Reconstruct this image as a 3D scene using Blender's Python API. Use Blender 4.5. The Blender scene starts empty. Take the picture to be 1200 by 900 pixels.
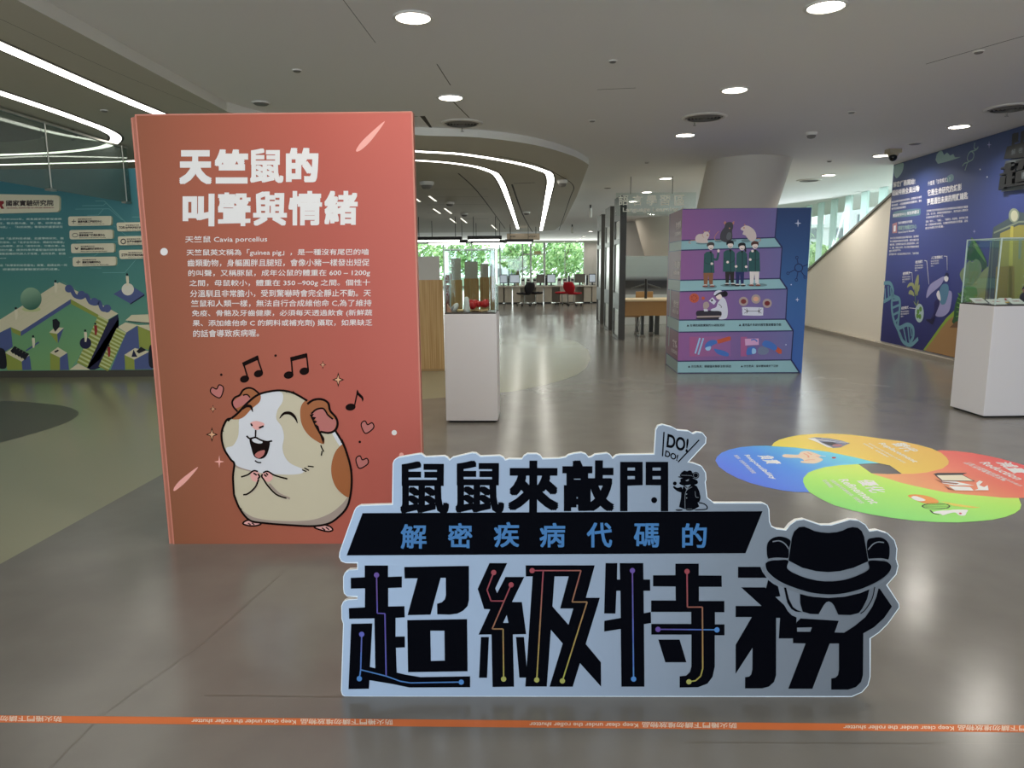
import bpy, bmesh, math, random
from mathutils import Vector, Matrix
from mathutils.geometry import tessellate_polygon

random.seed(7)
SC = bpy.context.scene
COL = SC.collection

# ------------------------------------------------------------------ camera
FPX = 832.0                                   # focal length in pixels of a 1200 px wide frame
NAD = (638.0, 5500.0)                         # vanishing point of the verticals
CAM_Z = 1.5
_D = math.hypot(NAD[0] - 600, NAD[1] - 450)
PITCH = math.atan(FPX / _D)
ROLL = math.atan2(NAD[0] - 600, NAD[1] - 450)
FWD = Vector((0, math.cos(PITCH), -math.sin(PITCH)))
_U0 = Vector((0, math.sin(PITCH), math.cos(PITCH)))
_R0 = Vector((1, 0, 0))
RGT = math.cos(ROLL) * _R0 - math.sin(ROLL) * _U0
UPV = math.sin(ROLL) * _R0 + math.cos(ROLL) * _U0
CPOS = Vector((0, 0, CAM_Z))
cd = bpy.data.cameras.new('camera')
cam = bpy.data.objects.new('camera', cd)
COL.objects.link(cam)
cd.sensor_width = 36.0
cd.lens = 36.0 * FPX / 1200.0
cd.clip_end = 400
M = Matrix((RGT, UPV, -FWD)).transposed().to_4x4()
M.translation = CPOS
cam.matrix_world = M
SC.camera = cam

# ------------------------------------------------------------------ world, exposure, big lights
SC.view_settings.view_transform = 'Standard'
SC.view_settings.look = 'None'
SC.view_settings.gamma = 1.0
SC.view_settings.use_curve_mapping = False
SC.view_settings.exposure = 0.0
SC.cycles.use_denoising = True
SC.cycles.max_bounces = 8
SC.cycles.diffuse_bounces = 4
SC.cycles.glossy_bounces = 4
SC.cycles.transparent_max_bounces = 16
SC.cycles.sample_clamp_indirect = 4.0
w = bpy.data.worlds.new('sky')
SC.world = w
w.use_nodes = True
bg = w.node_tree.nodes['Background']
bg.inputs[0].default_value = (0.86, 0.95, 1.0, 1)
SKY = 3.2
bg.inputs[1].default_value = SKY


def area(name, loc, target, sx, sy, watts, color, shape='RECTANGLE'):
    l = bpy.data.lights.new(name, 'AREA')
    l.shape = shape
    l.size = sx
    if shape in ('RECTANGLE', 'ELLIPSE'):
        l.size_y = sy
    l.energy = watts
    l.color = color
    o = bpy.data.objects.new(name, l)
    COL.objects.link(o)
    o.location = loc
    d = Vector(target) - Vector(loc)
    o.rotation_euler = d.to_track_quat('-Z', 'Y').to_euler()
    return o


# daylight through the entrance glazing behind the viewer and along the right-hand facade
area('entrance_daylight', (-2.0, -6.6, 1.9), (0.5, 6, 1.1), 9.0, 2.6, 420, (0.76, 0.88, 1.0))
area('facade_daylight', (9.6, 17.0, 2.0), (3.0, 15.0, 0.5), 14.0, 2.2, 260, (0.88, 0.95, 1.0))
area('far_glazing_daylight', (0.5, 49.3, 1.6), (0.5, 30, 0.9), 22.0, 2.6, 900, (0.92, 1.0, 0.95))
DOWNLIGHT_W = 15.0
GRID_AND_FILL_LAMPS = [(-0.62, 2.9), (2.0, 2.8), (-0.62, 0.3), (2.0, 0.3), (-0.62, -2.4), (2.0, -2.4), (4.9, 6.8), (4.8, 4.3), (4.7, 1.5), (6.2, 18.5), (6.5, 23), (6.9, 28), (7.4, 34), (7.8, 41), (6.0, 48), (6.0, 52.8), (4.0, 27.2), (-5, 3), (-8, 6), (-5, 15), (-5, 22), (-4, 30)]

# ------------------------------------------------------------------ measuring helpers
def ray(px, py):
    return FWD + (px - 600) / FPX * RGT - (py - 450) / FPX * UPV


def at_z(px, py, z):
    d = ray(px, py)
    return CPOS + d * ((z - CAM_Z) / d.z)


def at_y(px, py, y):
    d = ray(px, py)
    return CPOS + d * (y / d.y)


class Face:
    """a flat surface in the room with its own axes: u along, v up the surface, n out of it"""

    def __init__(s, o, u, v):
        s.o = Vector(o)
        s.u = Vector(u).normalized()
        s.v = Vector(v).normalized()
        s.n = s.u.cross(s.v).normalized()

    def uv(s, px, py):
        d = ray(px, py)
        t = (s.o - CPOS).dot(s.n) / d.dot(s.n)
        p = CPOS + d * t - s.o
        return (p.dot(s.u), p.dot(s.v))

    def P(s, u, v, d=0.0):
        return s.o + s.u * u + s.v * v + s.n * d


def zm(x0, y0, k):
    """points read off an enlarged detail whose corner is x0,y0 and whose enlargement is k"""
    return lambda pts: [(x0 + a / k, y0 + b / k) for a, b in pts]


# ------------------------------------------------------------------ materials
def lin(c):
    c = c / 255.0
    return c / 12.92 if c <= 0.04045 else ((c + 0.055) / 1.055) ** 2.4


GAIN = 1.2
_mats = {}


def rgb(c, gain=None):
    g = GAIN if gain is None else gain
    return tuple(min(0.95, lin(x) * g) for x in c) + (1,)


def mat(name, c, rough=0.55, metal=0.0, gain=None, spec=0.4, bump=0.0, bscale=40.0):
    if name in _mats:
        return _mats[name]
    m = bpy.data.materials.new(name)
    m.use_nodes = True
    nt = m.node_tree
    b = nt.nodes['Principled BSDF']
    b.inputs['Base Color'].default_value = rgb(c, gain)
    b.inputs['Roughness'].default_value = rough
    b.inputs['Metallic'].default_value = metal
    b.inputs['Specular IOR Level'].default_value = spec
    if bump:
        tc = nt.nodes.new('ShaderNodeTexCoord')
        n = nt.nodes.new('ShaderNodeTexNoise')
        n.inputs['Scale'].default_value = bscale
        n.inputs['Detail'].default_value = 4
        bp = nt.nodes.new('ShaderNodeBump')
        bp.inputs['Strength'].default_value = bump
        bp.inputs['Distance'].default_value = 0.01
        nt.links.new(tc.outputs['Object'], n.inputs['Vector'])
        nt.links.new(n.outputs['Fac'], bp.inputs['Height'])
        nt.links.new(bp.outputs['Normal'], b.inputs['Normal'])
    _mats[name] = m
    return m


def gmat(name, stops, axis=(1, 0, 0), rough=0.5, gain=None, spec=0.4):
    """colour gradient: stops [(t, colour)], axis weights on the print's own 0..1 box"""
    if name in _mats:
        return _mats[name]
    m = mat(name, (128, 128, 128), rough, spec=spec)
    nt = m.node_tree
    b = nt.nodes['Principled BSDF']
    tc = nt.nodes.new('ShaderNodeTexCoord')
    dp = nt.nodes.new('ShaderNodeVectorMath')
    dp.operation = 'DOT_PRODUCT'
    dp.inputs[1].default_value = axis
    cr = nt.nodes.new('ShaderNodeValToRGB')
    e = cr.color_ramp.elements
    while len(e) < len(stops):
        e.new(0.5)
    for i, (t, c) in enumerate(stops):
        e[i].position = t
        e[i].color = rgb(c, gain)
    nt.links.new(tc.outputs['Generated'], dp.inputs[0])
    nt.links.new(dp.outputs['Value'], cr.inputs['Fac'])
    nt.links.new(cr.outputs['Color'], b.inputs['Base Color'])
    return m


def glow(name, c, strength):
    if name in _mats:
        return _mats[name]
    m = bpy.data.materials.new(name)
    m.use_nodes = True
    b = m.node_tree.nodes['Principled BSDF']
    b.inputs['Base Color'].default_value = (0.8, 0.8, 0.8, 1)
    b.inputs['Emission Color'].default_value = tuple(lin(x) for x in c) + (1,)
    b.inputs['Emission Strength'].default_value = strength
    _mats[name] = m
    return m


def glass(name, tint=(255, 255, 255), refl=0.05, edge=0.35, haze=0.0):
    if name in _mats:
        return _mats[name]
    m = bpy.data.materials.new(name)
    m.use_nodes = True
    nt = m.node_tree
    nt.nodes.remove(nt.nodes['Principled BSDF'])
    out = nt.nodes['Material Output']
    tr = nt.nodes.new('ShaderNodeBsdfTransparent')
    tr.inputs[0].default_value = tuple(lin(x) for x in tint) + (1,)
    gl = nt.nodes.new('ShaderNodeBsdfGlossy')
    gl.inputs['Roughness'].default_value = 0.02
    lw = nt.nodes.new('ShaderNodeLayerWeight')
    lw.inputs[0].default_value = 0.15
    mr = nt.nodes.new('ShaderNodeMapRange')
    mr.inputs['To Min'].default_value = refl
    mr.inputs['To Max'].default_value = edge
    mx = nt.nodes.new('ShaderNodeMixShader')
    nt.links.new(lw.outputs['Fresnel'], mr.inputs['Value'])
    nt.links.new(mr.outputs[0], mx.inputs[0])
    nt.links.new(tr.outputs[0], mx.inputs[1])
    nt.links.new(gl.outputs[0], mx.inputs[2])
    last = mx
    if haze:
        df = nt.nodes.new('ShaderNodeBsdfDiffuse')
        df.inputs[0].default_value = (0.75, 0.8, 0.8, 1)
        m2 = nt.nodes.new('ShaderNodeMixShader')
        m2.inputs[0].default_value = haze
        nt.links.new(mx.outputs[0], m2.inputs[1])
        nt.links.new(df.outputs[0], m2.inputs[2])
        last = m2
    nt.links.new(last.outputs[0], out.inputs[0])
    _mats[name] = m
    return m


# ------------------------------------------------------------------ mesh building
class MB:
    def __init__(s):
        s.v, s.f, s.m, s.s, s.mats = [], [], [], [], []

    def add(s, vs, fs, m, smooth=False):
        k = len(s.v)
        s.v.extend(Vector(p) for p in vs)
        if m not in s.mats:
            s.mats.append(m)
        i = s.mats.index(m)
        for f in fs:
            s.f.append([q + k for q in f])
            s.m.append(i)
            s.s.append(smooth)
        return s

    def box(s, c, sz, m, rz=0.0, taper=1.0):
        x, y, z = sz[0] / 2, sz[1] / 2, sz[2] / 2
        R = Matrix.Rotation(rz, 3, 'Z')
        c = Vector(c)
        vs = []
        for dz in (-1, 1):
            k = 1.0 if dz < 0 else taper
            for dx, dy in ((-1, -1), (1, -1), (1, 1), (-1, 1)):
                vs.append(c + R @ Vector((dx * x * k, dy * y * k, dz * z)))
        return s.add(vs, [(0, 3, 2, 1), (4, 5, 6, 7), (0, 1, 5, 4), (1, 2, 6, 5), (2, 3, 7, 6), (3, 0, 4, 7)], m)

    def cyl(s, p0, p1, r0, m, r1=None, n=20, caps=True):
        r1 = r0 if r1 is None else r1
        p0, p1 = Vector(p0), Vector(p1)
        d = (p1 - p0).normalized()
        a = d.orthogonal().normalized()
        b = d.cross(a)
        vs = []
        for p, r in ((p0, r0), (p1, r1)):
            for i in range(n):
                t = 2 * math.pi * i / n
                vs.append(p + a * (r * math.cos(t)) + b * (r * math.sin(t)))
        s.add(vs, [(i, (i + 1) % n, n + (i + 1) % n, n + i) for i in range(n)], m, True)
        if caps:
            s.add(vs[:n], [tuple(range(n - 1, -1, -1))], m)
            s.add(vs[n:], [tuple(range(n))], m)
        return s

    def lathe(s, prof, c, m, n=24, smooth=True):
        c = Vector(c)
        vs, fs = [], []
        for r, z in prof:
            for i in range(n):
                t = 2 * math.pi * i / n
                vs.append(c + Vector((r * math.cos(t), r * math.sin(t), z)))
        for j in range(len(prof) - 1):
            for i in range(n):
                k = (i + 1) % n
                fs.append((j * n + i, j * n + k, (j + 1) * n + k, (j + 1) * n + i))
        return s.add(vs, fs, m, smooth)

    def tube(s, pts, r, m, n=8):
        pts = [Vector(p) for p in pts]
        for a, b in zip(pts, pts[1:]):
            s.cyl(a, b, r, m, n=n)
        return s

    def ball(s, c, r, m, sq=(1, 1, 1), rot=None, nu=16, nv=10, jit=0.0):
        c = Vector(c)
        vs, fs = [], []
        for j in range(nv + 1):
            t = math.pi * j / nv
            for i in range(nu):
                p = 2 * math.pi * i / nu
                k = 1 + random.uniform(-jit, jit)
                q = Vector((math.sin(t) * math.cos(p) * sq[0], math.sin(t) * math.sin(p) * sq[1], math.cos(t) * sq[2])) * (r * k)
                if rot:
                    q = rot @ q
                vs.append(c + q)
        for j in range(nv):
            for i in range(nu):
                k = (i + 1) % nu
                fs.append((j * nu + i, (j + 1) * nu + i, (j + 1) * nu + k, j * nu + k))
        return s.add(vs, fs, m, True)

    def prism(s, face, uvs, d0, d1, m, mside=None):
        n = len(uvs)
        a = [face.P(u, v, d0) for u, v in uvs]
        b = [face.P(u, v, d1) for u, v in uvs]
        tr = tessellate_polygon([[Vector((u, v, 0)) for u, v in uvs]])
        s.add(b, [tuple(t) for t in tr], m)
        s.add(a, [tuple(reversed(t)) for t in tr], m)
        s.add(a + b, [(i, (i + 1) % n, n + (i + 1) % n, n + i) for i in range(n)], mside or m)
        return s

    def build(s, name, root=None, bevel=0.0, normals=True):
        o0 = Vector((0, 0, 0))
        if root is not None:
            o0 = root.matrix_world.translation if root.parent is None and False else root_loc(root)
        me = bpy.data.meshes.new(name)
        me.from_pydata([p - o0 for p in s.v], [], s.f)
        for m in s.mats:
            me.materials.append(m)
        me.polygons.foreach_set('material_index', s.m)
        me.polygons.foreach_set('use_smooth', s.s)
        me.update()
        if normals:
            bm = bmesh.new()
            bm.from_mesh(me)
            bmesh.ops.recalc_face_normals(bm, faces=bm.faces)
            bm.to_mesh(me)
            bm.free()
        o = bpy.data.objects.new(name, me)
        COL.objects.link(o)
        if root is not None:
            o.parent = root
        if bevel:
            md = o.modifiers.new('edge', 'BEVEL')
            md.width = bevel
            md.segments = 2
            md.limit_method = 'ANGLE'
        return o


def root_loc(o):
    p = Vector((0, 0, 0))
    while o is not None:
        p = p + o.location
        o = o.parent
    return p


def tag(o, label=None, cat=None, group=None, kind=None):
    if label:
        o['label'] = label
    if cat:
        o['category'] = cat
    if group:
        o['group'] = group
    if kind:
        o['kind'] = kind
    return o


def thing(name, label, cat, loc=(0, 0, 0), group=None):
    o = bpy.data.objects.new(name, None)
    o.empty_display_size = 0.1
    COL.objects.link(o)
    o.location = loc
    return tag(o, label, cat, group)


def struct(o):
    o['kind'] = 'structure'
    return o


def dup(root, loc, rz=0.0, label=None):
    r = root.copy()
    COL.objects.link(r)
    r.location = loc
    r.rotation_euler = (0, 0, rz)
    if label:
        r['label'] = label
    for ch in list(root.children):
        c = ch.copy()
        COL.objects.link(c)
        c.parent = r
        for g in list(ch.children):
            d = g.copy()
            COL.objects.link(d)
            d.parent = c
    return r


# ------------------------------------------------------------------ flat printed art
_txt = {}


def glyphs(body, bold=0.0, res=3):
    body = ''.join('\uff0c' if c == ',' and i and ord(body[i - 1]) > 0x2e80 else '\uff1a' if c == ':' and ord(body[i - 1]) > 0x2e80 else c for i, c in enumerate(body))
    k = (body, bold, res)
    if k in _txt:
        return _txt[k]
    c = bpy.data.curves.new('t', 'FONT')
    c.body = body
    c.size = 1
    c.offset = bold
    c.resolution_u = res
    c.fill_mode = 'FRONT'
    o = bpy.data.objects.new('t', c)
    COL.objects.link(o)
    dg = bpy.context.evaluated_depsgraph_get()
    me = bpy.data.meshes.new_from_object(o.evaluated_get(dg))
    vs = [(v.co.x, v.co.y) for v in me.vertices]
    fs = [tuple(p.vertices) for p in me.polygons]
    bpy.data.objects.remove(o)
    bpy.data.curves.remove(c)
    bpy.data.meshes.remove(me)
    x0 = min(v[0] for v in vs)
    x1 = max(v[0] for v in vs)
    y0 = min(v[1] for v in vs)
    y1 = max(v[1] for v in vs)
    r = ([((a - x0) / (x1 - x0), (b - y0) / (y1 - y0)) for a, b in vs], fs)
    _txt[k] = r
    return r


def smooth(pts, closed=True, n=5):
    out = []
    N = len(pts)
    rng = range(N) if closed else range(N - 1)
    for i in rng:
        if closed:
            p0, p1, p2, p3 = pts[i - 1], pts[i], pts[(i + 1) % N], pts[(i + 2) % N]
        else:
            p0, p1, p2, p3 = pts[max(i - 1, 0)], pts[i], pts[i + 1], pts[min(i + 2, N - 1)]
        for k in range(n):
            t = k / n
            q = []
            for d in (0, 1):
                q.append(0.5 * (2 * p1[d] + (p2[d] - p0[d]) * t + (2 * p0[d] - 5 * p1[d] + 4 * p2[d] - p3[d]) * t * t + (3 * p1[d] - p0[d] - 3 * p2[d] + p3[d]) * t ** 3))
            out.append(tuple(q))
    if not closed:
        out.append(pts[-1])
    return out


class Art:
    """flat print on a face; every shape is laid a hair above the one before"""

    def __init__(s, face, step=0.0004, base=0.0):
        s.F, s.mb, s.step, s.base = face, MB(), step, base
        s.unit = None

    def h(s, layer):
        return s.base + s.step * layer

    def uvs(s, px):
        return [s.F.uv(x, y) for x, y in px]

    def poly_uv(s, uv, m, layer=1, holes=()):
        loops = [[Vector((a, b, 0)) for a, b in uv]] + [[Vector((a, b, 0)) for a, b in h] for h in holes]
        tr = tessellate_polygon(loops)
        flat = [p for l in loops for p in l]
        s.mb.add([s.F.P(p.x, p.y, s.h(layer)) for p in flat], [tuple(t) for t in tr], m)

    def poly(s, px, m, layer=1, sm=False, holes=()):
        if sm:
            px = smooth(px)
        s.poly_uv(s.uvs(px), m, layer, [s.uvs(h) for h in holes])

    def stroke_uv(s, uv, wd, m, layer=1, closed=False, taper=False):
        n = len(uv)
        L, R = [], []
        for i in range(n):
            a = uv[i - 1] if (i > 0 or closed) else uv[i]
            b = uv[(i + 1) % n] if (i < n - 1 or closed) else uv[i]
            dx, dy = b[0] - a[0], b[1] - a[1]
            l = math.hypot(dx, dy) or 1e-9
            # widen at corners so the stroke keeps its width
            ww = wd / 2
            if 0 < i < n - 1 or closed:
                e1 = (uv[i][0] - a[0], uv[i][1] - a[1])
                l1 = math.hypot(*e1) or 1e-9
                cs = abs((e1[0] * dx + e1[1] * dy) / (l1 * l))
                ww /= max(0.5, cs)
            if taper:
                ww *= 0.15 + 0.85 * math.sin(math.pi * i / (n - 1))
            L.append((uv[i][0] - dy / l * ww, uv[i][1] + dx / l * ww))
            R.append((uv[i][0] + dy / l * ww, uv[i][1] - dx / l * ww))
        vs = [s.F.P(a, b, s.h(layer)) for a, b in L + R]
        fs = [(i, (i + 1) % n, n + (i + 1) % n, n + i) for i in range(n if closed else n - 1)]
        s.mb.add(vs, fs, m)

    def stroke(s, px, wpx, m, layer=1, sm=True, closed=False, taper=False):
        if sm:
            px = smooth(px, closed)
        uv = s.uvs(px)
        a = s.F.uv(px[0][0] - 2, px[0][1] - 2)
        b = s.F.uv(px[0][0] + 2, px[0][1] + 2)
        wd = wpx * math.hypot(a[0] - b[0], a[1] - b[1]) / (4 * 1.41421)
        s.stroke_uv(uv, wd, m, layer, closed, taper)

    def disc(s, c, r, m, layer=1, ry=None, rot=0.0, n=20):
        ry = r if ry is None else ry
        pts = []
        for i in range(n):
            t = 2 * math.pi * i / n
            x, y = r * math.cos(t), ry * math.sin(t)
            pts.append((c[0] + x * math.cos(rot) - y * math.sin(rot), c[1] + x * math.sin(rot) + y * math.cos(rot)))
        s.poly(pts, m, layer)

    def ring(s, c, r, wpx, m, layer=1, ry=None, n=20):
        ry = r if ry is None else ry
        s.stroke([(c[0] + r * math.cos(2 * math.pi * i / n), c[1] + ry * math.sin(2 * math.pi * i / n)) for i in range(n)], wpx, m, layer, False, True)

    def star(s, c, r, m, layer=1, k=0.25, ry=None):
        ry = r * 1.25 if ry is None else ry
        pts = []
        for i in range(8):
            t = math.pi / 4 * i
            q = 1.0 if i % 2 == 0 else k
            pts.append((c[0] + r * q * math.cos(t), c[1] + ry * q * math.sin(t)))
        s.poly(pts, m, layer)

    def text(s, body, tl, tr, bl, m, layer=1, bold=0.0, res=3, fat=0.0):
        """lettering whose box has these top-left, top-right and bottom-left corners; fat = extra stroke in box heights"""
        few = False
        if bold > 0 and not fat and any(ord(q) > 0x2e80 for q in body):
            fat, bold, few = bold, 0.0, True
        vs, fs = glyphs(body, bold, res)
        a, b, c = Vector(s.F.uv(*tl)), Vector(s.F.uv(*tr)), Vector(s.F.uv(*bl))
        ax, ay = b - a, a - c
        offs = [(0, 0)]
        if fat:
            ex, ey = ax.normalized() * fat * ay.length, ay.normalized() * fat * ay.length
            offs = [(-1, 0), (1, 0), (0, 1), (0, -1)] if few else [(i, j) for i in (-1, 0, 1) for j in (-1, 0, 1)]
        for q, (i, j) in enumerate(offs):
            d = (ex * i + ey * j) if fat else Vector((0, 0))
            s.mb.add([s.F.P(*(c + ax * x + ay * y + d), s.h(layer) + 4e-5 * q) for x, y in vs], fs, m)

    def build(s, name, root=None):
        return s.mb.build(name, root, normals=False)

# ================================================================== THE ROOM
H = 3.25                # main ceiling
HI = 3.15               # underside of the lowered ceiling island
YF = 54.0               # far glazed wall
XL, XR, YB = -15.0, 10.2, -7.0


def cx(px, py):
    p = at_z(px, py, H)
    return (p.x, p.y)


def ix(px, py):
    p = at_z(px, py, HI)
    return (p.x, p.y)


FLOOR = Face((0, 0, 0), (1, 0, 0), (0, 1, 0))
CEIL = Face((0, 0, H), (1, 0, 0), (0, -1, 0))     # normal points down
ISL = Face((0, 0, HI), (1, 0, 0), (0, -1, 0))
WR_U = Vector((-0.0655, -1, 0)).normalized()      # along the right wall, towards the viewer
WALLR = Face((6.62 - 0.0655 * 9.55, 0, 0), WR_U, (0, 0, 1))
if WALLR.n.x > 0:
    WALLR.n = -WALLR.n
_p0 = at_z(0, 443, 0)
WLY = _p0.y
WALLL = Face((0, WLY, 0), (1, 0, 0), (0, 0, 1))

# floor ------------------------------------------------------------
m_floor = mat('vinyl_floor', (108, 100, 90), rough=0.34, gain=1.0, spec=0.5)
nt = m_floor.node_tree
b = nt.nodes['Principled BSDF']
tc = nt.nodes.new('ShaderNodeTexCoord')
n1 = nt.nodes.new('ShaderNodeTexNoise')
n1.inputs['Scale'].default_value = 1.3
n1.inputs['Detail'].default_value = 5
mr = nt.nodes.new('ShaderNodeMapRange')
mr.inputs['To Min'].default_value = 0.16
mr.inputs['To Max'].default_value = 0.25
nt.links.new(tc.outputs['Object'], n1.inputs['Vector'])
nt.links.new(n1.outputs['Fac'], mr.inputs['Value'])
nt.links.new(mr.outputs[0], b.inputs['Roughness'])
n2 = nt.nodes.new('ShaderNodeTexNoise')
n2.inputs['Scale'].default_value = 220
n2.inputs['Detail'].default_value = 2
bp = nt.nodes.new('ShaderNodeBump')
bp.inputs['Strength'].default_value = 0.05
bp.inputs['Distance'].default_value = 0.002
nt.links.new(tc.outputs['Object'], n2.inputs['Vector'])
nt.links.new(n2.outputs['Fac'], bp.inputs['Height'])
nt.links.new(bp.outputs['Normal'], b.inputs['Normal'])
n3 = nt.nodes.new('ShaderNodeTexNoise')
n3.inputs['Scale'].default_value = 2.2
n3.inputs['Detail'].default_value = 8
cr = nt.nodes.new('ShaderNodeValToRGB')
cr.color_ramp.elements[0].position = 0.3
cr.color_ramp.elements[0].color = rgb((117, 113, 107), 1.0)
cr.color_ramp.elements[1].position = 0.7
cr.color_ramp.elements[1].color = rgb((129, 125, 118), 1.0)
nt.links.new(tc.outputs['Object'], n3.inputs['Vector'])
nt.links.new(n3.outputs['Fac'], cr.inputs['Fac'])
nt.links.new(cr.outputs['Color'], b.inputs['Base Color'])
m_floor_light = mat('vinyl_floor_pale', (152, 149, 126), rough=0.2, gain=1.0, spec=0.5, bump=0.015, bscale=200)
m_floor_dark = mat('vinyl_floor_charcoal', (88, 86, 78), rough=0.4, gain=1.0, spec=0.45)
m_seam = mat('floor_seam', (110, 103, 93), rough=0.3, gain=0.95)

mb = MB()
mb.box((-2.0, (YF + YB) / 2, -0.1), (28, YF - YB, 0.2), m_floor)
struct(mb.build('floor'))
fl = Art(FLOOR, step=0.0006)
zone = [(-15, 1.0), (-2.7, 1.0), (-2.66, 3.5), (-2.6, 5.16), (-2.2, 6.6), (-1.056, 8.06), (-0.6, 8.25), (0.0, 8.53)] + [tuple(at_z(*q, 0))[:2] for q in ((620, 455), (640, 450.7), (660, 445), (677, 438.7), (687, 431), (692, 420), (690, 410), (675, 400), (640, 392))] + [(-4, 16.5), (-15, 16.5)]
zone = [(-15, 2.2)] + [(-2.67, 2.2)] + zone[2:]
fl.poly_uv(zone, m_floor_light, 1)
struct(fl.build('floor_inlay'))
fl = Art(FLOOR, step=0.0006)
fl.poly([(0, 470), (40, 472), (75, 476), (92, 484), (80, 494), (50, 505), (0, 519), (-60, 536), (-160, 545), (-220, 525), (-180, 490), (-80, 473)], m_floor_dark, 2, sm=True)
struct(fl.build('floor_inlay'))
fl = Art(FLOOR, step=0.0005)
for a in ([(0, 960), (120, 838), (240, 752), (330, 672)], [(240, 815), (420, 817)], [(800, 870), (1200, 872)]):
    fl.stroke(a, 1.0, m_seam, 1, sm=False)
struct(fl.build('floor_seams'))

# ceiling ----------------------------------------------------------
m_ceil = mat('ceiling_paint', (234, 232, 230), rough=0.75, gain=1.0, spec=0.2)
m_isl = mat('ceiling_island_paint', (198, 192, 178), rough=0.7, gain=1.0, spec=0.2)
m_isl_edge = mat('ceiling_island_edge', (225, 222, 212), rough=0.7, gain=1.0)
m_line = mat('ceiling_joint', (70, 66, 60), rough=0.8, gain=1.0)
m_led = glow('led_strip', (255, 252, 240), 6.0)
m_dark = mat('painted_void', (38, 37, 34), rough=0.8, gain=1.0)
mb = MB()
mb.box((-2.4, (YF + YB) / 2, H + 0.1), (27.2, YF - YB, 0.2), m_ceil)
struct(mb.build('ceiling'))
edge = [ix(14.6, 0), ix(150, 71), ix(271, 133)]
e0 = edge[0]
isl_edge = [(-3.05, YB)] + [(-3.04, 4.7), (-3.0, 7.9)] + smooth([(-3.0, 7.9), (-2.6, 8.65), ix(480, 158), ix(560, 161), ix(627, 170), ix(672, 183), ix(690, 193)], False, 5)[1:] + [ix(676, 230), ix(660, 262)] + [(2.0, 33.0), (1.4, 34.2), (-0.5, 34.6), (-3.0, 34.6)]
mb = MB()
mb.prism(Face((0, 0, HI), (1, 0, 0), (0, 1, 0)), isl_edge + [(-14.9, 34.6), (-14.9, YB)], 0, H - HI - 0.001, m_isl, m_isl_edge)
struct(mb.build('ceiling_island'))

# joints and details drawn on the ceilings
cl = Art(CEIL, step=0.0006)
for a in ([(395, -10), (440, 50)], [(512, 75), (528, 100)], [(530, 118), (550, 138)], [(1085, 75), (1200, 42)], [(700, 105), (745, 103)]):
    cl.stroke(a, 0.45, m_line, 1, sm=False)
cl.stroke([(480, 137), (495, 136), (506, 151), (470, 152)], 0.9, m_line, 1, sm=False)
struct(cl.build('ceiling_joints'))
cl = Art(ISL, step=0.0006)
for a in ([(0, 22), (130, 82), (250, 131)], [(585, 183), (627, 192), (658, 207), (672, 218), (668, 232), (655, 270)], [(600, 216), (612, 250), (624, 272)], [(537, 203), (560, 225), (592, 268)]):
    cl.stroke(a, 0.35, m_line, 1, sm=True)
cl.stroke([(84, 151), (90, 157), (89, 161), (84, 165)], 0.9, m_line, 1)
cl.stroke([(602, 215), (627, 214)], 0.6, m_line, 1, sm=False)
for yy in (222, 231, 240, 249, 257):
    cl.stroke([(500, yy), (572, yy - 0.5)], 0.2, m_line, 1, sm=False)
struct(cl.build('ceiling_joints'))
cl = Art(ISL, step=0.004)
cl.poly([(-60, 118), (0, 138), (30, 147), (48, 153), (54, 157.5), (47, 162), (25, 165), (0, 166), (-60, 166)], m_dark, 1, sm=False)  # flat dark sheet painted in for the shade inside the opening
struct(cl.build('ceiling_recess_shade'))


def strip_light(name, label, px_or_xy, wd):
    pts = smooth(px_or_xy, False, 6)
    t = thing(name, label, 'light strip', (pts[0][0], pts[0][1], HI), 'curved light strips in the ceiling')
    f = Face((0, 0, HI), (1, 0, 0), (0, -1, 0))
    a = Art(f, step=0.001)
    uv = [(x, -y) for x, y in pts]
    a.stroke_uv(uv, wd + 0.06, m_line, 4)
    a.build('strip_frame', t)
    a = Art(f, step=0.001)
    a.stroke_uv(uv, wd, m_led, 8)
    a.build('diffuser', t)


ya = ix(190, 134)
strip_light('light_strip', 'outer long curved white light strip passing above the coral board', [(ya[0] - 0.02, 2.0), (ya[0] - 0.01, 4.0), ya, (-3.4, 8.6), (-2.6, 9.5), ix(480, 176), ix(540, 180), ix(600, 189.5), ix(632, 198), ix(645, 208), ix(641, 235), ix(634, 270)], 0.13)
strip_light('light_strip', 'inner curved white light strip beyond the coral board, bending towards the windows', [ix(-20, 193), ix(60, 191), ix(160, 188), (-3.5, 10.75), ix(480, 187), ix(540, 192), ix(571, 199), ix(585, 209), ix(596, 235), ix(607, 268)], 0.11)
strip_light('light_strip', 'hairpin shaped white light strip at the left edge above the teal mural', [ix(-60, 88), ix(0, 108), ix(60, 128), ix(100, 142.5), ix(124, 152), ix(136, 161), ix(126, 170), ix(95, 175.5), ix(50, 179), ix(-20, 181.5)], 0.12)

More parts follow.
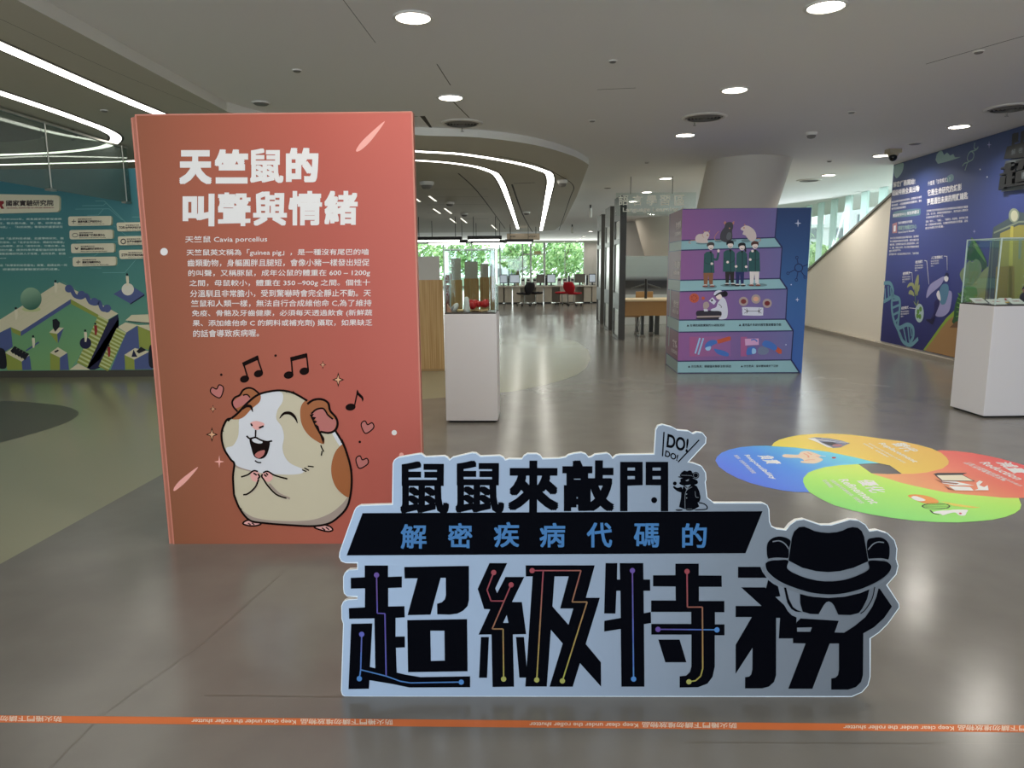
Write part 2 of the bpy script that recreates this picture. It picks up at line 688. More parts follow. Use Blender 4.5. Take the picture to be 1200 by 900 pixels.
# walls ------------------------------------------------------------
m_wall = mat('wall_paint', (214, 210, 204), rough=0.7, gain=1.0)
m_beige = mat('wall_beige', (236, 228, 214), rough=0.7, gain=1.0)
m_base = mat('baseboard_dark', (74, 70, 60), rough=0.6, gain=1.0)
m_white_frame = mat('window_frame_white', (222, 226, 224), rough=0.45, gain=1.0)
m_teal_fin = mat('window_fin_pale_teal', (224, 238, 236), rough=0.35, gain=1.0)
nt = m_teal_fin.node_tree
b = nt.nodes['Principled BSDF']
tl = nt.nodes.new('ShaderNodeBsdfTranslucent')
tl.inputs[0].default_value = (0.88, 0.97, 0.96, 1)
mx = nt.nodes.new('ShaderNodeMixShader')
mx.inputs[0].default_value = 0.65
nt.links.new(b.outputs[0], mx.inputs[1])
nt.links.new(tl.outputs[0], mx.inputs[2])
nt.links.new(mx.outputs[0], nt.nodes['Material Output'].inputs[0])
m_ledge = mat('wall_ledge_grey', (158, 150, 138), rough=0.55, gain=1.0)
g_win = glass('window_glass', (250, 255, 253), 0.03, 0.25)

mb = MB()
mb.box((XL - 0.1, (YF + YB) / 2, H / 2), (0.2, YF - YB, H), m_wall)
struct(mb.build('wall_left'))
# back wall with wide entrance glazing behind the viewer
mb = MB()
mb.box((-2.4, YB - 0.1, 0.25), (25.4, 0.2, 0.5), m_wall)
mb.box((-2.4, YB - 0.1, 3.22), (25.4, 0.2, 0.06), m_wall)
mb.box((-11.5, YB - 0.1, H / 2), (7.2, 0.2, H), m_wall)
mb.box((6.5, YB - 0.1, H / 2), (7.5, 0.2, H), m_wall)
struct(mb.build('wall_back'))
# right wall: the mural wall, then the raking parapet with the clerestory glazing beyond
uM, vM = WALLR.uv(1045.5, 229)
uE, vE = WALLR.uv(944, 320.5)
u_near = (WALLR.o + WR_U * 0).dot(WR_U)


def wr_u(y):                       # u of the right wall at depth y
    return (y - WALLR.o.y) / WR_U.y


mb = MB()
mb.prism(WALLR, [(uM, 0), (wr_u(YB), 0), (wr_u(YB), H), (uM, H)], -0.2, 0, m_wall)
struct(mb.build('wall_right'))
slope = (vM - vE) / (uM - uE)
uL = uE - (vE - 0.9) / slope
par = [(uM, 0), (uM, vM), (uL, 0.9), (wr_u(34), 0.9), (wr_u(34), 0)]
mb = MB()
mb.prism(WALLR, par, -0.12, 0.0, m_beige)
mb.prism(WALLR, [(wr_u(34), 0), (wr_u(34), H), (wr_u(YF), H), (wr_u(YF), 0)], -0.12, 0.0, m_wall)
struct(mb.build('wall_parapet'))
mb = MB()
cap = [(uM, vM), (uL, 0.9), (wr_u(34), 0.9), (wr_u(34), 0.94), (uL - 0.02, 0.94), (uM, vM + 0.045)]
mb.prism(WALLR, cap, -0.15, 0.03, mat('parapet_cap', (112, 110, 104), rough=0.5, gain=1.0))
struct(mb.build('trim_1'))
mb = MB()
led = [(wr_u(3.0), 0), (wr_u(34), 0), (wr_u(34), 0.075), (wr_u(3.0), 0.075)]
mb.prism(WALLR, led, 0.0, 0.10, m_ledge)
struct(mb.build('baseboard_right'))
# facade of fins beyond the parapet
win = thing('window_2', None, None, (8.2, 20, 0))
struct(win)
FAC = Face(WALLR.o + Vector((1.5, 0, 0)), WR_U, (0, 0, 1))
k = 0
y = 10.0
while y < 33:
    mb = MB()
    c = FAC.P(wr_u(y), H / 2)
    mb.box(c, (0.05, 0.36, H), m_teal_fin, rz=-0.065)
    mb.build('mullion', win)
    y += 0.98
mb = MB()
mb.prism(FAC, [(wr_u(9.7), 0), (wr_u(33.5), 0), (wr_u(33.5), H), (wr_u(9.7), H)], -0.012, 0.0, g_win)
mb.build('pane', win)
mb = MB()
mb.prism(FAC, [(wr_u(9.6), 0), (wr_u(34), 0), (wr_u(34), 0.15), (wr_u(9.6), 0.15)], -0.1, 0.1, m_white_frame)
mb.build('sill', win)
mb = MB()
mb.prism(WALLR, [(wr_u(33.95), 0), (wr_u(34.1), 0), (wr_u(34.1), H), (wr_u(33.95), H)], -1.6, -0.12, m_wall)
mb.box((7.7, 9.6, H / 2), (2.0, 0.15, H), m_wall)
struct(mb.build('wall_return'))

# far glazed wall
far = thing('window_1', None, None, (0, YF, 0))
struct(far)


def fx(px):
    return at_y(px, 310, YF).x


for px, wpx in ((452, 1.2), (485, 1.2), (520, 1.2), (553, 1.2), (586, 1.4), (612.5, 1.5), (622, 2.2), (638, 2.6), (662, 0.8)):
    mb = MB()
    mb.box((fx(px), YF, H / 2), (wpx * 0.065, 0.12, H), m_white_frame)
    mb.build('mullion', far)
mb = MB()
mb.box(((fx(612) + fx(640)) / 2, YF, at_y(625, 298, YF).z), (fx(640) - fx(612), 0.14, 0.10), m_white_frame)
mb.box(((fx(430) + fx(684)) / 2, YF, 0.05), (fx(684) - fx(430), 0.14, 0.1), m_white_frame)
mb.build('transom', far)
mb = MB()
mb.box(((fx(400) + fx(684)) / 2, YF + 0.03, H / 2), (fx(684) - fx(400), 0.015, H), g_win)
mb.build('pane', far)
mb = MB()
x = fx(630)
mb.box((x, YF - 0.15, at_y(630, 296, YF).z), (0.5, 0.12, 0.22), mat('exit_box_cream', (225, 210, 160), gain=1.0))
mb.build('door_closer_box', far)
mb = MB()
mb.box(((fx(684) + XR) / 2, YF, H / 2), (XR - fx(684), 0.2, H), m_wall)
mb.box(((XL + fx(400)) / 2, YF, H / 2), (fx(400) - XL, 0.2, H), m_wall)
struct(mb.build('wall_far'))

mb = MB()
mb.box((5.6, 29.0, H / 2), (3.6, 0.15, H), m_wall)
struct(mb.build('wall_inner'))
# outside: pavement, trees, buildings
m_pave = mat('pavement', (128, 142, 116), rough=0.8, gain=1.0)
mb = MB()
mb.box((10, 55, -0.35), (140, 130, 0.3), m_pave)
struct(mb.build('ground'))
m_leafA = mat('leaf_light', (182, 206, 150), rough=0.6, gain=1.2)
m_leafB = mat('leaf_mid', (148, 184, 122), rough=0.6, gain=1.2)
m_leafC = mat('leaf_deep', (112, 150, 98), rough=0.6, gain=1.2)
m_bark = mat('bark', (120, 100, 80), rough=0.9, gain=1.0)


def tree(x, y, hgt, r, label, seed, dense=26):
    rnd = random.Random(seed)
    t = thing('tree', label, 'tree', (x, y, -0.2), 'trees outside the far windows')
    mb = MB()
    mb.cyl((x, y, -0.2), (x + 0.1, y, hgt * 0.55), 0.16, m_bark, r1=0.09, n=10)
    for a in range(4):
        q = a * 1.6 + rnd.random()
        mb.cyl((x + 0.05, y, hgt * (0.3 + 0.06 * a)), (x + math.cos(q) * r * 0.6, y + math.sin(q) * r * 0.6, hgt * (0.55 + 0.05 * a)), 0.06, m_bark, r1=0.03, n=6)
    mb.build('trunk', t)
    mb = MB()
    for i in range(dense * 34):
        th = rnd.uniform(0, 2 * math.pi)
        ph = math.acos(rnd.uniform(-1, 1))
        rr = r * rnd.uniform(0.35, 1.05) ** 0.6
        # lobed crown
        rr *= 0.78 + 0.28 * math.sin(3 * th + seed) * math.sin(2 * ph + seed)
        c = Vector((x + rr * math.sin(ph) * math.cos(th), y + rr * math.sin(ph) * math.sin(th), max(0.1, hgt * 0.5 + rr * 0.95 * math.cos(ph))))
        a = Vector((rnd.uniform(-1, 1), rnd.uniform(-1, 1), rnd.uniform(-1, 1))).normalized()
        bb = a.orthogonal().normalized()
        cc = a.cross(bb)
        sz = rnd.uniform(0.14, 0.3)
        mb.add([c - bb * sz, c + cc * sz * 0.5, c + bb * sz, c - cc * sz * 0.5 + a * 0.05], [(0, 1, 2), (0, 2, 3)], rnd.choice([m_leafA, m_leafA, m_leafB, m_leafB, m_leafC]))
    mb.build('crown', t, normals=False)


for i, (px, dy, hg, r, lb) in enumerate([(500, 6, 4.6, 2.6, 'leafy green tree outside the glass, seen above the beige booth screens'),
                                         (548, 12, 5.4, 2.8, 'green tree outside, framed by the left display case'),
                                         (606, 4.5, 4.6, 1.7, 'bright green tree outside, beside the pale building'),
                                         (640, 10.5, 5.2, 2.6, 'bright tree outside, directly behind the glass door'),
                                         (663, 5, 4.6, 2.3, 'leafy tree outside the last window before the white wall'),
                                         (684, 16, 5.6, 2.8, 'darker tree outside, half hidden by the white wall'),
                                         (455, 11, 4.8, 2.6, 'green tree outside, mostly hidden behind the coral board')]):
    tree(at_y(px, 310, YF + dy).x, YF + dy, hg, r, lb, i + 3)
m_bld = mat('building_pale', (225, 228, 230), rough=0.7, gain=1.0)
m_bldw = mat('building_window', (120, 130, 138), rough=0.3, gain=1.0)


def building(x, y, wd, hg, label, rows, cols, group=None):
    t = thing('building', label, 'building', (x, y, -0.2), group)
    mb = MB()
    mb.box((x, y, hg / 2 - 0.2), (wd, 6, hg), m_bld)
    mb.box((x, y, hg - 0.1), (wd + 0.3, 6.3, 0.25), m_bld)
    mb.build('facade', t)
    for r in range(rows):
        for c in range(cols):
            mb = MB()
            mb.box((x - wd / 2 + (c + 0.5) * wd / cols, y - 3.02, (r + 0.55) * hg / rows), (wd / cols * 0.6, 0.1, hg / rows * 0.5), m_bldw)
            mb.build('window', t)


bx = at_y(592, 310, YF + 22)
building(bx.x, YF + 22, 3.2, 3.4, 'pale low building outside between the trees beyond the glass', 2, 2)
building(36, 70, 9, 9.5, 'grey white tower block outside the right hand clerestory', 6, 4)
building(24, 60, 5, 4.6, 'low white building outside the right hand clerestory', 3, 3)
for i, (x, y) in enumerate([(17, 38), (20, 46), (14.5, 34)]):
    tree(x, y, 2.6, 1.7, ['round green tree outside the clerestory, lower middle', 'farther green tree outside the clerestory windows', 'green shrub like tree outside, just above the parapet cap'][i], 40 + i, 14)

# assumed rest of the downlight grid, plus bare lamps added to brighten far walls
for i, (x, y) in enumerate(GRID_AND_FILL_LAMPS):
    o = area('grid_fill_lamp', (x, y, (HI if x < -3 else H) - 0.015), (x, y, 0), 0.24, 0.24, DOWNLIGHT_W, (1.0, 0.95, 0.86), 'DISK')

# ================================================================== CORAL BOARD
a0, b0 = at_z(203, 637.5, 0), at_z(497.3, 637.0, 0)
BOARD = Face(a0, b0 - a0, (0, 0, 1))
bw = (b0 - a0).length
bh = BOARD.uv(300, 133.4)[1]
board = thing('display_board', 'tall coral pink board printed like a book cover with a cartoon guinea pig', 'display board', a0 + Vector((bw / 2, 0.03, 0)))
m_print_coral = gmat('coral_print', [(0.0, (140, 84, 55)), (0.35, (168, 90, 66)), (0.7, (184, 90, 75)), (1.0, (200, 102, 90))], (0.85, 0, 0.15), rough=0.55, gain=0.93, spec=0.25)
m_coral_edge = mat('coral_edge', (176, 104, 80), rough=0.5, gain=0.9)
m_coral_line = mat('coral_highlight', (200, 124, 104), rough=0.5, gain=0.95)
m_coral_groove = mat('coral_groove', (122, 62, 44), rough=0.5)
m_ltprint = mat('print_offwhite', (204, 199, 195), rough=0.5)
mb = MB()
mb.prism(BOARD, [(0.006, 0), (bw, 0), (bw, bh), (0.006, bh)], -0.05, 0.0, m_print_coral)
mb.build('front_panel', board)
mb = MB()
mb.prism(BOARD, [(-0.024, 0), (0.006, 0), (0.006, bh - 0.004), (-0.024, bh - 0.012)], -0.055, -0.004, m_coral_edge)
mb.cyl(BOARD.P(0.003, 0, -0.004), BOARD.P(0.003, bh, -0.004), 0.006, m_coral_line, n=10)
mb.cyl(BOARD.P(-0.020, 0, -0.010), BOARD.P(-0.020, bh - 0.012, -0.010), 0.007, m_coral_line, n=10)
mb.build('spine', board)
mb = MB()
mb.prism(BOARD, [(bw - 0.004, 0), (bw + 0.004, 0), (bw + 0.004, bh), (bw - 0.004, bh)], -0.05, 0.0015, m_coral_line)
mb.prism(BOARD, [(0.0, bh - 0.003), (bw, bh - 0.003), (bw, bh + 0.004), (0.0, bh + 0.004)], -0.05, 0.001, m_coral_line)
mb.build('edge_trim', board)
m_supp = mat('support_grey', (120, 118, 114), rough=0.6)
for s in (0.3, bw - 0.3):
    mb = MB()
    mb.add([BOARD.P(s - 0.02, 0, -0.05), BOARD.P(s - 0.02, 0, -0.55), BOARD.P(s - 0.02, 1.5, -0.05), BOARD.P(s + 0.02, 0, -0.05), BOARD.P(s + 0.02, 0, -0.55), BOARD.P(s + 0.02, 1.5, -0.05)], [(0, 1, 2), (5, 4, 3), (0, 3, 4, 1), (1, 4, 5, 2), (2, 5, 3, 0)], m_supp)
    mb.build('support', board)
ar = Art(BOARD)
S = zm(200, 160, 5.0)


def chars(ar, Z, s, boxes, m, layer, bold, fat, res=3):
    for ch, (x0, y0, x1, y1) in zip(s, boxes):
        q = (y1 - y0) * fat
        t = Z([(x0 + q, y0 + q), (x1 - q, y0 + q), (x0 + q, y1 - q)])
        ar.text(ch, t[0], t[1], t[2], m, layer, bold, res, fat / (1 - 2 * fat))


chars(ar, S, '天竺的', [(50, 80, 243, 280), (257, 75, 455, 276), (675, 66, 867, 268)], m_ltprint, 2, 0.0, 0.052)
chars(ar, S, '鼠', [(465, 70, 663, 272)], m_ltprint, 2, 0.0, 0.03)
chars(ar, S, '叫', [(70, 335, 258, 526)], m_ltprint, 2, 0.0, 0.05)
chars(ar, S, '聲與情緒', [(276, 328, 471, 525), (483, 322, 683, 523), (690, 319, 888, 521), (901, 318, 1097, 518)], m_ltprint, 2, 0.0, 0.034)
ar.build('title_lettering', board)
ar = Art(BOARD)
S = zm(210, 270, 5.106)
lines = [('天竺鼠 Cavia porcellus', 37, 33, 527, 77),
         ('天竺鼠英文稱為「guinea pig」,是一種沒有尾巴的嚙', 45, 112, 1135, 154),
         ('齒類動物,身軀圓胖且腿短,會像小豬一樣發出短促', 50, 172, 1139, 215),
         ('的叫聲,又稱豚鼠,成年公鼠的體重在 600 – 1200g', 55, 235, 1143, 278),
         ('之間,母鼠較小,體重在 350 –900g 之間。個性十', 62, 295, 1143, 337),
         ('分溫馴且非常膽小,受到驚嚇時會完全靜止不動。天', 66, 355, 1148, 398),
         ('竺鼠和人類一樣,無法自行合成維他命 C,為了維持', 72, 415, 1152, 457),
         ('免疫、骨骼及牙齒健康,必須每天透過飲食 (新鮮蔬', 77, 475, 1156, 517),
         ('果、添加維他命 C 的飼料或補充劑) 攝取,如果缺乏', 81, 534, 1157, 577),
         ('的話會導致疾病喔。', 85, 594, 478, 637)]
for s, x0, y0, x1, y1 in lines:
    s = s.replace(',', ',')
    t = S([(x0, y0 + 2), (x1, y0 - 2), (x0, y1 + 2)])
    ar.text(s, t[0], t[1], t[2], m_ltprint, 2, 0.008, 2)
ar.build('body_lettering', board)

# the guinea pig print
K = mat('print_black', (20, 9, 7), rough=0.6, spec=0.05)
cream = mat('print_cream', (180, 168, 142), rough=0.5)
white = mat('print_white', (192, 190, 192), rough=0.5)
brown = mat('print_brown', (142, 78, 28), rough=0.5)
brown_d = mat('print_brown_dark', (170, 116, 60), rough=0.5)
pink = mat('print_pink', (164, 92, 84), rough=0.5)
pinkl = mat('print_pink_light', (206, 148, 140), rough=0.5)
taupe = mat('print_taupe', (146, 128, 116), rough=0.5)
sand = mat('print_sand', (196, 146, 108), rough=0.5)
faint = mat('print_faint_pink', (216, 150, 138), rough=0.5)
G = zm(240, 440, 4.737)
ar = Art(BOARD, step=0.00035)
lear = [(182, 200), (158, 172), (153, 145), (168, 122), (195, 108), (212, 82), (240, 69), (272, 76), (305, 104), (250, 160)]
ar.poly(G(lear), brown, 1, True)
ar.poly(G([(170, 182), (158, 158), (162, 140), (195, 118), (225, 106), (248, 112), (252, 128), (220, 160)]), pink, 2, True)
ar.stroke(G(lear[:9]), 2.25, K, 3)
ar.stroke(G([(212, 110), (235, 106), (252, 122)]), 1.65, K, 3)
for f in ([(212, 822), (235, 804), (275, 806), (312, 822), (285, 834), (245, 834)], [(608, 842), (650, 828), (695, 838), (710, 858), (685, 866), (645, 858)]):
    ar.poly(G(f), pinkl, 1, True)
    ar.stroke(G(f), 1.95, K, 2, closed=True)
for f in ([(240, 820), (255, 828)], [(262, 818), (275, 828)], [(650, 845), (668, 858)], [(672, 842), (690, 856)]):
    ar.stroke(G(f), 1.50, K, 3)
body = [(148, 238), (122, 248), (98, 300), (95, 350), (110, 410), (145, 465), (165, 490), (158, 560), (163, 660), (195, 738), (250, 802), (330, 818), (480, 830), (600, 835), (690, 820), (750, 778), (787, 735), (806, 680), (816, 600), (812, 520), (795, 450), (770, 380), (725, 305), (650, 200), (570, 140), (500, 100), (440, 84), (380, 85), (300, 105), (240, 150), (185, 208)]
ar.poly(G(body), cream, 4, True)
ar.poly(G([(195, 738), (270, 786), (400, 806), (580, 803), (690, 768), (760, 715), (798, 672), (790, 735), (750, 778), (690, 820), (600, 835), (330, 818), (250, 802)]), taupe, 5, True)
ar.poly(G([(168, 490), (185, 505), (250, 525), (262, 535), (210, 522), (172, 508)]), taupe, 5, True)
ar.poly(G([(300, 107), (380, 88), (430, 96), (432, 145), (405, 190), (398, 240), (428, 285), (440, 340), (432, 400), (445, 450), (480, 490), (545, 520), (540, 542), (470, 550), (330, 542), (250, 525), (185, 503), (145, 463), (118, 405), (158, 388), (185, 340), (190, 285), (195, 240), (250, 190), (300, 150)]), white, 6, True)
ar.poly(G([(705, 315), (728, 312), (768, 385), (750, 392)]), white, 6, True)
ar.poly(G([(150, 240), (185, 207), (240, 151), (300, 106), (312, 120), (302, 150), (260, 186), (222, 226), (190, 242)]), brown, 7, True)
ar.poly(G([(755, 388), (722, 430), (703, 500), (708, 570), (738, 632), (795, 676), (808, 640), (815, 570), (800, 470), (772, 390)]), brown, 7, True)
ar.poly(G([(565, 138), (540, 160), (530, 200), (536, 260), (560, 310), (600, 350), (658, 380), (663, 345), (640, 308), (640, 200), (610, 150)]), brown, 7, True)
rear = [(575, 155), (605, 135), (650, 132), (685, 152), (697, 195), (728, 232), (738, 268), (725, 302), (690, 318), (640, 310), (612, 262), (590, 215), (610, 190)]
ar.poly(G(rear), brown, 8, True)
ar.poly(G([(588, 214), (620, 188), (655, 182), (680, 205), (700, 232), (728, 247), (726, 285), (700, 312), (660, 314), (636, 302), (620, 285), (628, 270), (608, 262), (618, 245), (600, 238)]), pink, 9, True)
ar.stroke(G([(570, 158), (605, 135), (650, 132), (685, 152), (697, 195), (728, 232), (738, 268), (725, 302), (690, 318), (642, 311)]), 2.70, K, 10)
ar.stroke(G([(592, 212), (620, 188), (655, 182), (672, 198), (684, 218), (712, 242)]), 2.10, K, 10)
ar.poly(G([(583, 216), (608, 212), (598, 228), (620, 232), (606, 248), (626, 254), (612, 268), (632, 280), (640, 308), (665, 350), (660, 382), (640, 330), (612, 282)]), K, 10)
ar.stroke(G(body[8:23]), 2.55, K, 11)
ar.stroke(G(body[:9]), 2.55, K, 11)
ar.stroke(G(body[24:] + [body[0]]), 2.55, K, 11)
for f in ([(148, 238), (118, 244), (135, 256)], [(100, 295), (90, 306), (108, 312)], [(440, 84), (462, 100), (436, 75)], [(488, 98), (522, 112), (490, 84)], [(755, 370), (780, 386), (765, 352)], [(806, 515), (822, 528), (812, 500)], [(815, 650), (806, 672), (818, 655)], [(163, 655), (160, 672), (175, 680)], [(190, 725), (198, 745), (210, 742)], [(795, 730), (778, 752), (788, 735)]):
    ar.poly(G(f), K, 12)
ar.stroke(G([(212, 188), (232, 170), (256, 172), (268, 202)]), 3.60, K, 12, taper=True)
ar.stroke(G([(416, 238), (440, 211), (475, 209), (502, 232), (516, 264)]), 3.90, K, 12, taper=True)
ar.poly(G([(254, 264), (285, 252), (325, 262), (330, 277), (305, 298), (286, 301), (268, 288)]), pinkl, 12, True)
ar.stroke(G([(258, 266), (265, 280)]), 2.10, K, 13)
ar.stroke(G([(302, 290), (328, 280)]), 2.10, K, 13)
ar.stroke(G([(284, 302), (283, 342)]), 1.80, K, 13)
ar.poly(G([(250, 350), (283, 344), (330, 362), (362, 366), (352, 425), (332, 455), (303, 462), (276, 448), (262, 410)]), K, 13, True)
ar.poly(G([(264, 350), (285, 346), (318, 362), (320, 374), (296, 376), (270, 366)]), white, 14, True)
ar.poly(G([(280, 438), (302, 420), (334, 414), (328, 440), (305, 457), (288, 452)]), pink, 14, True)
ar.stroke(G([(234, 334), (252, 349), (283, 343), (312, 357), (345, 366), (376, 362)]), 2.10, K, 15)
ar.stroke(G([(280, 471), (295, 481), (315, 482)]), 1.65, K, 13)
for f in ([(255, 556), (262, 535), (285, 526), (304, 542), (304, 568), (290, 588), (266, 582)], [(319, 562), (325, 538), (350, 530), (372, 546), (378, 570), (356, 590), (334, 580)]):
    ar.poly(G(f), pinkl, 12, True)
for f in ([(203, 562), (240, 550), (272, 528), (296, 532)], [(296, 545), (306, 560), (296, 572)], [(272, 540), (290, 552)], [(300, 575), (284, 615), (245, 653), (215, 661)], [(325, 540), (350, 531), (392, 554), (460, 573)], [(322, 545), (318, 560), (330, 578), (352, 612), (400, 660), (455, 680)], [(330, 548), (345, 560)], [(342, 540), (352, 552)]):
    ar.stroke(G(f), 1.95, K, 13)
ar.stroke(G([(293, 590), (276, 630), (225, 664)]), 2.25, taupe, 12)
ar.stroke(G([(358, 600), (412, 655), (474, 682)]), 2.70, taupe, 12)
for f in ([(541, 522), (565, 532)], [(554, 512), (580, 526)], [(573, 502), (606, 506)], [(645, 385), (650, 400), (662, 422)], [(652, 418), (648, 444)]):
    ar.stroke(G(f), 1.50, K, 13)
ar.build('guinea_pig_print', board)

ar = Art(BOARD)
N = zm(240, 400, 6.0)
for hd, st, bm_ in (([((280, 265), 33, 25, -.3), ((378, 227), 33, 25, -.3)], [[(303, 258), (272, 155)], [(405, 220), (366, 105)]], [(262, 150), (374, 97), (382, 127), (271, 177)]),
                    ([((590, 237), 35, 26, -.2), ((700, 210), 34, 26, -.2)], [[(617, 232), (608, 115)], [(728, 205), (715, 88)]], [(600, 112), (718, 82), (722, 112), (603, 142)])):
    for c, r1, r2, q in hd:
        ar.disc(N([c])[0], r1 / 6, K, 2, ry=r2 / 6, rot=q)
    for q in st:
        ar.stroke(N(q), 1.9, K, 2, False)
    ar.poly(N(bm_), K, 2)
ar.disc(N([(1025, 462)])[0], 36 / 6, K, 2, ry=25 / 6, rot=-.15)
ar.stroke(N([(1052, 458), (1076, 345)]), 1.7, K, 2, False)
ar.poly(N([(1066, 360), (1072, 337), (1082, 358), (1112, 388), (1117, 405), (1110, 427), (1102, 402), (1076, 380)]), K, 2)
ar.build('music_note_print', board)
ar = Art(BOARD)


def heart(c, s, rot):
    pts = [(0, 30), (-26, 4), (-30, -16), (-16, -28), (0, -14), (18, -28), (32, -14), (26, 6)]
    q = [(c[0] + (x * math.cos(rot) - y * math.sin(rot)) * s, c[1] + (x * math.sin(rot) + y * math.cos(rot)) * s) for x, y in pts]
    ar.poly(q, pink, 1, True)
    ar.stroke(q, 1.4, K, 2, True, True)


heart(N([(90, 355)])[0], 0.25, -0.35)
heart(N([(1140, 605)])[0], 0.24, 0.25)
heart((423.5, 542), 0.24, 0.35)
for c, r in ((N([(830, 165)])[0], 4), (N([(938, 270)])[0], 7.2), (N([(58, 475)])[0], 4), (N([(50, 655)])[0], 7.2)):
    ar.star(c, r, K, 1, 0.34)
    ar.star(c, r * 0.62, sand, 2, 0.34)
ar.star((257, 541), 6, faint, 1, 0.22)
for c in ((116, 235), (498, 100), (1090, 707)):
    ar.disc(N([c])[0], 1.5, K, 1)
for q in ([(925, 225), (930, 208), (960, 172), (1037, 106), (985, 180), (945, 218)],):
    ar.poly(zm(140, 110, 3.333)(q), faint, 1, True)
ar.poly(zm(180, 380, 3.333)([(78, 650), (84, 632), (112, 602), (174, 557), (130, 612), (92, 645)]), faint, 1, True)
ar.disc((192.3, 295), 4.4, m_ltprint, 1)
ar.disc((462, 507), 3.1, m_ltprint, 1)
ar.disc((470.5, 533), 2.6, faint, 1)
ar.build('sparkle_print', board)

# ================================================================== TITLE STANDEE
a0, b0 = at_z(402, 816, 0), at_z(998, 816.6, 0)
ST = Face(a0, b0 - a0, (0, 0, 1))
stand = thing('title_sign', 'low cut-out title sign in black and pale blue letters with a hatted mouse head', 'sign', (a0 + b0) / 2)
m_st = gmat('standee_gradient', [(0.0, (166, 186, 212)), (0.35, (152, 168, 190)), (0.68, (126, 136, 148)), (1.0, (102, 108, 116))], (1, 0, 0), rough=0.45, gain=0.9, spec=0.3)  # pale blue at the left, greyer and darker towards the right
m_st_edge = mat('standee_edge', (236, 236, 232), rough=0.5, gain=1.0)
K2 = mat('print_deep_black', (4, 5, 10), rough=0.6, spec=0.02)
m_rim = mat('standee_rim', (196, 206, 214), rough=0.5)
S1, S2, S3, S4, S5 = zm(395, 645, 5), zm(550, 645, 5), zm(700, 645, 5), zm(850, 645, 5), zm(880, 595, 5)
S6, S7, S8 = zm(395, 515, 4.615), zm(640, 490, 4.615), zm(755, 490, 7.5)
out = S1([(48, 855), (32, 846), (25, 822), (38, 430), (28, 400), (27, 325), (38, 300), (60, 290), (120, 285), (120, 270), (60, 268), (42, 250), (38, 220), (38, 155), (48, 130), (70, 115), (120, 112), (120, 72), (50, 72), (25, 62), (14, 40), (16, 12)])
out += S6([(25, 580), (95, 385), (105, 368), (125, 358), (300, 352), (303, 130), (310, 112), (330, 98), (435, 80), (455, 78), (478, 95), (580, 90), (598, 98), (608, 112), (625, 98), (730, 73), (752, 75), (775, 92), (880, 88), (900, 98), (910, 112), (930, 106), (1000, 106), (1010, 90), (1030, 78), (1080, 78), (1100, 88), (1112, 105)])
out += S7([(70, 218), (105, 212), (120, 200), (150, 192), (190, 187), (215, 195), (230, 213), (245, 210), (265, 197), (330, 190), (348, 200), (360, 218), (380, 202), (400, 198), (585, 196), (593, 65), (605, 42), (630, 35), (680, 48), (710, 65), (770, 70), (795, 85), (815, 76), (845, 80), (865, 105), (862, 135), (765, 240), (800, 245), (840, 260), (862, 295), (865, 330), (860, 345), (870, 430), (908, 460), (1172, 460)])
out += S5([(95, -15), (105, 10), (108, 80), (120, 110), (150, 125), (205, 132), (230, 100), (265, 75), (310, 68), (360, 85), (410, 102), (470, 102), (530, 85), (580, 70), (630, 75), (670, 100), (695, 138), (740, 132), (800, 150), (840, 190), (855, 240), (850, 300), (862, 340), (850, 390), (795, 452), (866, 562), (868, 585), (800, 680), (750, 730), (698, 765)])
out += S4([(848, 740), (835, 790), (800, 830), (740, 856)])
uvo = [ST.uv(x, y) for x, y in out]
uvo = [(u, max(v, 0.0)) for u, v in uvo]
mb = MB()
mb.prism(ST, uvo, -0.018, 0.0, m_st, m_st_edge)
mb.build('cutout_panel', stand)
ar = Art(ST)
ar.stroke_uv([(u, v) for u, v in uvo], 0.0028, m_rim, 1, True)
ar.build('rim_highlight', stand)
for u in (0.35, 1.45):
    mb = MB()
    mb.add([ST.P(u - 0.01, 0, -0.018), ST.P(u - 0.01, 0, -0.32), ST.P(u - 0.01, 0.5, -0.018), ST.P(u + 0.01, 0, -0.018), ST.P(u + 0.01, 0, -0.32), ST.P(u + 0.01, 0.5, -0.018)], [(0, 1, 2), (5, 4, 3), (0, 3, 4, 1), (1, 4, 5, 2), (2, 5, 3, 0)], m_supp)
    mb.build('support', stand)

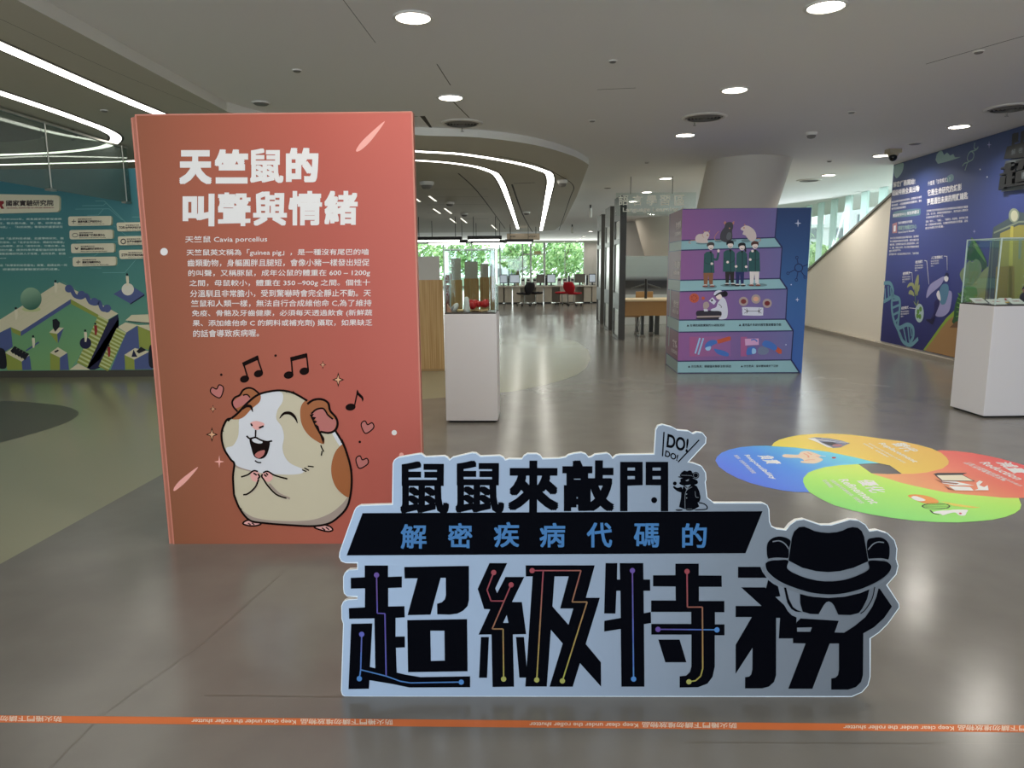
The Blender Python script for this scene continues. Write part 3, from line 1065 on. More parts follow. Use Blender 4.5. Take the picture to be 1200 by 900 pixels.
ar = Art(ST)
glyph = [
    (S1, [(162, 88), (299, 88), (299, 155), (380, 152), (380, 217), (300, 220), (300, 328), (395, 326), (397, 392), (343, 395), (343, 505), (397, 503), (398, 568), (345, 570), (350, 715), (400, 727), (490, 742), (780, 737), (780, 801), (425, 803), (330, 783), (190, 760), (187, 810), (67, 812), (83, 430), (207, 427), (193, 682), (224, 690), (219, 398), (71, 400), (69, 338), (163, 333), (164, 222), (81, 224), (80, 160), (162, 157)], ()),
    (S1, [(394, 97), (773, 90), (773, 290), (765, 325), (740, 352), (705, 370), (660, 376), (587, 374), (586, 312), (615, 303), (632, 285), (638, 260), (637, 160), (607, 160), (548, 376), (413, 379), (472, 163), (396, 164)], ()),
    (S1, [(411, 408), (762, 402), (765, 708), (416, 713)], ([(547, 470), (629, 470), (631, 645), (550, 647)],)),
    (S2, [(118, 74), (222, 74), (152, 222), (163, 250), (212, 155), (322, 155), (250, 302), (308, 302), (333, 490), (255, 492), (262, 798), (136, 800), (130, 492), (54, 493), (122, 345), (87, 343), (49, 225)], ([(219, 378), (229, 424), (198, 424)],)),
    (S2, [(68, 507), (115, 507), (104, 746), (57, 746)], ()),
    (S2, [(273, 507), (320, 507), (335, 670), (340, 745), (293, 745)], ()),
    (S2, [(330, 87), (735, 87), (683, 277), (765, 277), (682, 548), (771, 655), (772, 798), (648, 660), (606, 798), (470, 798), (547, 545), (478, 465), (454, 797), (328, 797), (371, 152), (331, 152)], ([(499, 152), (582, 152), (532, 340), (609, 340), (581, 435), (487, 328)],)),
    (S3, [(48, 74), (117, 74), (115, 170), (133, 170), (131, 74), (269, 74), (270, 170), (309, 170), (310, 236), (271, 236), (272, 368), (313, 360), (315, 425), (273, 432), (276, 798), (141, 798), (137, 460), (40, 475), (41, 412), (137, 395), (135, 236), (112, 236), (106, 370), (40, 369)], ()),
    (S3, [(457, 77), (594, 77), (594, 146), (728, 147), (729, 213), (595, 213), (595, 296), (744, 296), (744, 362), (689, 362), (689, 433), (745, 433), (745, 497), (688, 497), (688, 680), (675, 740), (645, 780), (590, 801), (482, 803), (482, 737), (520, 733), (542, 712), (551, 680), (551, 493), (316, 493), (316, 430), (550, 430), (550, 360), (315, 360), (315, 293), (459, 293), (458, 211), (326, 210), (326, 145), (457, 145)], ()),
    (S3, [(357, 522), (482, 522), (522, 655), (398, 655)], ()),
    (S4, [(74, 96), (205, 96), (217, 125), (242, 160), (74, 160)], ()),
    (S4, [(92, 216), (232, 216), (238, 222), (250, 172), (280, 195), (308, 210), (322, 268), (293, 272), (345, 320), (365, 355), (390, 380), (417, 392), (413, 478), (396, 515), (313, 515), (320, 395), (297, 395), (297, 730), (285, 770), (255, 797), (215, 808), (115, 808), (115, 742), (140, 738), (152, 725), (158, 695), (159, 570), (60, 722), (60, 553), (155, 390), (60, 390), (60, 325), (212, 325)], ()),
    (S4, [(413, 478), (413, 452), (507, 450), (500, 478)], ()) if False else (S4, [(417, 420), (440, 398), (664, 412), (640, 480), (695, 482), (760, 440), (820, 390), (860, 330), (885, 270), (897, 222), (905, 225), (976, 328), (930, 395), (870, 450), (808, 485), (806, 730), (795, 770), (765, 800), (720, 815), (620, 815), (620, 750), (645, 745), (660, 730), (665, 700), (665, 545), (611, 545), (510, 810), (368, 810), (470, 545), (396, 543), (396, 512), (410, 480), (412, 450)], ([(420, 452), (507, 450), (498, 476), (420, 476)],)),
]
for Z, p, hs in glyph:
    ar.poly(Z(p), K2, 2, False, [Z(h) for h in hs])
ar.build('main_lettering', stand)

ar = Art(ST)
banner = [S6([(138, 398)])[0], S7([(1170, 503)])[0], S7([(1078, 730)])[0], S6([(52, 627)])[0]]
ar.poly(banner, K2, 2)
ar.build('banner_print', stand)
ar = Art(ST)
chars(ar, S6, '鼠鼠', [(342, 118, 608, 400), (640, 114, 906, 397)], K2, 3, 0.0, 0.026)
chars(ar, S6, '來', [(925, 114, 1200, 396)], K2, 3, 0.0, 0.036)
chars(ar, S7, '敲', [(88, 228, 370, 503)], K2, 3, 0.0, 0.038)
ar.poly(S7([(400, 236), (522, 236), (522, 362), (440, 365), (440, 503), (400, 503)]), K2, 3, False, [S7([(440, 267), (480, 267), (480, 283), (440, 283)]), S7([(440, 313), (480, 313), (480, 330), (440, 330)])])
ar.poly(S7([(538, 236), (660, 236), (660, 503), (620, 503), (620, 363), (538, 362)]), K2, 3, False, [S7([(575, 267), (619, 267), (619, 283), (575, 283)]), S7([(575, 313), (619, 313), (619, 330), (575, 330)])])
ar.disc(S7([(584, 443)])[0], 3.5, K2, 3)
ar.build('upper_lettering', stand)
ar = Art(ST)
m_blue = mat('print_blue', (58, 116, 172), rough=0.5, gain=0.85)
chars(ar, S6, '解密疾', [(345, 457, 485, 590), (600, 452, 732, 587), (848, 446, 985, 582)], m_blue, 4, 0.0, 0.02)
chars(ar, S7, '病代碼的', [(-35, 566, 103, 698), (220, 564, 357, 698), (474, 568, 612, 698), (735, 568, 868, 700)], m_blue, 4, 0.0, 0.02)
ar.build('banner_lettering', stand)

# circuit lines and nodes
ar = Art(ST)


def mixc(a, b, t):
    return tuple(int((a[i] + (b[i] - a[i]) * t) / 12) * 12 for i in range(3))


PUR, BLU, RED, YEL, IND = (98, 72, 148), (74, 128, 190), (150, 62, 72), (160, 160, 84), (88, 92, 176)


def circuit(Z, pts, c0, c1, ends=(True, True)):
    px = Z(pts)
    # subdivide so that the printed colour runs along the line
    L = sum(math.dist(p, q) for p, q in zip(px, px[1:]))
    d = 0
    for p, q in zip(px, px[1:]):
        l = math.dist(p, q)
        n = max(1, int(l / 14))
        for i in range(n):
            a = (p[0] + (q[0] - p[0]) * i / n, p[1] + (q[1] - p[1]) * i / n)
            b = (p[0] + (q[0] - p[0]) * (i + 1) / n, p[1] + (q[1] - p[1]) * (i + 1) / n)
            c = mixc(c0, c1, (d + l * (i + .5) / n) / L)
            ar.stroke([a, b], 1.5, mat('circuit_%d_%d_%d' % c, c, 0.5, gain=0.85), 4, False)
        d += l
    for k, c in ((0, c0), (-1, c1)):
        if ends[k]:
            ar.disc(px[k], 3.1, mat('circuit_%d_%d_%d' % c, c, 0.5, gain=0.85), 5)


circuit(S1, [(232, 143), (236, 367), (281, 369), (288, 735)], PUR, IND, (True, False))
circuit(S1, [(145, 490), (139, 698), (131, 750)], IND, BLU)
circuit(S1, [(139, 698), (288, 735), (370, 765), (430, 775), (728, 770)], BLU, BLU, (False, True))
circuit(S2, [(143, 128), (104, 230), (127, 295), (203, 295)], RED, RED, (True, False))
circuit(S2, [(245, 200), (134, 459), (198, 459), (201, 752)], RED, YEL)
circuit(S2, [(368, 117), (654, 117), (602, 301), (690, 301), (545, 763)], RED, YEL)
circuit(S2, [(433, 117), (395, 757)], RED, YEL, (False, True))
circuit(S3, [(205, 117), (212, 752)], PUR, BLU)
circuit(S3, [(525, 122), (527, 331), (615, 331), (617, 690), (605, 735), (575, 762), (536, 768)], RED, YEL)
circuit(S3, [(355, 461), (700, 464)], PUR, BLU)
ar.build('circuit_print', stand)

# mouse head with hat
ar = Art(ST)
m_grey = mat('standee_grey_print', (110, 117, 126), rough=0.45, gain=0.9, spec=0.3)
ar.poly(S5([(60, 350), (100, 400), (170, 455), (200, 560), (250, 615), (310, 640), (520, 660), (540, 735), (640, 680), (720, 560), (748, 465), (840, 400), (850, 340), (820, 290), (840, 240), (790, 170), (700, 170), (640, 100), (560, 105), (450, 130), (320, 95), (240, 130), (220, 175), (150, 155), (85, 200), (85, 300)]), m_grey, 3) if False else None
ar.poly(S5([(104, 302), (92, 250), (98, 205), (125, 178), (165, 168), (205, 175), (232, 195), (222, 240), (216, 295), (160, 294)]), K2, 3, True)
ar.poly(S5([(680, 195), (720, 175), (765, 175), (800, 200), (812, 245), (800, 307), (740, 298), (688, 298)]), K2, 3, True)
ar.stroke(S5([(126, 198), (165, 193), (198, 210), (220, 240)]), 1.3, m_grey, 4)
ar.stroke(S5([(685, 245), (715, 212), (745, 200), (778, 203)]), 1.3, m_grey, 4)
crown = [(219, 308), (238, 175), (252, 138), (280, 113), (310, 110), (340, 121), (370, 135), (410, 143), (455, 146), (500, 142), (535, 133), (565, 118), (595, 112), (625, 116), (648, 135), (662, 170), (686, 312), (600, 350), (520, 370), (452, 376), (380, 370), (300, 350)]
ar.poly(S5(crown), K2, 5)
ar.stroke(S5(crown[:17]), 1.0, m_grey, 4, False)
brim = smooth([(85, 335), (92, 318), (120, 308), (160, 306), (217, 308), (212, 355), (280, 395), (370, 422), (450, 430), (540, 422), (630, 393), (690, 357), (688, 311), (760, 310), (800, 318), (820, 345), (800, 385), (740, 430), (640, 475), (540, 500), (450, 506), (350, 495), (250, 465), (160, 425), (100, 375)])
halo = [(x + (x - 450) * 0.05, y + (14 if y > 400 else 6 if y > 330 else -7)) for x, y in brim]
ar.poly(S5(brim), K2, 6)
ar.stroke(S5(smooth([(70, 345), (95, 390), (155, 438), (250, 480), (350, 510), (450, 521), (545, 515), (645, 490), (745, 444), (812, 395)], False)), 3.4, m_grey, 5, False)
ar.stroke(S5(smooth([(95, 303), (125, 297), (160, 295), (219, 299)], False)), 1.6, m_grey, 5, False)
ar.stroke(S5(smooth([(686, 302), (760, 299), (805, 308)], False)), 1.6, m_grey, 5, False)
ar.poly(S5([(286, 503), (330, 515), (370, 521), (452, 527), (550, 519), (640, 498), (692, 476), (680, 530), (650, 590), (630, 615), (580, 627), (510, 625), (485, 570), (470, 553), (455, 547), (440, 552), (425, 570), (395, 622), (345, 620), (302, 607), (288, 560)]), K2, 6)
ar.poly(S5([(192, 466), (205, 466), (220, 530), (245, 580), (270, 598), (302, 610), (262, 607), (236, 592), (212, 555)]), K2, 6)
ar.stroke(S5([(708, 465), (695, 525), (660, 595)]), 0.9, m_grey, 7)
ar.stroke(S5([(723, 462), (708, 530), (668, 595), (640, 618)]), 1.0, K2, 7)
ar.build('mouse_head_print', stand)
ar = Art(ST)
ar.text('DO!', S8([(205, 135)])[0], S8([(392, 182)])[0], S8([(193, 255)])[0], K2, 3, 0.03, 4)
ar.text('DO!', S8([(188, 280)])[0], S8([(300, 322)])[0], S8([(178, 335)])[0], K2, 3, 0.03, 4)
ar.stroke(S8([(173, 120), (160, 335)]), 1.5, K2, 3, False)
ar.stroke(S8([(482, 190), (296, 386)]), 1.5, K2, 3, False)
ar.build('sound_lettering', stand)
ar = Art(ST, step=0.0003)
ar.disc(S8([(452, 502)])[0], 4.1, K2, 3)
ar.ring(S8([(452, 502)])[0], 2.9, 0.5, m_grey, 4)
ar.poly(S8([(300, 512), (335, 510), (420, 514), (430, 526), (350, 526), (302, 520)]), K2, 5, True)
ar.poly(S8([(320, 510), (320, 485), (335, 470), (352, 460), (375, 466), (398, 458), (418, 470), (424, 512)]), K2, 5, True)
ar.stroke(S8([(325, 500), (420, 504)]), 0.45, m_grey, 6)
ar.poly(S8([(322, 530), (400, 522), (462, 545), (468, 572), (440, 585), (395, 585), (350, 592), (318, 582), (306, 570), (318, 556)]), K2, 5, True)
ar.poly(S8([(362, 546), (392, 532), (386, 552), (370, 553)]), m_grey, 6)
ar.poly(S8([(348, 588), (378, 605), (425, 578), (462, 598), (482, 640), (494, 690), (478, 712), (468, 740), (482, 775), (438, 802), (345, 796), (305, 780), (322, 700), (326, 645)]), K2, 5)
ar.poly(S8([(330, 650), (290, 640), (254, 610), (262, 596), (290, 612), (328, 606)]), K2, 5, True)
ar.disc(S8([(268, 573)])[0], 2.2, K2, 5)
ar.poly(S8([(455, 690), (492, 690), (484, 732), (460, 735)]), K2, 5, True)
ar.stroke(S8([(478, 742), (525, 752), (552, 778), (540, 800), (445, 806)]), 1.2, K2, 5)
ar.poly(S8([(346, 592), (372, 612), (402, 592), (372, 632)]), m_grey, 6)
ar.stroke(S8([(420, 602), (362, 650), (357, 788)]), 0.6, m_grey, 6)
ar.stroke(S8([(445, 640), (452, 690), (478, 696)]), 0.5, m_grey, 6)
for c in ((370, 666), (371, 700)):
    ar.disc(S8([c])[0], 0.8, m_grey, 6)
for c in ((305, 806), (395, 803)):
    ar.disc(S8([c])[0], 4.2, K2, 5, ry=1.1)
    ar.stroke(S8([(c[0] - 24, c[1] - 5), (c[0] + 24, c[1] - 6)]), 0.5, m_grey, 6)
ar.build('small_mouse_print', stand)

# ================================================================== STEPPED DISPLAY BOX
f0, f1 = at_z(793.8, 437.5, 0), at_z(939.5, 437.0, 0)
l0 = at_z(779.3, 425.5, 0)
BXF = Face(f0, f1 - f0, (0, 0, 1))
BXL = Face(l0, f0 - l0, (0, 0, 1))
w_, d_ = (f1 - f0).length, min((f0 - l0).length, 1.08)
h_ = BXF.uv(870, 244)[1]
box = thing('display_box', 'big square exhibition box printed with purple steps, lab mice and people in green coats', 'display box', (f0 + f1) / 2)
m_navy = gmat('box_blue_print', [(0.0, (62, 98, 170)), (0.5, (54, 96, 150)), (1.0, (38, 62, 108))], (0, 0, 1), rough=0.5)
m_pur = gmat('box_purple_print', [(0.0, (134, 86, 140)), (0.5, (112, 90, 142)), (1.0, (98, 106, 154))], (1, 0, 0), rough=0.5, gain=1.35)
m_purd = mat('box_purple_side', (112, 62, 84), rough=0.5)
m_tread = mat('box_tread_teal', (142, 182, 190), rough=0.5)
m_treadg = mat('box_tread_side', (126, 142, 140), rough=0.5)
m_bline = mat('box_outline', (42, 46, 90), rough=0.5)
back = [BXF.P(w_, 0), BXF.P(w_, 0, -d_ * 0.95), BXF.P(0, 0, -d_ * 0.95)]
q0 = [BXF.P(0, 0), BXF.P(w_, 0), BXF.P(w_ + 0.02, 0, -d_ * 0.93), f0 + (l0 - f0).normalized() * d_]
mb = MB()
lo = [Vector((p.x, p.y, 0)) for p in q0]
hi = [Vector((p.x, p.y, h_)) for p in q0]
mb.add(lo + hi, [(0, 1, 5, 4)], m_navy)
mb.add(lo + hi, [(1, 2, 6, 5), (2, 3, 7, 6), (3, 2, 1, 0), (4, 5, 6, 7)], m_bline)
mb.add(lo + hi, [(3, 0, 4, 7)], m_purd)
mb.build('box_body', box)
B = zm(760, 220, 3.752)
ar = Art(BXF, step=0.0008)
ris = [[(152, 96), (567, 87), (556, 219), (147, 232)], [(143, 275), (587, 262), (578, 399), (139, 407)], [(136, 457), (610, 445), (603, 578), (133, 582)], [(131, 635), (636, 629), (627, 757), (129, 763)]]
trd = [[(147, 232), (556, 219), (587, 262), (143, 275)], [(139, 407), (578, 399), (610, 445), (136, 457)], [(133, 582), (603, 578), (636, 629), (131, 635)], [(129, 763), (627, 757), (664, 813), (127, 816)]]
lefts = []
for p in ris + trd:
    uv = ar.uvs(B(p))
    uv[0] = (0.0, uv[0][1])
    uv[3] = (0.0, max(uv[3][1], 0.004))
    uv[2] = (uv[2][0], max(uv[2][1], 0.004))
    uv[0] = (0, min(uv[0][1], h_))
    uv[1] = (uv[1][0], min(uv[1][1], h_))
    ar.poly_uv(uv, m_pur if p in ris else m_tread, 1)
    if p in trd:
        ar.stroke_uv([uv[0], uv[1]], 0.016, m_bline, 3)
        ar.stroke_uv([uv[1], uv[2]], 0.02, m_bline, 3)
        ar.stroke_uv([uv[3], uv[2]], 0.016, m_bline, 3)
    else:
        ar.stroke_uv([uv[1], uv[2]], 0.016, m_bline, 3)
    lefts.append((p in ris, uv[0][1], uv[3][1]))
ar.build('step_print', box)
ar = Art(Face(f0 + (l0 - f0).normalized() * d_, f0 - l0, (0, 0, 1)), step=0.0008)
for is_r, v0, v1 in lefts:
    if not is_r:
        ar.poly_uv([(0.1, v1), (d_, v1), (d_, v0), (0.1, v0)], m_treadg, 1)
        ar.stroke_uv([(0.1, v1), (d_, v1)], 0.014, m_bline, 2)
        ar.stroke_uv([(0.1, v0), (d_, v0)], 0.014, m_bline, 2)
ar.stroke_uv([(0.1, 0), (0.1, h_)], 0.03, m_bline, 2)
ar.stroke_uv([(0.3, 0.3), (0.34, 1.0), (0.28, 1.25)], 0.07, m_treadg, 3)
m_lab = mat('box_label_white', (206, 188, 190), rough=0.5)
for (is_r, v0, v1), (a, b2) in zip([q for q in lefts if q[0]], (('動物實驗', '活體動物'), ('臨床人體試驗', '志願受試者'), ('替代方法', '細胞‧晶片‧電腦'), ('教學', '仿生教具‧模型'))):
    hgt = v0 - v1
    vs, fs = glyphs(a, 0.02, 2)
    ar.mb.add([ar.F.P(d_ * 0.58 + x * d_ * 0.36, v1 + hgt * (0.40 + 0.26 * y_), 0.002) for x, y_ in vs], fs, m_lab)
    vs, fs = glyphs(b2, 0.01, 2)
    ar.mb.add([ar.F.P(d_ * 0.50 + x * d_ * 0.44, v1 + hgt * (0.18 + 0.14 * y_), 0.002) for x, y_ in vs], fs, m_lab)
ar.build('side_print', box)

# pictures on the box
P = zm(800, 255, 10)
Q = zm(800, 330, 8.185)
ar = Art(BXF, step=0.0007)
mw = mat('print_mouse_white', (206, 190, 186), rough=0.5)
mg = mat('print_mouse_grey', (64, 62, 70), rough=0.5)
ml = mat('print_mouse_lightgrey', (90, 92, 100), rough=0.5)
mo = mat('print_ear_orange', (188, 126, 104), rough=0.5)
shd = mat('print_step_grey', (104, 134, 140), rough=0.5)
sk = mat('print_skin', (232, 216, 210), rough=0.5)
coat = mat('print_coat_green', (38, 84, 86), rough=0.5)
coatd = mat('print_coat_line', (22, 52, 58), rough=0.5)
for c, r1, r2 in (((230, 303), 7.5, 1.2), ((420, 275), 4.5, 1.6), ((740, 272), 5.5, 2), ((315, 808), 8.5, 2.4), ((560, 795), 12, 1.6), ((870, 790), 12, 2.0), ((600, 270), 3, 1.4)):
    ar.disc(P([c])[0], r1, shd, 4, ry=r2)
ar.stroke(P([(150, 265), (95, 270), (72, 290), (95, 305)]), 0.6, mo, 5)
ar.poly(P([(150, 270), (152, 225), (185, 195), (235, 190), (255, 170), (290, 165), (312, 190), (308, 225), (290, 255), (298, 290), (265, 298), (180, 295)]), mw, 5, True)
ar.disc(P([(290, 206)])[0], 1.0, mo, 6)
ar.stroke(P([(235, 190), (232, 215), (250, 235)]), 0.4, mo, 6)
ar.poly(P([(300, 165), (318, 148), (318, 175)]), mo, 5)
ar.poly(P([(255, 172), (240, 152), (268, 160)]), mo, 5)
ar.stroke(P([(450, 260), (395, 265), (372, 240), (395, 190), (425, 160)]), 0.6, mo, 4)
for e in ([(495, 90), (478, 60), (500, 38), (515, 70)], [(570, 85), (582, 55), (605, 38), (600, 80)]):
    ar.poly(P(e), mo, 5)
ar.poly(P([(445, 260), (438, 210), (455, 160), (490, 110), (500, 70), (540, 52), (580, 62), (590, 110), (578, 160), (582, 220), (565, 270), (500, 290)]), mg, 6, True)
ar.poly(P([(510, 240), (520, 190), (545, 170), (570, 190), (565, 240), (535, 262)]), ml, 7, True)
ar.disc(P([(548, 125)])[0], 0.8, mo, 7)
ar.stroke(P([(572, 150), (558, 165), (578, 185)]), 1.2, mg, 8)
ar.stroke(P([(860, 250), (905, 248), (910, 270), (880, 285), (830, 272)]), 0.6, mo, 4)
ar.poly(P([(678, 130), (705, 105), (740, 92), (790, 108), (840, 150), (862, 205), (855, 250), (810, 280), (770, 255), (735, 210), (700, 195), (712, 160), (690, 148)]), mw, 6, True)
ar.poly(P([(722, 95), (722, 70), (740, 92)]), mo, 7)
ar.disc(P([(718, 120)])[0], 0.9, mo, 7)
# four people in green coats
bk = mat('print_hair_black', (20, 20, 26), rough=0.5)
hb = mat('print_hair_brown', (78, 44, 36), rough=0.5)
tan = mat('print_trouser_tan', (134, 88, 60), rough=0.5)
nav = mat('print_trouser_navy', (30, 40, 92), rough=0.5)
wh = mat('print_trouser_white', (222, 214, 212), rough=0.5)
dk = mat('print_trouser_black', (32, 28, 28), rough=0.5)
sh_br = mat('print_shoe_brown', (120, 60, 50), rough=0.5)


def fig(cx_, hy, hair, leg, shoe, w0, x0, x1, y0, y1, lx0, lx1, ly1, long=False):
    ar.poly(P([(lx0, y1 - 8), ((lx0 + lx1) / 2 + 3, y1 - 8), ((lx0 + lx1) / 2 - 12, ly1), (lx0 + 6, ly1)]), leg, 6)
    ar.poly(P([((lx0 + lx1) / 2 - 3, y1 - 8), (lx1, y1 - 8), (lx1 - 6, ly1), ((lx0 + lx1) / 2 + 12, ly1)]), leg, 6)
    for sx in (lx0 + 22, lx1 - 14):
        ar.disc(P([(sx, ly1 + 12)])[0], 2.2, sk, 6, ry=1.0)
        ar.disc(P([(sx, ly1 + 22)])[0], 3.2, shoe, 7, ry=1.0)
    ar.poly(P([(x0 + 8, y0 + 30), (x0 + 35, y0 + 5), (cx_ - 12, y0), (cx_ + 14, y0), (x1 - 35, y0 + 5), (x1 - 8, y0 + 35), (x1 - 2, y1 - 40), (x1, y1), (x0, y1), (x0 + 2, y1 - 60)]), coat, 8)
    ar.stroke(P([(cx_ + 5, y0 + 5), (cx_ + 4, y1)]), 0.9, coatd, 9, False)
    ar.poly(P([(cx_ - 14, y0 - 4), (cx_ + 14, y0 - 4), (cx_ + 6, y0 + 22), (cx_ - 4, y0 + 22)]), bk, 9)
    ar.disc(P([(cx_, hy + 48)])[0], 3.3, sk, 10, ry=3.7)
    ar.poly(P([(cx_ - 42, hy + 50), (cx_ - 44, hy + 15), (cx_ - 15, hy - 4), (cx_ + 20, hy - 4), (cx_ + 40, hy + 12), (cx_ + 38, hy + 48), (cx_ + 22, hy + 30), (cx_ - 18, hy + 32)]), hair, 11, True)
    if long:
        ar.poly(P([(cx_ + 22, hy + 25), (cx_ + 40, hy + 20), (cx_ + 50, hy + 95), (cx_ + 34, hy + 98), (cx_ + 24, hy + 60)]), hair, 9, True)
    ar.stroke(P([(cx_ - 14, hy + 62), (cx_ + 2, hy + 72), (cx_ + 18, hy + 62)]), 0.5, bk, 12)


fig(328, 293, mat('print_hair_grey', (64, 56, 54), rough=0.5), tan, sh_br, 0, 242, 372, 398, 648, 242, 358, 782)
ar.stroke(P([(352, 480), (400, 490), (418, 410)]), 2.6, coat, 9)
ar.disc(P([(418, 390)])[0], 1.5, sk, 10, ry=1.9)
fig(556, 274, bk, dk, bk, 0, 470, 618, 378, 634, 497, 604, 765)
fig(694, 298, bk, nav, bk, 0, 622, 762, 392, 636, 618, 720, 775, True)
fig(846, 282, hb, wh, sh_br, 0, 768, 908, 380, 632, 783, 896, 770)
for c in ((340, 540), (525, 522), (742, 576), (624, 572), (790, 492), (816, 392)):
    ar.disc(P([c])[0], 1.6, sk, 12, ry=1.5)
for l in ([(262, 470), (262, 530), (335, 545)], [(490, 470), (500, 510), (530, 520)], [(612, 470), (590, 515), (540, 528)], [(745, 460), (742, 560)], [(780, 440), (778, 490)], [(890, 470), (880, 495), (800, 495)]):
    ar.stroke(P(l), 0.5, coatd, 11)
ar.build('people_and_mice_print', box)

ar = Art(BXF, step=0.0007)
ora = mat('print_orange', (186, 84, 58), rough=0.5)
orad = mat('print_orange_dark', (140, 50, 46), rough=0.5)
lab = mat('print_labcoat', (206, 208, 222), rough=0.5)
blk = mat('print_machine_black', (40, 34, 48), rough=0.5)
dish = mat('print_dish', (168, 150, 146), rough=0.5)
glv = mat('print_glove_blue', (66, 110, 186), rough=0.5)
glvl = mat('print_glove_light', (150, 190, 226), rough=0.5)
rosy = gmat('print_panel_rose', [(0, (158, 92, 140)), (1, (92, 102, 170))], (1, 0, 0))
blkt = mat('print_caption', (26, 40, 52), rough=0.5)
ar.disc(Q([(110, 158)])[0], 5.6, ora, 4)
for a in range(7):
    ar.disc((Q([(110, 158)])[0][0] + 3 * math.cos(a * 0.9), Q([(110, 158)])[0][1] + 3 * math.sin(a * .9)), 0.7, orad, 5)
ar.disc(Q([(196, 160)])[0], 2.0, ora, 4)
ar.poly(Q([(140, 360), (138, 340), (128, 315), (132, 290), (165, 278), (340, 280), (375, 295), (372, 325), (362, 345), (360, 362)]), blk, 4, True)
ar.poly(Q([(135, 330), (372, 325), (368, 340), (138, 346)]), dish, 5)
ar.poly(Q([(345, 358), (372, 320), (360, 285), (275, 280), (278, 262), (320, 245), (335, 205), (365, 165), (385, 150), (415, 185), (432, 270), (425, 340), (395, 360)]), lab, 5, True)
ar.stroke(Q([(345, 215), (372, 240), (365, 250)]), 0.6, blk, 6)
ar.poly(Q([(320, 135), (345, 118), (372, 130), (372, 158), (350, 172), (325, 160)]), sk, 6, True)
ar.poly(Q([(305, 130), (340, 105), (380, 98), (415, 100), (425, 125), (400, 145), (375, 140), (360, 118), (315, 142)]), blk, 7, True)
ar.poly(Q([(298, 118), (315, 92), (350, 82), (375, 92), (340, 108), (306, 132)]), lab, 8, True)
ar.disc(Q([(405, 118)])[0], 3.3, blk, 7)
ar.poly(Q([(250, 185), (285, 150), (322, 190), (300, 222)]), lab, 5)
ar.disc(Q([(280, 180)])[0], 1.2, blk, 6)
ar.poly(Q([(195, 235), (205, 200), (240, 195), (255, 230), (230, 262), (205, 262)]), dish, 5, True)
ar.poly(Q([(200, 262), (240, 265), (240, 285), (205, 285)]), lab, 6)
for c, m_ in (((583, 190), mat('print_heart_dark', (120, 52, 52))), ((702, 167), mat('print_cells_peach', (214, 166, 140))), ((810, 208), mat('print_kidney', (110, 36, 40)))):
    ar.disc(Q([c])[0], 5.4, dish, 4)
    ar.disc(Q([c])[0], 3.2, m_, 5, ry=2.8)
ar.poly(smooth([(q[0], q[1]) for q in Q([(572, 262), (582, 245), (755, 248), (772, 262), (770, 312), (755, 326), (590, 324), (573, 312)])], True, 3), lab, 4)
ar.stroke(Q([(610, 283), (740, 283)]), 0.5, blk, 5, False)
for l in ([(590, 262), (622, 283), (590, 304)], [(755, 262), (728, 283), (755, 304)], [(612, 255), (626, 283), (612, 306)], [(735, 255), (724, 283), (735, 306)]):
    ar.stroke(Q(l), 0.5, blk, 5, False)
for x0, x1 in ((65, 460), (556, 950)):
    ar.poly(Q([(x0, 530), (x0 + 60, 529), (x0 + 60, 717), (x0, 718)]), mat('print_panel_pink', (160, 90, 138)), 4)
    ar.poly(Q([(x0 + 60, 529), (x1 if x0 < 100 else x0 + 340, 524), (x1 if x0 < 100 else x0 + 340, 715), (x0 + 60, 717)]), rosy if x0 < 100 else m_pur, 4)
for l in ([(165, 540), (120, 690)], [(198, 542), (150, 700)]):
    ar.stroke(Q(l), 1.9, glvl, 5, False)
ar.poly(Q([(212, 615), (235, 580), (275, 560), (320, 565), (328, 590), (290, 610), (260, 635), (225, 650)]), glv, 6, True)
ar.poly(Q([(218, 635), (268, 620), (262, 655), (230, 660)]), glvl, 7, True)
ar.poly(Q([(328, 560), (445, 525), (460, 530), (460, 562), (340, 597)]), ora, 5)
ar.poly(Q([(300, 645), (340, 650), (400, 665), (440, 690), (435, 715), (390, 712), (330, 690)]), glv, 6, True)
ar.poly(Q([(596, 548), (728, 545), (730, 607), (600, 612)]), mat('print_card_pink', (206, 160, 200)), 5)
ar.stroke(Q([(655, 560), (690, 555), (715, 575)]), 1.4, glv, 6)
ar.poly(Q([(612, 700), (615, 650), (640, 630), (685, 625), (705, 655), (690, 690), (650, 700)]), glv, 6, True)
ar.poly(Q([(668, 640), (700, 650), (700, 685), (665, 690)]), glvl, 7, True)
ar.poly(Q([(720, 680), (725, 640), (765, 622), (815, 640), (825, 675), (790, 700), (740, 698)]), mat('print_blob_grey', (112, 124, 152)), 6, True)
ar.poly(Q([(760, 600), (790, 565), (850, 580), (905, 625), (885, 660), (830, 640), (785, 625)]), glv, 7, True)
ar.poly(Q([(905, 622), (950, 655), (948, 692), (918, 690), (888, 662)]), ora, 6)
for s, x0, y0, x1, y1 in (('▲ 在傳統細胞實驗的3D細胞測試', 38, 408, 402, 432), ('▲ 運用晶片系統仿器官重建實驗功能', 538, 402, 945, 428), ('▲ 仿生教具:模擬臨床靜脈注射/採血', 50, 802, 465, 826), ('▲ 仿生教具:鼠球體操練皮下注射', 556, 800, 915, 822)):
    t = Q([(x0, y0), (x1, y0 - 3), (x0, y1)])
    ar.text(s, t[0], t[1], t[2], blkt, 4, 0.02, 2)
m_mol = mat('print_molecule', (24, 40, 84))
c0 = B([(660, 352)])[0]
ar.ring(c0, 4.6, 1.1, m_mol, 3)
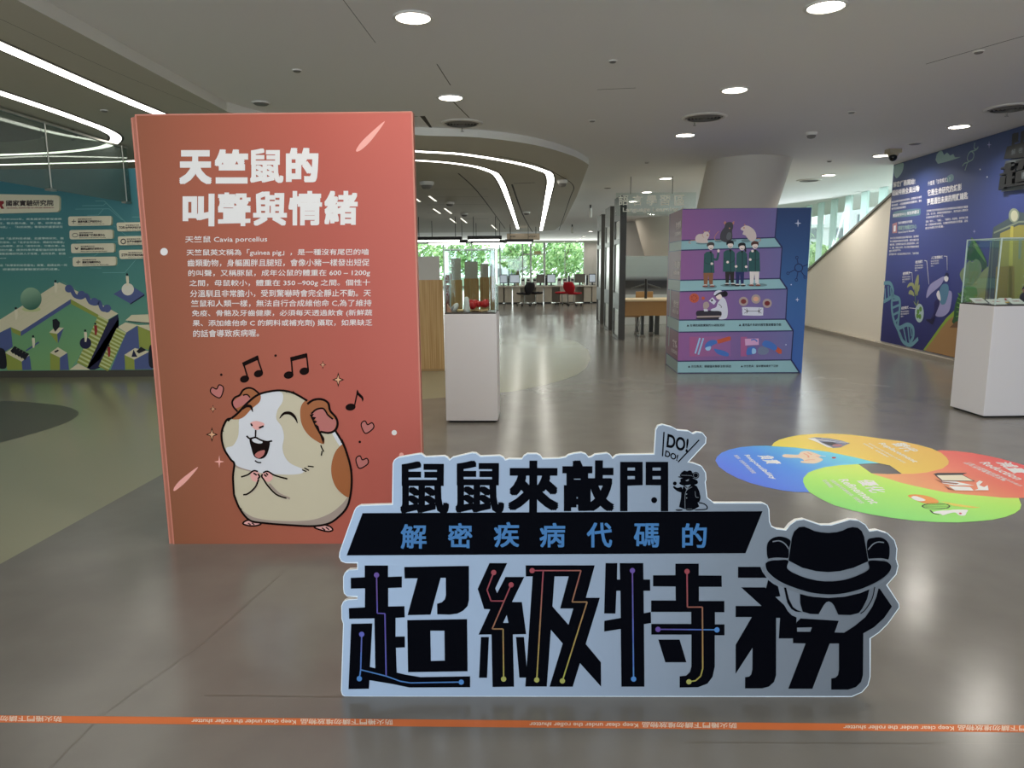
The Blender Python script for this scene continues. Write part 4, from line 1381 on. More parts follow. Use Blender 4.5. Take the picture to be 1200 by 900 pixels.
for a in ((652, 307), (613, 376), (650, 405), (688, 393)):
    p = B([a])[0]
    dd = math.dist(p, c0)
    s0 = (c0[0] + (p[0] - c0[0]) * 4.8 / dd, c0[1] + (p[1] - c0[1]) * 4.8 / dd)
    s1 = (c0[0] + (p[0] - c0[0]) * (dd - 1.6) / dd, c0[1] + (p[1] - c0[1]) * (dd - 1.6) / dd)
    ar.stroke([s0, s1], 0.9, m_mol, 3, False)
    ar.ring(p, 1.5, 0.7, m_mol, 3, n=12)
ar.stroke([(c0[0] + 4.6, c0[1] - 1.5), B([(699, 338)])[0]], 0.9, m_mol, 3, False)
m_spk = mat('print_sparkle', (196, 200, 222))
ar.star(B([(657, 156)])[0], 3.9, m_spk, 3, 0.26)
ar.star(B([(654, 492)])[0], 2.4, m_spk, 3, 0.28)
for a in ((627, 426), (604, 690)):
    ar.disc(B([a])[0], 0.7, m_spk, 4)
ar.build('laboratory_print', box)

# ================================================================== FLOOR DECAL
F1 = zm(830, 500, 3.243)
F2 = zm(835, 500, 6.667)
F3 = zm(1010, 500, 6.316)
dc = at_z(1020, 560, 0)
decal = thing('floor_sticker', 'round floor sticker of four swirling petals in blue, yellow, red and green', 'floor sticker', (dc.x, dc.y, 0))
pet = [('blue_petal', [(0, (92, 112, 226)), (0.5, (80, 138, 226)), (1, (104, 204, 228))], [(27, 130), (33, 115), (50, 100), (80, 88), (120, 79), (170, 74), (220, 73), (330, 80), (460, 97), (560, 118), (650, 140), (610, 141), (570, 143), (500, 147), (440, 155), (400, 167), (380, 175), (362, 195), (360, 210), (368, 230), (385, 250), (330, 249), (280, 243), (220, 231), (160, 215), (110, 196), (70, 175), (40, 153)]),
       ('yellow_petal', [(0, (236, 206, 84)), (0.5, (238, 190, 84)), (1, (226, 178, 84))], [(240, 75), (250, 61), (270, 50), (305, 40), (350, 32), (410, 28), (470, 27), (540, 31), (600, 38), (670, 48), (740, 57), (800, 70), (850, 84), (885, 100), (906, 118), (914, 132), (912, 144), (890, 160), (830, 175), (780, 180), (735, 180), (710, 162), (690, 148), (650, 140), (560, 118), (460, 97), (330, 80)]),
       ('red_petal', [(0, (246, 166, 108)), (0.55, (236, 116, 96)), (1, (222, 80, 84))], [(868, 92), (884, 90), (940, 93), (1000, 100), (1060, 111), (1110, 122), (1170, 138), (1235, 158), (1290, 182), (1325, 206), (1335, 228), (1318, 248), (1280, 262), (1230, 270), (1180, 272), (1120, 271), (1060, 265), (980, 259), (900, 250), (840, 238), (780, 225), (730, 213), (690, 200), (650, 188), (620, 178), (680, 181), (735, 180), (780, 180), (830, 175), (890, 160), (912, 144), (914, 132), (906, 118), (885, 100)]),
       ('green_petal', [(0, (110, 206, 116)), (0.5, (168, 222, 100)), (1, (226, 234, 96))], [(570, 143), (500, 147), (440, 155), (400, 167), (380, 175), (362, 195), (360, 210), (368, 230), (385, 250), (430, 277), (480, 300), (550, 320), (620, 335), (700, 348), (780, 358), (870, 364), (950, 365), (1020, 361), (1080, 355), (1130, 344), (1165, 330), (1185, 315), (1190, 298), (1180, 272), (1120, 271), (1060, 265), (980, 259), (900, 250), (840, 238), (780, 225), (730, 213), (690, 200), (650, 188), (620, 178), (595, 160)])]
m_sw = mat('sticker_white', (240, 240, 236), rough=0.45)
m_skin = mat('sticker_hand_peach', (246, 206, 182), rough=0.45)
m_sk2 = mat('sticker_hand_line', (222, 160, 132), rough=0.45)
m_sblack = mat('sticker_black', (40, 34, 40), rough=0.45)
m_sred = mat('sticker_red', (196, 66, 78), rough=0.45)
for nm, st, pts in pet:
    ax = {'blue_petal': (0.9, 0.25, 0), 'yellow_petal': (1, 0, 0), 'red_petal': (0.9, 0.1, 0), 'green_petal': (0.45, 0.6, 0)}[nm]
    g = gmat('sticker_' + nm, st, ax, rough=0.42, gain=1.3)
    ar = Art(FLOOR, step=0.0006)
    ar.poly(F1(pts), g, 3)
    po = ar.build(nm, decal)
    a2 = Art(FLOOR, step=0.0006)
    if nm == 'blue_petal':
        T = [('負責', F2([(462, 228), (545, 293), (348, 228)]), .03), ('Responsibility', F2([(285, 222), (510, 412), (234, 224)]), .02), ('對動物、社會與科學負責的態度', F2([(195, 224), (345, 366), (163, 226)]), .01)]
        a2.poly(F2([(545, 228), (570, 218), (665, 222), (690, 200), (740, 192), (790, 205), (850, 230), (830, 240), (862, 262), (800, 290), (700, 285), (690, 272), (715, 268), (680, 248), (600, 246), (555, 240)]), m_skin, 5, True)
        for l in ([(712, 212), (745, 228), (750, 245)], [(740, 205), (775, 222)], [(720, 268), (760, 262), (800, 262)], [(810, 232), (835, 240)]):
            a2.stroke(F2(l), 0.7, m_sk2, 6)
        a2.stroke(F2([(835, 232), (885, 234)]), 0.8, m_sw, 6)
        a2.disc(F2([(948, 246)])[0], 2.6, m_sred, 6, ry=1.0)
    elif nm == 'yellow_petal':
        T = [('替代', F3([(318, 122), (430, 184), (212, 125)]), .03), ('Replacement', F3([(165, 122), (430, 264), (107, 125)]), .02), ('使用其他方法取代動物進行科學研究', F3([(62, 125), (332, 271), (42, 126)]), .01), ('細胞培養、電腦模擬等', F3([(22, 125), (205, 226), (4, 127)]), .01)]
        a2.poly(F2([(742, 95), (800, 85), (900, 92), (1000, 110), (1075, 132), (1040, 145), (1000, 165), (940, 170), (850, 130)]), mat('sticker_slate', (120, 128, 158), rough=0.45), 5)
        a2.poly(F2([(742, 95), (800, 92), (850, 128), (940, 168), (900, 165), (820, 125)]), m_sw, 6)
        a2.poly(F2([(850, 122), (940, 125), (985, 140), (960, 155), (900, 145)]), m_sblack, 6)
        a2.disc(F2([(975, 150)])[0], 6, mat('sticker_rose', (178, 120, 124), rough=0.45), 7, ry=1.5)
        for l in ([(780, 98), (1040, 132)], [(800, 105), (960, 122)], [(850, 92), (1060, 130)]):
            a2.stroke(F2(l), 0.5, m_sw, 7)
    elif nm == 'red_petal':
        T = [('減量', F3([(1098, 264), (1245, 345), (985, 266)]), .03), ('Reduction', F3([(935, 264), (1215, 392), (865, 268)]), .02), ('以最少的實驗動物獲得最多的資訊', F3([(802, 266), (1195, 442), (778, 270)]), .01), ('避免重複實驗與浪費', F3([(768, 266), (1070, 402), (745, 270)]), .01)]
        for lay, (p, m_) in enumerate((([(528, 352), (560, 345), (778, 345), (745, 358), (548, 362)], m_sblack), ([(540, 362), (742, 358), (838, 408), (590, 405)], m_sblack), ([(552, 364), (740, 361), (825, 405), (596, 401)], mat('sticker_paper', (232, 220, 196), rough=0.45)), ([(575, 408), (690, 410), (830, 440), (700, 440), (600, 425)], m_sw), ([(535, 392), (600, 412), (720, 425), (700, 432), (590, 420)], mat('sticker_brown', (150, 92, 80), rough=0.45)), ([(640, 445), (800, 452), (830, 480), (690, 478)], m_sw), ([(605, 440), (660, 468), (690, 478), (640, 470)], mat('sticker_brown', (150, 92, 80), rough=0.45)), ([(845, 425), (870, 405), (895, 415), (868, 440), (905, 455), (930, 440), (938, 478), (830, 478), (860, 468)], m_sw))):
            a2.poly(F3(p), m_, 5 + lay)
    else:
        T = [('優化', F1([(622, 202), (683, 250), (562, 205)]), .03), ('Refinement', F1([(528, 200), (657, 292), (493, 203)]), .02), ('改善飼養環境與實驗技術,減輕痛苦', F1([(475, 203), (595, 292), (460, 205)]), .01), ('提升動物福祉', F1([(447, 203), (478, 232), (431, 205)]), .01)]
        a2.poly(F3([(340, 515), (380, 505), (450, 510), (520, 528), (568, 555), (545, 572), (470, 572), (400, 548)]), mat('sticker_orange', (230, 150, 70), rough=0.45), 5, True)
        a2.poly(F3([(365, 525), (400, 518), (470, 545), (440, 556), (390, 545)]), m_sw, 6, True)
        a2.poly(F3([(580, 555), (700, 575), (880, 602), (820, 606), (680, 590)]), mat('sticker_sand', (226, 206, 96), rough=0.45), 5)
        a2.ring(F3([(548, 592)])[0], 16, 0.6, m_sblack, 5, ry=3.4)
        for k in (-5, 0, 5):
            a2.stroke([(F3([(548, 592)])[0][0] - 15, F3([(548, 592)])[0][1] + k * 0.2), (F3([(548, 592)])[0][0] + 15, F3([(548, 592)])[0][1] + k * 0.5)], 0.4, m_sblack, 5)
        a2.poly(F3([(525, 640), (560, 628), (640, 622), (700, 618), (780, 620), (775, 640), (760, 662), (720, 660), (690, 640), (640, 648), (600, 660), (580, 650)]), m_sw, 6, True)
        a2.disc(F3([(729, 647)])[0], 1.7, m_sred, 7, ry=1.0)
        a2.stroke(F3([(570, 655), (530, 645), (505, 622)]), 0.9, m_sblack, 6)
    for s, t, bo in T:
        a2.text(s, t[0], t[1], t[2], m_sw, 5, bo, 2)
    a2.build(nm.split('_')[0] + '_petal_print', po)

# ================================================================== ORANGE FLOOR TAPE
m_tape = mat('tape_orange', (222, 118, 62), rough=0.5, gain=1.0)
m_tapew = mat('tape_white', (246, 226, 206), rough=0.5, gain=1.0)
tape = thing('floor_tape', 'long orange floor tape with white upside down printing, in front of the title sign', 'floor tape', at_z(600, 850, 0))


def ty(x):
    return 842.6 + (854.2 - 842.6) * x / 1200.0


ar = Art(FLOOR, step=0.0006)
px = [(-260 + i * 20, ty(-260 + i * 20) - 4.2) for i in range(86)]
px2 = [(-260 + i * 20, ty(-260 + i * 20) + 4.2) for i in range(86)]
ar.poly(px + px2[::-1], m_tape, 1)
ar.build('tape_strip', tape)
ar = Art(FLOOR, step=0.0006)
for x0, x1, s in ((-170, -45, 'Keep clear under the roller shutter'), (-41, 72, '防火捲門下請勿堆放物品'), (224, 347, 'Keep clear under the roller shutter'), (352, 460, '防火捲門下請勿堆放物品'), (620, 748, 'Keep clear under the roller shutter'), (752, 863, '防火捲門下請勿堆放物品'), (988, 1118, 'Keep clear under the roller shutter'), (1122, 1234, '防火捲門下請勿堆放物品')):
    # read from the far side: the line starts at its right-hand end
    ar.text(s, (x1, ty(x1) + 3.2), (x0, ty(x0) + 3.2), (x1 - 0.5, ty(x1) - 3.2), m_tapew, 3, 0.015, 3)
ar.build('tape_lettering', tape)

# ================================================================== RIGHT WALL MURAL
m_mural = gmat('mural_blue', [(0.0, (34, 36, 98)), (0.45, (60, 68, 136)), (1.0, (44, 62, 106))], (0, 0, 1), rough=0.5, gain=1.2)
u0 = uM + 0.02
u1 = wr_u(4.2)
zb = 0.10
mural = thing('wall_mural', 'deep blue printed mural along the right wall with helix and leaves', 'mural', WALLR.P((u0 + u1) / 2, 0))
mb = MB()
mb.prism(WALLR, [(u0, zb), (u1, zb), (u1, H - 0.005), (u0, H - 0.005)], 0.001, 0.02, m_mural)
mb.build('mural_panel', mural)
M1, M2, M3, M4 = zm(1030, 170, 6.92), zm(1030, 290, 6.92), zm(1120, 140, 3.913), zm(1120, 140, 6.43)
M5 = zm(1110, 260, 8.18)
mt = mat('mural_white', (220, 218, 224), rough=0.5)
m_dna = mat('mural_helix', (96, 138, 156), rough=0.5, gain=1.4)
m_sage = mat('mural_sage', (120, 146, 146), rough=0.5, gain=1.4)
m_pill = mat('mural_pill', (86, 118, 132), rough=0.5)
m_grn = mat('mural_green', (94, 140, 66), rough=0.5)
m_grnd = mat('mural_green_dark', (40, 84, 52), rough=0.5)
m_grnl = mat('mural_green_light', (148, 154, 110), rough=0.5)
m_olive = mat('mural_leaf_olive', (122, 140, 108), rough=0.5)
m_sandp = mat('mural_sand', (158, 122, 80), rough=0.5)
m_lime = mat('mural_lime', (132, 162, 60), rough=0.5)
ar = Art(WALLR, step=0.001, base=0.021)
ar.poly(M1([(140, 165), (205, 145), (210, 180), (195, 225), (170, 258), (150, 268), (135, 240), (132, 200)]), m_sage, 1, True)
ar.poly(M1([(470, 120), (480, 75), (510, 42), (525, 48), (540, 80), (565, 60), (590, 85), (615, 72), (630, 100), (680, 95), (640, 110), (560, 135), (490, 152)]), m_sage, 1)
Hx = [(50, 290), (100, 290), (125, 340), (125, 390), (175, 420), (180, 490), (172, 560), (170, 650), (240, 625), (285, 650), (290, 720), (260, 780)]
Hy = [(48, 440), (100, 410), (125, 380), (115, 440), (118, 520), (135, 600), (165, 665), (185, 720), (215, 770), (270, 790), (330, 740)]
ar.stroke(M2(Hx), 2.4, m_dna, 2)
ar.stroke(M2(Hy), 2.4, m_dna, 2)
for l in ([(60, 330), (62, 425)], [(85, 310), (90, 405)], [(105, 320), (110, 400)], [(122, 430), (165, 425)], [(120, 490), (178, 465)], [(120, 550), (178, 520)], [(135, 610), (176, 570)], [(180, 690), (200, 740)], [(210, 650), (235, 770)], [(245, 635), (258, 760)], [(268, 650), (275, 720)]):
    ar.stroke(M2(l), 1.6, m_dna, 2, False)
ar.poly(M2([(370, 832), (430, 750), (500, 650), (560, 570), (620, 515), (690, 480), (760, 465), (760, 940), (640, 895)]), m_lime, 2)
ar.poly(M2([(385, 836), (450, 752), (520, 655), (580, 585), (640, 545), (760, 520), (760, 940), (640, 895)]), m_sandp, 3)
ar.build('helix_print', mural)

ar = Art(WALLR, step=0.001, base=0.021)


def tline(Z, s, x0, y0, x1, y1, hgt, m=mt, bo=0.01, fat=0.0, L=3):
    t = Z([(x0, y0), (x1, y1), (x0, y0 + hgt)])
    ar.text(s, t[0], t[1], t[2], m, L, bo, 2, fat)


tline(M1, '解密任務開始!', 128, 300, 305, 268, 44, fat=.02)
tline(M1, '超級特務全員出動', 118, 368, 340, 325, 46, fat=.02)
for i, s in enumerate(('歡迎來到動物特務的祕密基地,這裡有許多線索', '等你來探索,一起認識實驗動物的重要角色,還有', '牠們的貢獻與故事吧!')):
    tline(M1, s, 113, 455 + i * 27, 358 if i < 2 else 230, 410 + i * 30 if i < 2 else 492, 18)
p = M1([(125, 555), (160, 535), (330, 515), (348, 535), (345, 560), (320, 572), (160, 588), (125, 585)])
ar.poly(p, m_pill, 1, True)
tline(M1, '實驗動物中心‧開放參觀日', 125, 560, 335, 525, 26)
ar.poly(M1([(120, 640), (158, 625), (158, 712), (120, 715)]), mat('mural_rose', (170, 120, 130)), 2)
ar.poly(M1([(132, 655), (148, 650), (146, 700), (130, 702)]), mt, 3)
tline(M1, '國家實驗研究院', 168, 622, 282, 608, 20)
tline(M1, '國家生物模式中心', 168, 655, 318, 640, 36, m_sage, fat=.02)
tline(M1, 'National Center for Biomodels', 168, 700, 298, 684, 16)
for i in range(6):
    tline(M1, ('本中心致力於動物模式資源的開發與保存,提供學研', '界各項實驗動物與臨床前測試服務,推動生醫研究與', '產業發展,並落實動物福祉與人道管理的精神,以取', '代、減量、精緻化的原則,建立完整的實驗動物資源', '體系與技術平台。', '我們邀請大家一起走進生物模式的世界,了解科學家')[i], 103 - i * 2, 748 + i * 26, (335 if i != 4 else 190), 730 + i * 27.5, 17)
tline(M1, '什麼是「生物模式」?', 410, 295, 590, 255, 36)
ar.poly(M1([(565, 258), (600, 236), (618, 250), (616, 282), (590, 300), (565, 296)]), m_pill, 1, True)
tline(M1, '它是生命研究的縮影', 408, 362, 685, 310, 52, fat=.02)
tline(M1, '更是通往未來的關鍵鑰匙', 402, 436, 735, 378, 52, fat=.02)
for i, s in enumerate(('生物模式是科學家用來研究生命現象與疾病機制的重要', '工具,從小鼠、斑馬魚到細胞與晶片,牠們協助人類找到', '治療疾病的新方法。', '透過「替代」、「減量」、「精緻化」的原則,我們努力讓', '每一次實驗都更有價值,也讓動物得到更好的照顧,這就', '是生物模式的意義。')):
    yy = 525 + i * 27 + (6 if i > 2 else 0)
    tline(M1, s, 398 - i * 2, yy, (735 if i not in (2, 5) else 540), yy - (36 if i not in (2, 5) else 18), 18)
for x, y, n, s in ((205, 205, 3, '植物模式'), (308, 112, 3, '微生物模式'), (437, 76, 3, '人工智慧模式'), (193, 485, 3, '細胞模式')):
    tline(M2, s, x, y - 4, x + 58 if x != 437 else x + 92, y - 12, 24, fat=.015)
    for i in range(n):
        tline(M2, ('提供研究所需的', '模式與資源平', '台。')[i], x - 4, y + 30 + i * 19, x + (62 if i < 2 else 22), y + 25 + i * 19, 13)
for l in ([(258, 203), (280, 205), (284, 280)], [(380, 105), (400, 110), (418, 300)], [(540, 70), (565, 72), (567, 185)], [(258, 490), (310, 495)]):
    ar.stroke(M2(l), 0.4, mt, 3, False)
ar.build('mural_lettering', mural)

ar = Art(WALLR, step=0.001, base=0.021)
for l in ([(330, 218), (335, 270), (325, 330), (308, 390), (300, 345), (305, 280)], [(240, 325), (255, 292), (285, 285), (300, 310), (295, 345), (275, 310)], [(252, 375), (265, 345), (290, 360), (298, 395), (280, 385)], [(340, 300), (338, 345), (315, 378), (312, 345)], [(328, 360), (326, 385), (315, 390)], [(292, 435), (308, 455), (312, 475)], [(332, 425), (330, 460), (316, 475)]):
    ar.poly(M2(l), m_grnl, 3, True)
ar.stroke(M2([(318, 300), (306, 400), (315, 470)]), 0.6, m_grn, 3)
ar.disc(M2([(340, 532)])[0], 5.2, mat('mural_cell_pale', (170, 190, 196)), 3, ry=11)
for c in ((330, 520), (350, 500), (345, 560), (325, 555)):
    ar.disc(M2([c])[0], 1.6, m_grn, 4, ry=3)
lav = mat('mural_lavender', (150, 148, 194), rough=0.5)
ar.poly(M2([(398, 410), (405, 350), (430, 300), (480, 265), (540, 235), (530, 280), (500, 320), (440, 370)]), lav, 3, True)
ar.poly(M2([(480, 470), (540, 380), (580, 350), (605, 370), (600, 450), (580, 520), (530, 560), (470, 550)]), lav, 3, True)
ar.poly(M2([(512, 450), (505, 350), (530, 300), (570, 300), (580, 350), (565, 420), (545, 460)]), mat('mural_shirt_teal', (84, 126, 156)), 4, True)
ar.disc(M2([(560, 250)])[0], 2.6, mt, 5, ry=4)
ar.poly(M2([(545, 235), (560, 205), (580, 215), (576, 240), (562, 230)]), mat('mural_hair_navy', (34, 36, 80)), 6, True)
ar.poly(M2([(480, 380), (500, 350), (515, 420), (500, 430)]), mt, 5, True)
ar.poly(M2([(460, 520), (465, 440), (500, 420), (505, 460), (478, 530), (450, 590), (430, 590)]), mat('mural_trouser_navy', (42, 38, 92)), 5, True)
ar.poly(M2([(395, 585), (440, 580), (470, 560), (450, 622), (420, 608)]), mat('mural_shoe_navy', (36, 34, 70)), 5, True)
ar.build('reader_print', mural)

ar = Art(WALLR, step=0.001, base=0.021)
ar.poly(M5([(190, 330), (240, 200), (250, 150), (300, 200), (360, 300), (400, 400), (380, 460), (340, 440), (300, 380), (220, 370)]), m_grnd, 3, True)
ar.poly(M5([(250, 150), (300, 215), (350, 300), (390, 390), (340, 330), (290, 260)]), m_grn, 4, True)
ar.poly(M5([(190, 620), (140, 520), (150, 470), (190, 420), (230, 370), (260, 385), (290, 355), (330, 380), (350, 450), (330, 520), (260, 600)]), m_olive, 5, True)
for l in ([(200, 600), (230, 480), (240, 400)], [(210, 600), (280, 480), (300, 390)], [(215, 605), (310, 500), (340, 460)]):
    ar.stroke(M5(l), 0.4, m_grn, 6)
ar.poly(M5([(215, 640), (290, 550), (380, 450), (480, 380), (480, 780), (200, 780)]), m_grnl, 4)
ar.poly(M5([(180, 640), (230, 620), (290, 630), (310, 690), (280, 740), (200, 760)]), m_grn, 6, True)
ar.poly(M2([(620, 560), (630, 470), (655, 400), (690, 345), (745, 320), (760, 460), (760, 600), (690, 640), (610, 610)]), m_grnd, 4, True)
for a in range(6):
    ar.stroke(M2([(640 + a * 3, 560 - a * 38), (690, 545 - a * 30), (740, 480 - a * 25)]), 0.9, m_grn, 5)
ar.poly(M2([(588, 648), (640, 600), (700, 585), (760, 590), (760, 655)]), mat('mural_brown', (112, 84, 62)), 5)
# the glowing cabinet picture
yel = mat('mural_yellow', (152, 146, 76), rough=0.5)
yelb = mat('mural_yellow_bright', (184, 176, 86), rough=0.5)
gry = mat('mural_portal_grey', (72, 86, 92), rough=0.5)
gryl = mat('mural_portal_pale', (128, 140, 124), rough=0.5)
ar.poly(M3([(182, 495), (250, 455), (260, 425), (285, 410), (305, 425), (420, 440), (420, 860), (140, 840)]), gry, 6)
ar.poly(M3([(214, 522), (300, 484), (420, 484), (420, 830), (190, 830)]), yel, 7)
ar.poly(M3([(262, 490), (275, 488), (268, 830), (245, 830)]), yelb, 8)
ar.poly(M3([(300, 540), (315, 540), (310, 640), (298, 640)]), gryl, 8)
ar.poly(M3([(195, 675), (280, 672), (280, 830), (186, 830)]), mat('mural_door_ochre', (140, 122, 58)), 8)
ar.disc(M3([(278, 440)])[0], 6.2, gryl, 9, ry=8.5)
ar.disc(M3([(280, 442)])[0], 4.2, mat('mural_lamp', (184, 184, 160)), 10, ry=6.5)
ar.stroke(M3([(185, 520), (300, 470), (420, 462)]), 1.4, gryl, 9, False)
for l in ([(170, 560), (150, 830)], [(182, 560), (165, 830)]):
    ar.stroke(M3(l), 0.8, gryl, 9, False)
ar.build('plants_and_portal_print', mural)
ar = Art(WALLR, step=0.001, base=0.021)
ar.stroke(M4([(158, 175), (152, 215), (170, 225), (182, 208), (160, 232), (120, 245), (100, 290), (108, 320), (80, 330), (62, 352)]), 0.9, m_sage, 3)
ar.stroke(M4([(130, 238), (150, 260), (140, 300), (105, 322), (95, 345), (82, 385)]), 0.9, m_sage, 3)
ar.star(M4([(265, 190)])[0], 2.6, lav, 3, 0.25, ry=4.5)
ar.star(M4([(153, 843)])[0], 1.8, lav, 3, 0.25, ry=2.8)
for c in ((197, 376), (250, 433)):
    ar.disc(M4([c])[0], 0.8, mt, 3)
ar.build('star_print', mural)

# raised dark title letters on the mural
logo = thing('raised_title_letters', 'raised black title letters mounted at the top of the blue mural', 'wall letters', WALLR.P(*WALLR.uv(1190, 200)))
m_lg = mat('raised_letter_black', (26, 26, 28), rough=0.35)
m_lg2 = mat('raised_letter_back', (74, 80, 84), rough=0.45)
lf = Face(WALLR.P(0, 0, 0.11), WALLR.u, WALLR.v)
lf.n = WALLR.n
ZL = lambda q: lf.uv(*q)
TL = M4


def lpx(pts, k=1.0):           # main title glyph pixels mapped to the wall copy
    o = []
    for x, y in pts:
        # standee pixel -> wall pixel
        s = (x - 405) / 620.0
        t = (y - 655) / 160.0
        o.append((1171.5 + s * 172 - t * 3.0, 192.5 - s * 52 + t * (32 + s * 16)))
    return o


for nm, sl in (('raised_letter', slice(0, 3)), ('raised_letter', slice(3, 7)), ('raised_letter', slice(7, 10)), ('raised_letter', slice(10, 13))):
    mb = MB()
    for Z, p, hs in glyph[sl]:
        q = lpx(Z(p))
        mb.prism(lf, [ZL(a) for a in q], -0.04, 0.0, m_lg)
        for hpx in hs:
            mb.prism(lf, [ZL(a) for a in lpx(Z(hpx))], 0.0, 0.002, m_lg2)
    mb.build(nm, logo)
mb = MB()
bk_ = M4([(380, 205), (520, 165), (760, 95), (760, 220), (520, 280), (355, 300)])
mb.prism(lf, [ZL(a) for a in bk_], -0.045, -0.01, m_lg)
mb.build('raised_banner', logo)
mb = MB()
bk_ = M4([(350, 312), (520, 280), (760, 210), (760, 500), (520, 520), (455, 528), (400, 535), (316, 545), (330, 420), (338, 350)])
mb.prism(lf, [ZL(a) for a in bk_], -0.065, -0.045, m_lg2)
mb.build('letter_backing', logo)
ar = Art(lf, step=0.001, base=0.002)
for i, ch in enumerate('鼠鼠來敲門'):
    x = 428 + i * 66
    t = M4([(x, 108 - i * 17), (x + 52, 94 - i * 17), (x - 4, 192 - i * 17)])
    ar.text(ch, t[0], t[1], t[2], m_lg, 1, 0.02, 2, 0.04)
ar.build('raised_upper_letters', logo)
ar = Art(lf, step=0.001, base=-0.009)
for i, ch in enumerate('解密疾病代碼的'):
    x = 416 + i * 54
    t = M4([(x, 228 - i * 12), (x + 30, 221 - i * 12), (x - 2, 268 - i * 12)])
    ar.text(ch, t[0], t[1], t[2], m_lg2, 2, 0.02, 2)
ar.build('banner_letters', logo)

# ================================================================== LEFT MURAL WALL
wl = thing('mural_wall', 'teal green mural wall with white signs and an isometric staircase picture', 'mural', (-6.5, WLY, 0))
m_teal = gmat('mural_teal', [(0.0, (98, 140, 110)), (0.45, (68, 118, 110)), (1.0, (56, 108, 120))], (0, 0, 1), rough=0.55, gain=1.4)
xr_ = -2.9
ztop = at_y(80, 198, WLY).z
zbm = at_y(90, 434, WLY).z
mb = MB()
mb.box(((-14.9 + xr_) / 2, WLY + 0.08, (zbm + ztop) / 2), (xr_ + 14.9, 0.16, ztop - zbm), m_teal)
mb.build('mural_panel', wl)
mb = MB()
mb.box(((-14.9 + xr_) / 2, WLY + 0.085, zbm / 2), (xr_ + 14.9, 0.13, zbm), m_base)
mb.build('baseboard', wl)
L1, L2, L3 = zm(0, 220, 8.18), zm(70, 220, 8.18), zm(0, 320, 6.316)
tg = 1.35
t_cream = mat('teal_cream', (196, 186, 156), rough=0.6, gain=tg)
t_purple = mat('teal_purple', (72, 82, 124), rough=0.6, gain=tg)
t_dpurple = mat('teal_deep_purple', (26, 26, 56), rough=0.6, gain=tg)
t_lime = mat('teal_lime', (132, 140, 62), rough=0.6, gain=tg)
t_limel = mat('teal_lime_pale', (178, 182, 128), rough=0.6, gain=tg)
t_black = mat('teal_black', (20, 20, 28), rough=0.6, gain=tg)
t_text = mat('teal_text', (190, 206, 196), rough=0.6, gain=tg)
t_card = mat('teal_card', (206, 196, 170), rough=0.55, gain=tg)
t_cardt = mat('teal_card_text', (52, 40, 40), rough=0.55, gain=tg)
t_logo = mat('teal_logo_red', (132, 36, 38), rough=0.55, gain=tg)
t_line = mat('teal_line', (110, 156, 152), rough=0.6, gain=tg)
t_green = gmat('teal_ball', [(0, (54, 96, 80)), (1, (138, 168, 138))], (-0.3, 0, 1.1), gain=tg)
t_skirt = gmat('teal_floor_green', [(0, (112, 150, 96)), (1, (82, 136, 110))], (0, 0, 1), gain=tg)


def rrect(px, k=0.18):
    a = [Vector(p) for p in px]
    o = []
    for i in range(4):
        p, c, n = a[i - 1], a[i], a[(i + 1) % 4]
        s = min((p - c).length, (n - c).length) * k
        d0, d1 = (p - c).normalized(), (n - c).normalized()
        for t in (1.0, 0.45, 0.12):
            if t == 1.0:
                o.append(tuple(c + d0 * s))
            else:
                o.append(tuple(c + d0 * s * t + d1 * s * (1 - t) * (0.35 if t > 0.3 else 0.75)))
        o.append(tuple(c + d1 * s))
    return o


def signboard(name, px, nm_label):
    mb = MB()
    mb.prism(WALLL, [WALLL.uv(*p) for p in rrect(px)], 0.0, 0.04, t_card)
    return mb.build(name, wl)


ar = Art(WALLL, step=0.001)
for l in ([(340, 128), (428, 128), (700, 400)], [(215, 172), (420, 170), (440, 150)], [(150, 205), (475, 202), (600, 310)], [(265, 265), (370, 262), (418, 205)], [(695, 280), (770, 280)], [(90, 665), (330, 655), (380, 620)], [(410, 815), (625, 812), (730, 690)], [(290, 768), (400, 770)], [(160, 520), (800, 515)], [(520, 365), (640, 460), (800, 460)]):
    ar.stroke(L2(l), 0.5, t_line, 1, False)
ar.build('circuit_line_print', wl)
bd = signboard('title_board', L1([(-90, 62), (585, 75), (585, 235), (-90, 252)]), '')
ar = Art(WALLL, step=0.001, base=0.04)
t = L1([(80, 125), (530, 120), (80, 178)])
ar.text('國家實驗研究院', t[0], t[1], t[2], t_cardt, 2, 0.0, 3, 0.03)
t = L1([(85, 192), (535, 186), (85, 204)])
ar.text('NATIONAL INSTITUTES OF APPLIED RESEARCH', t[0], t[1], t[2], t_logo, 2, 0.02, 2)
ar.poly(L1([(-20, 130), (55, 128), (60, 150), (40, 168), (62, 203), (35, 205), (8, 165), (-5, 205), (-25, 205)]), t_logo, 2)
ar.build('board_lettering', bd)
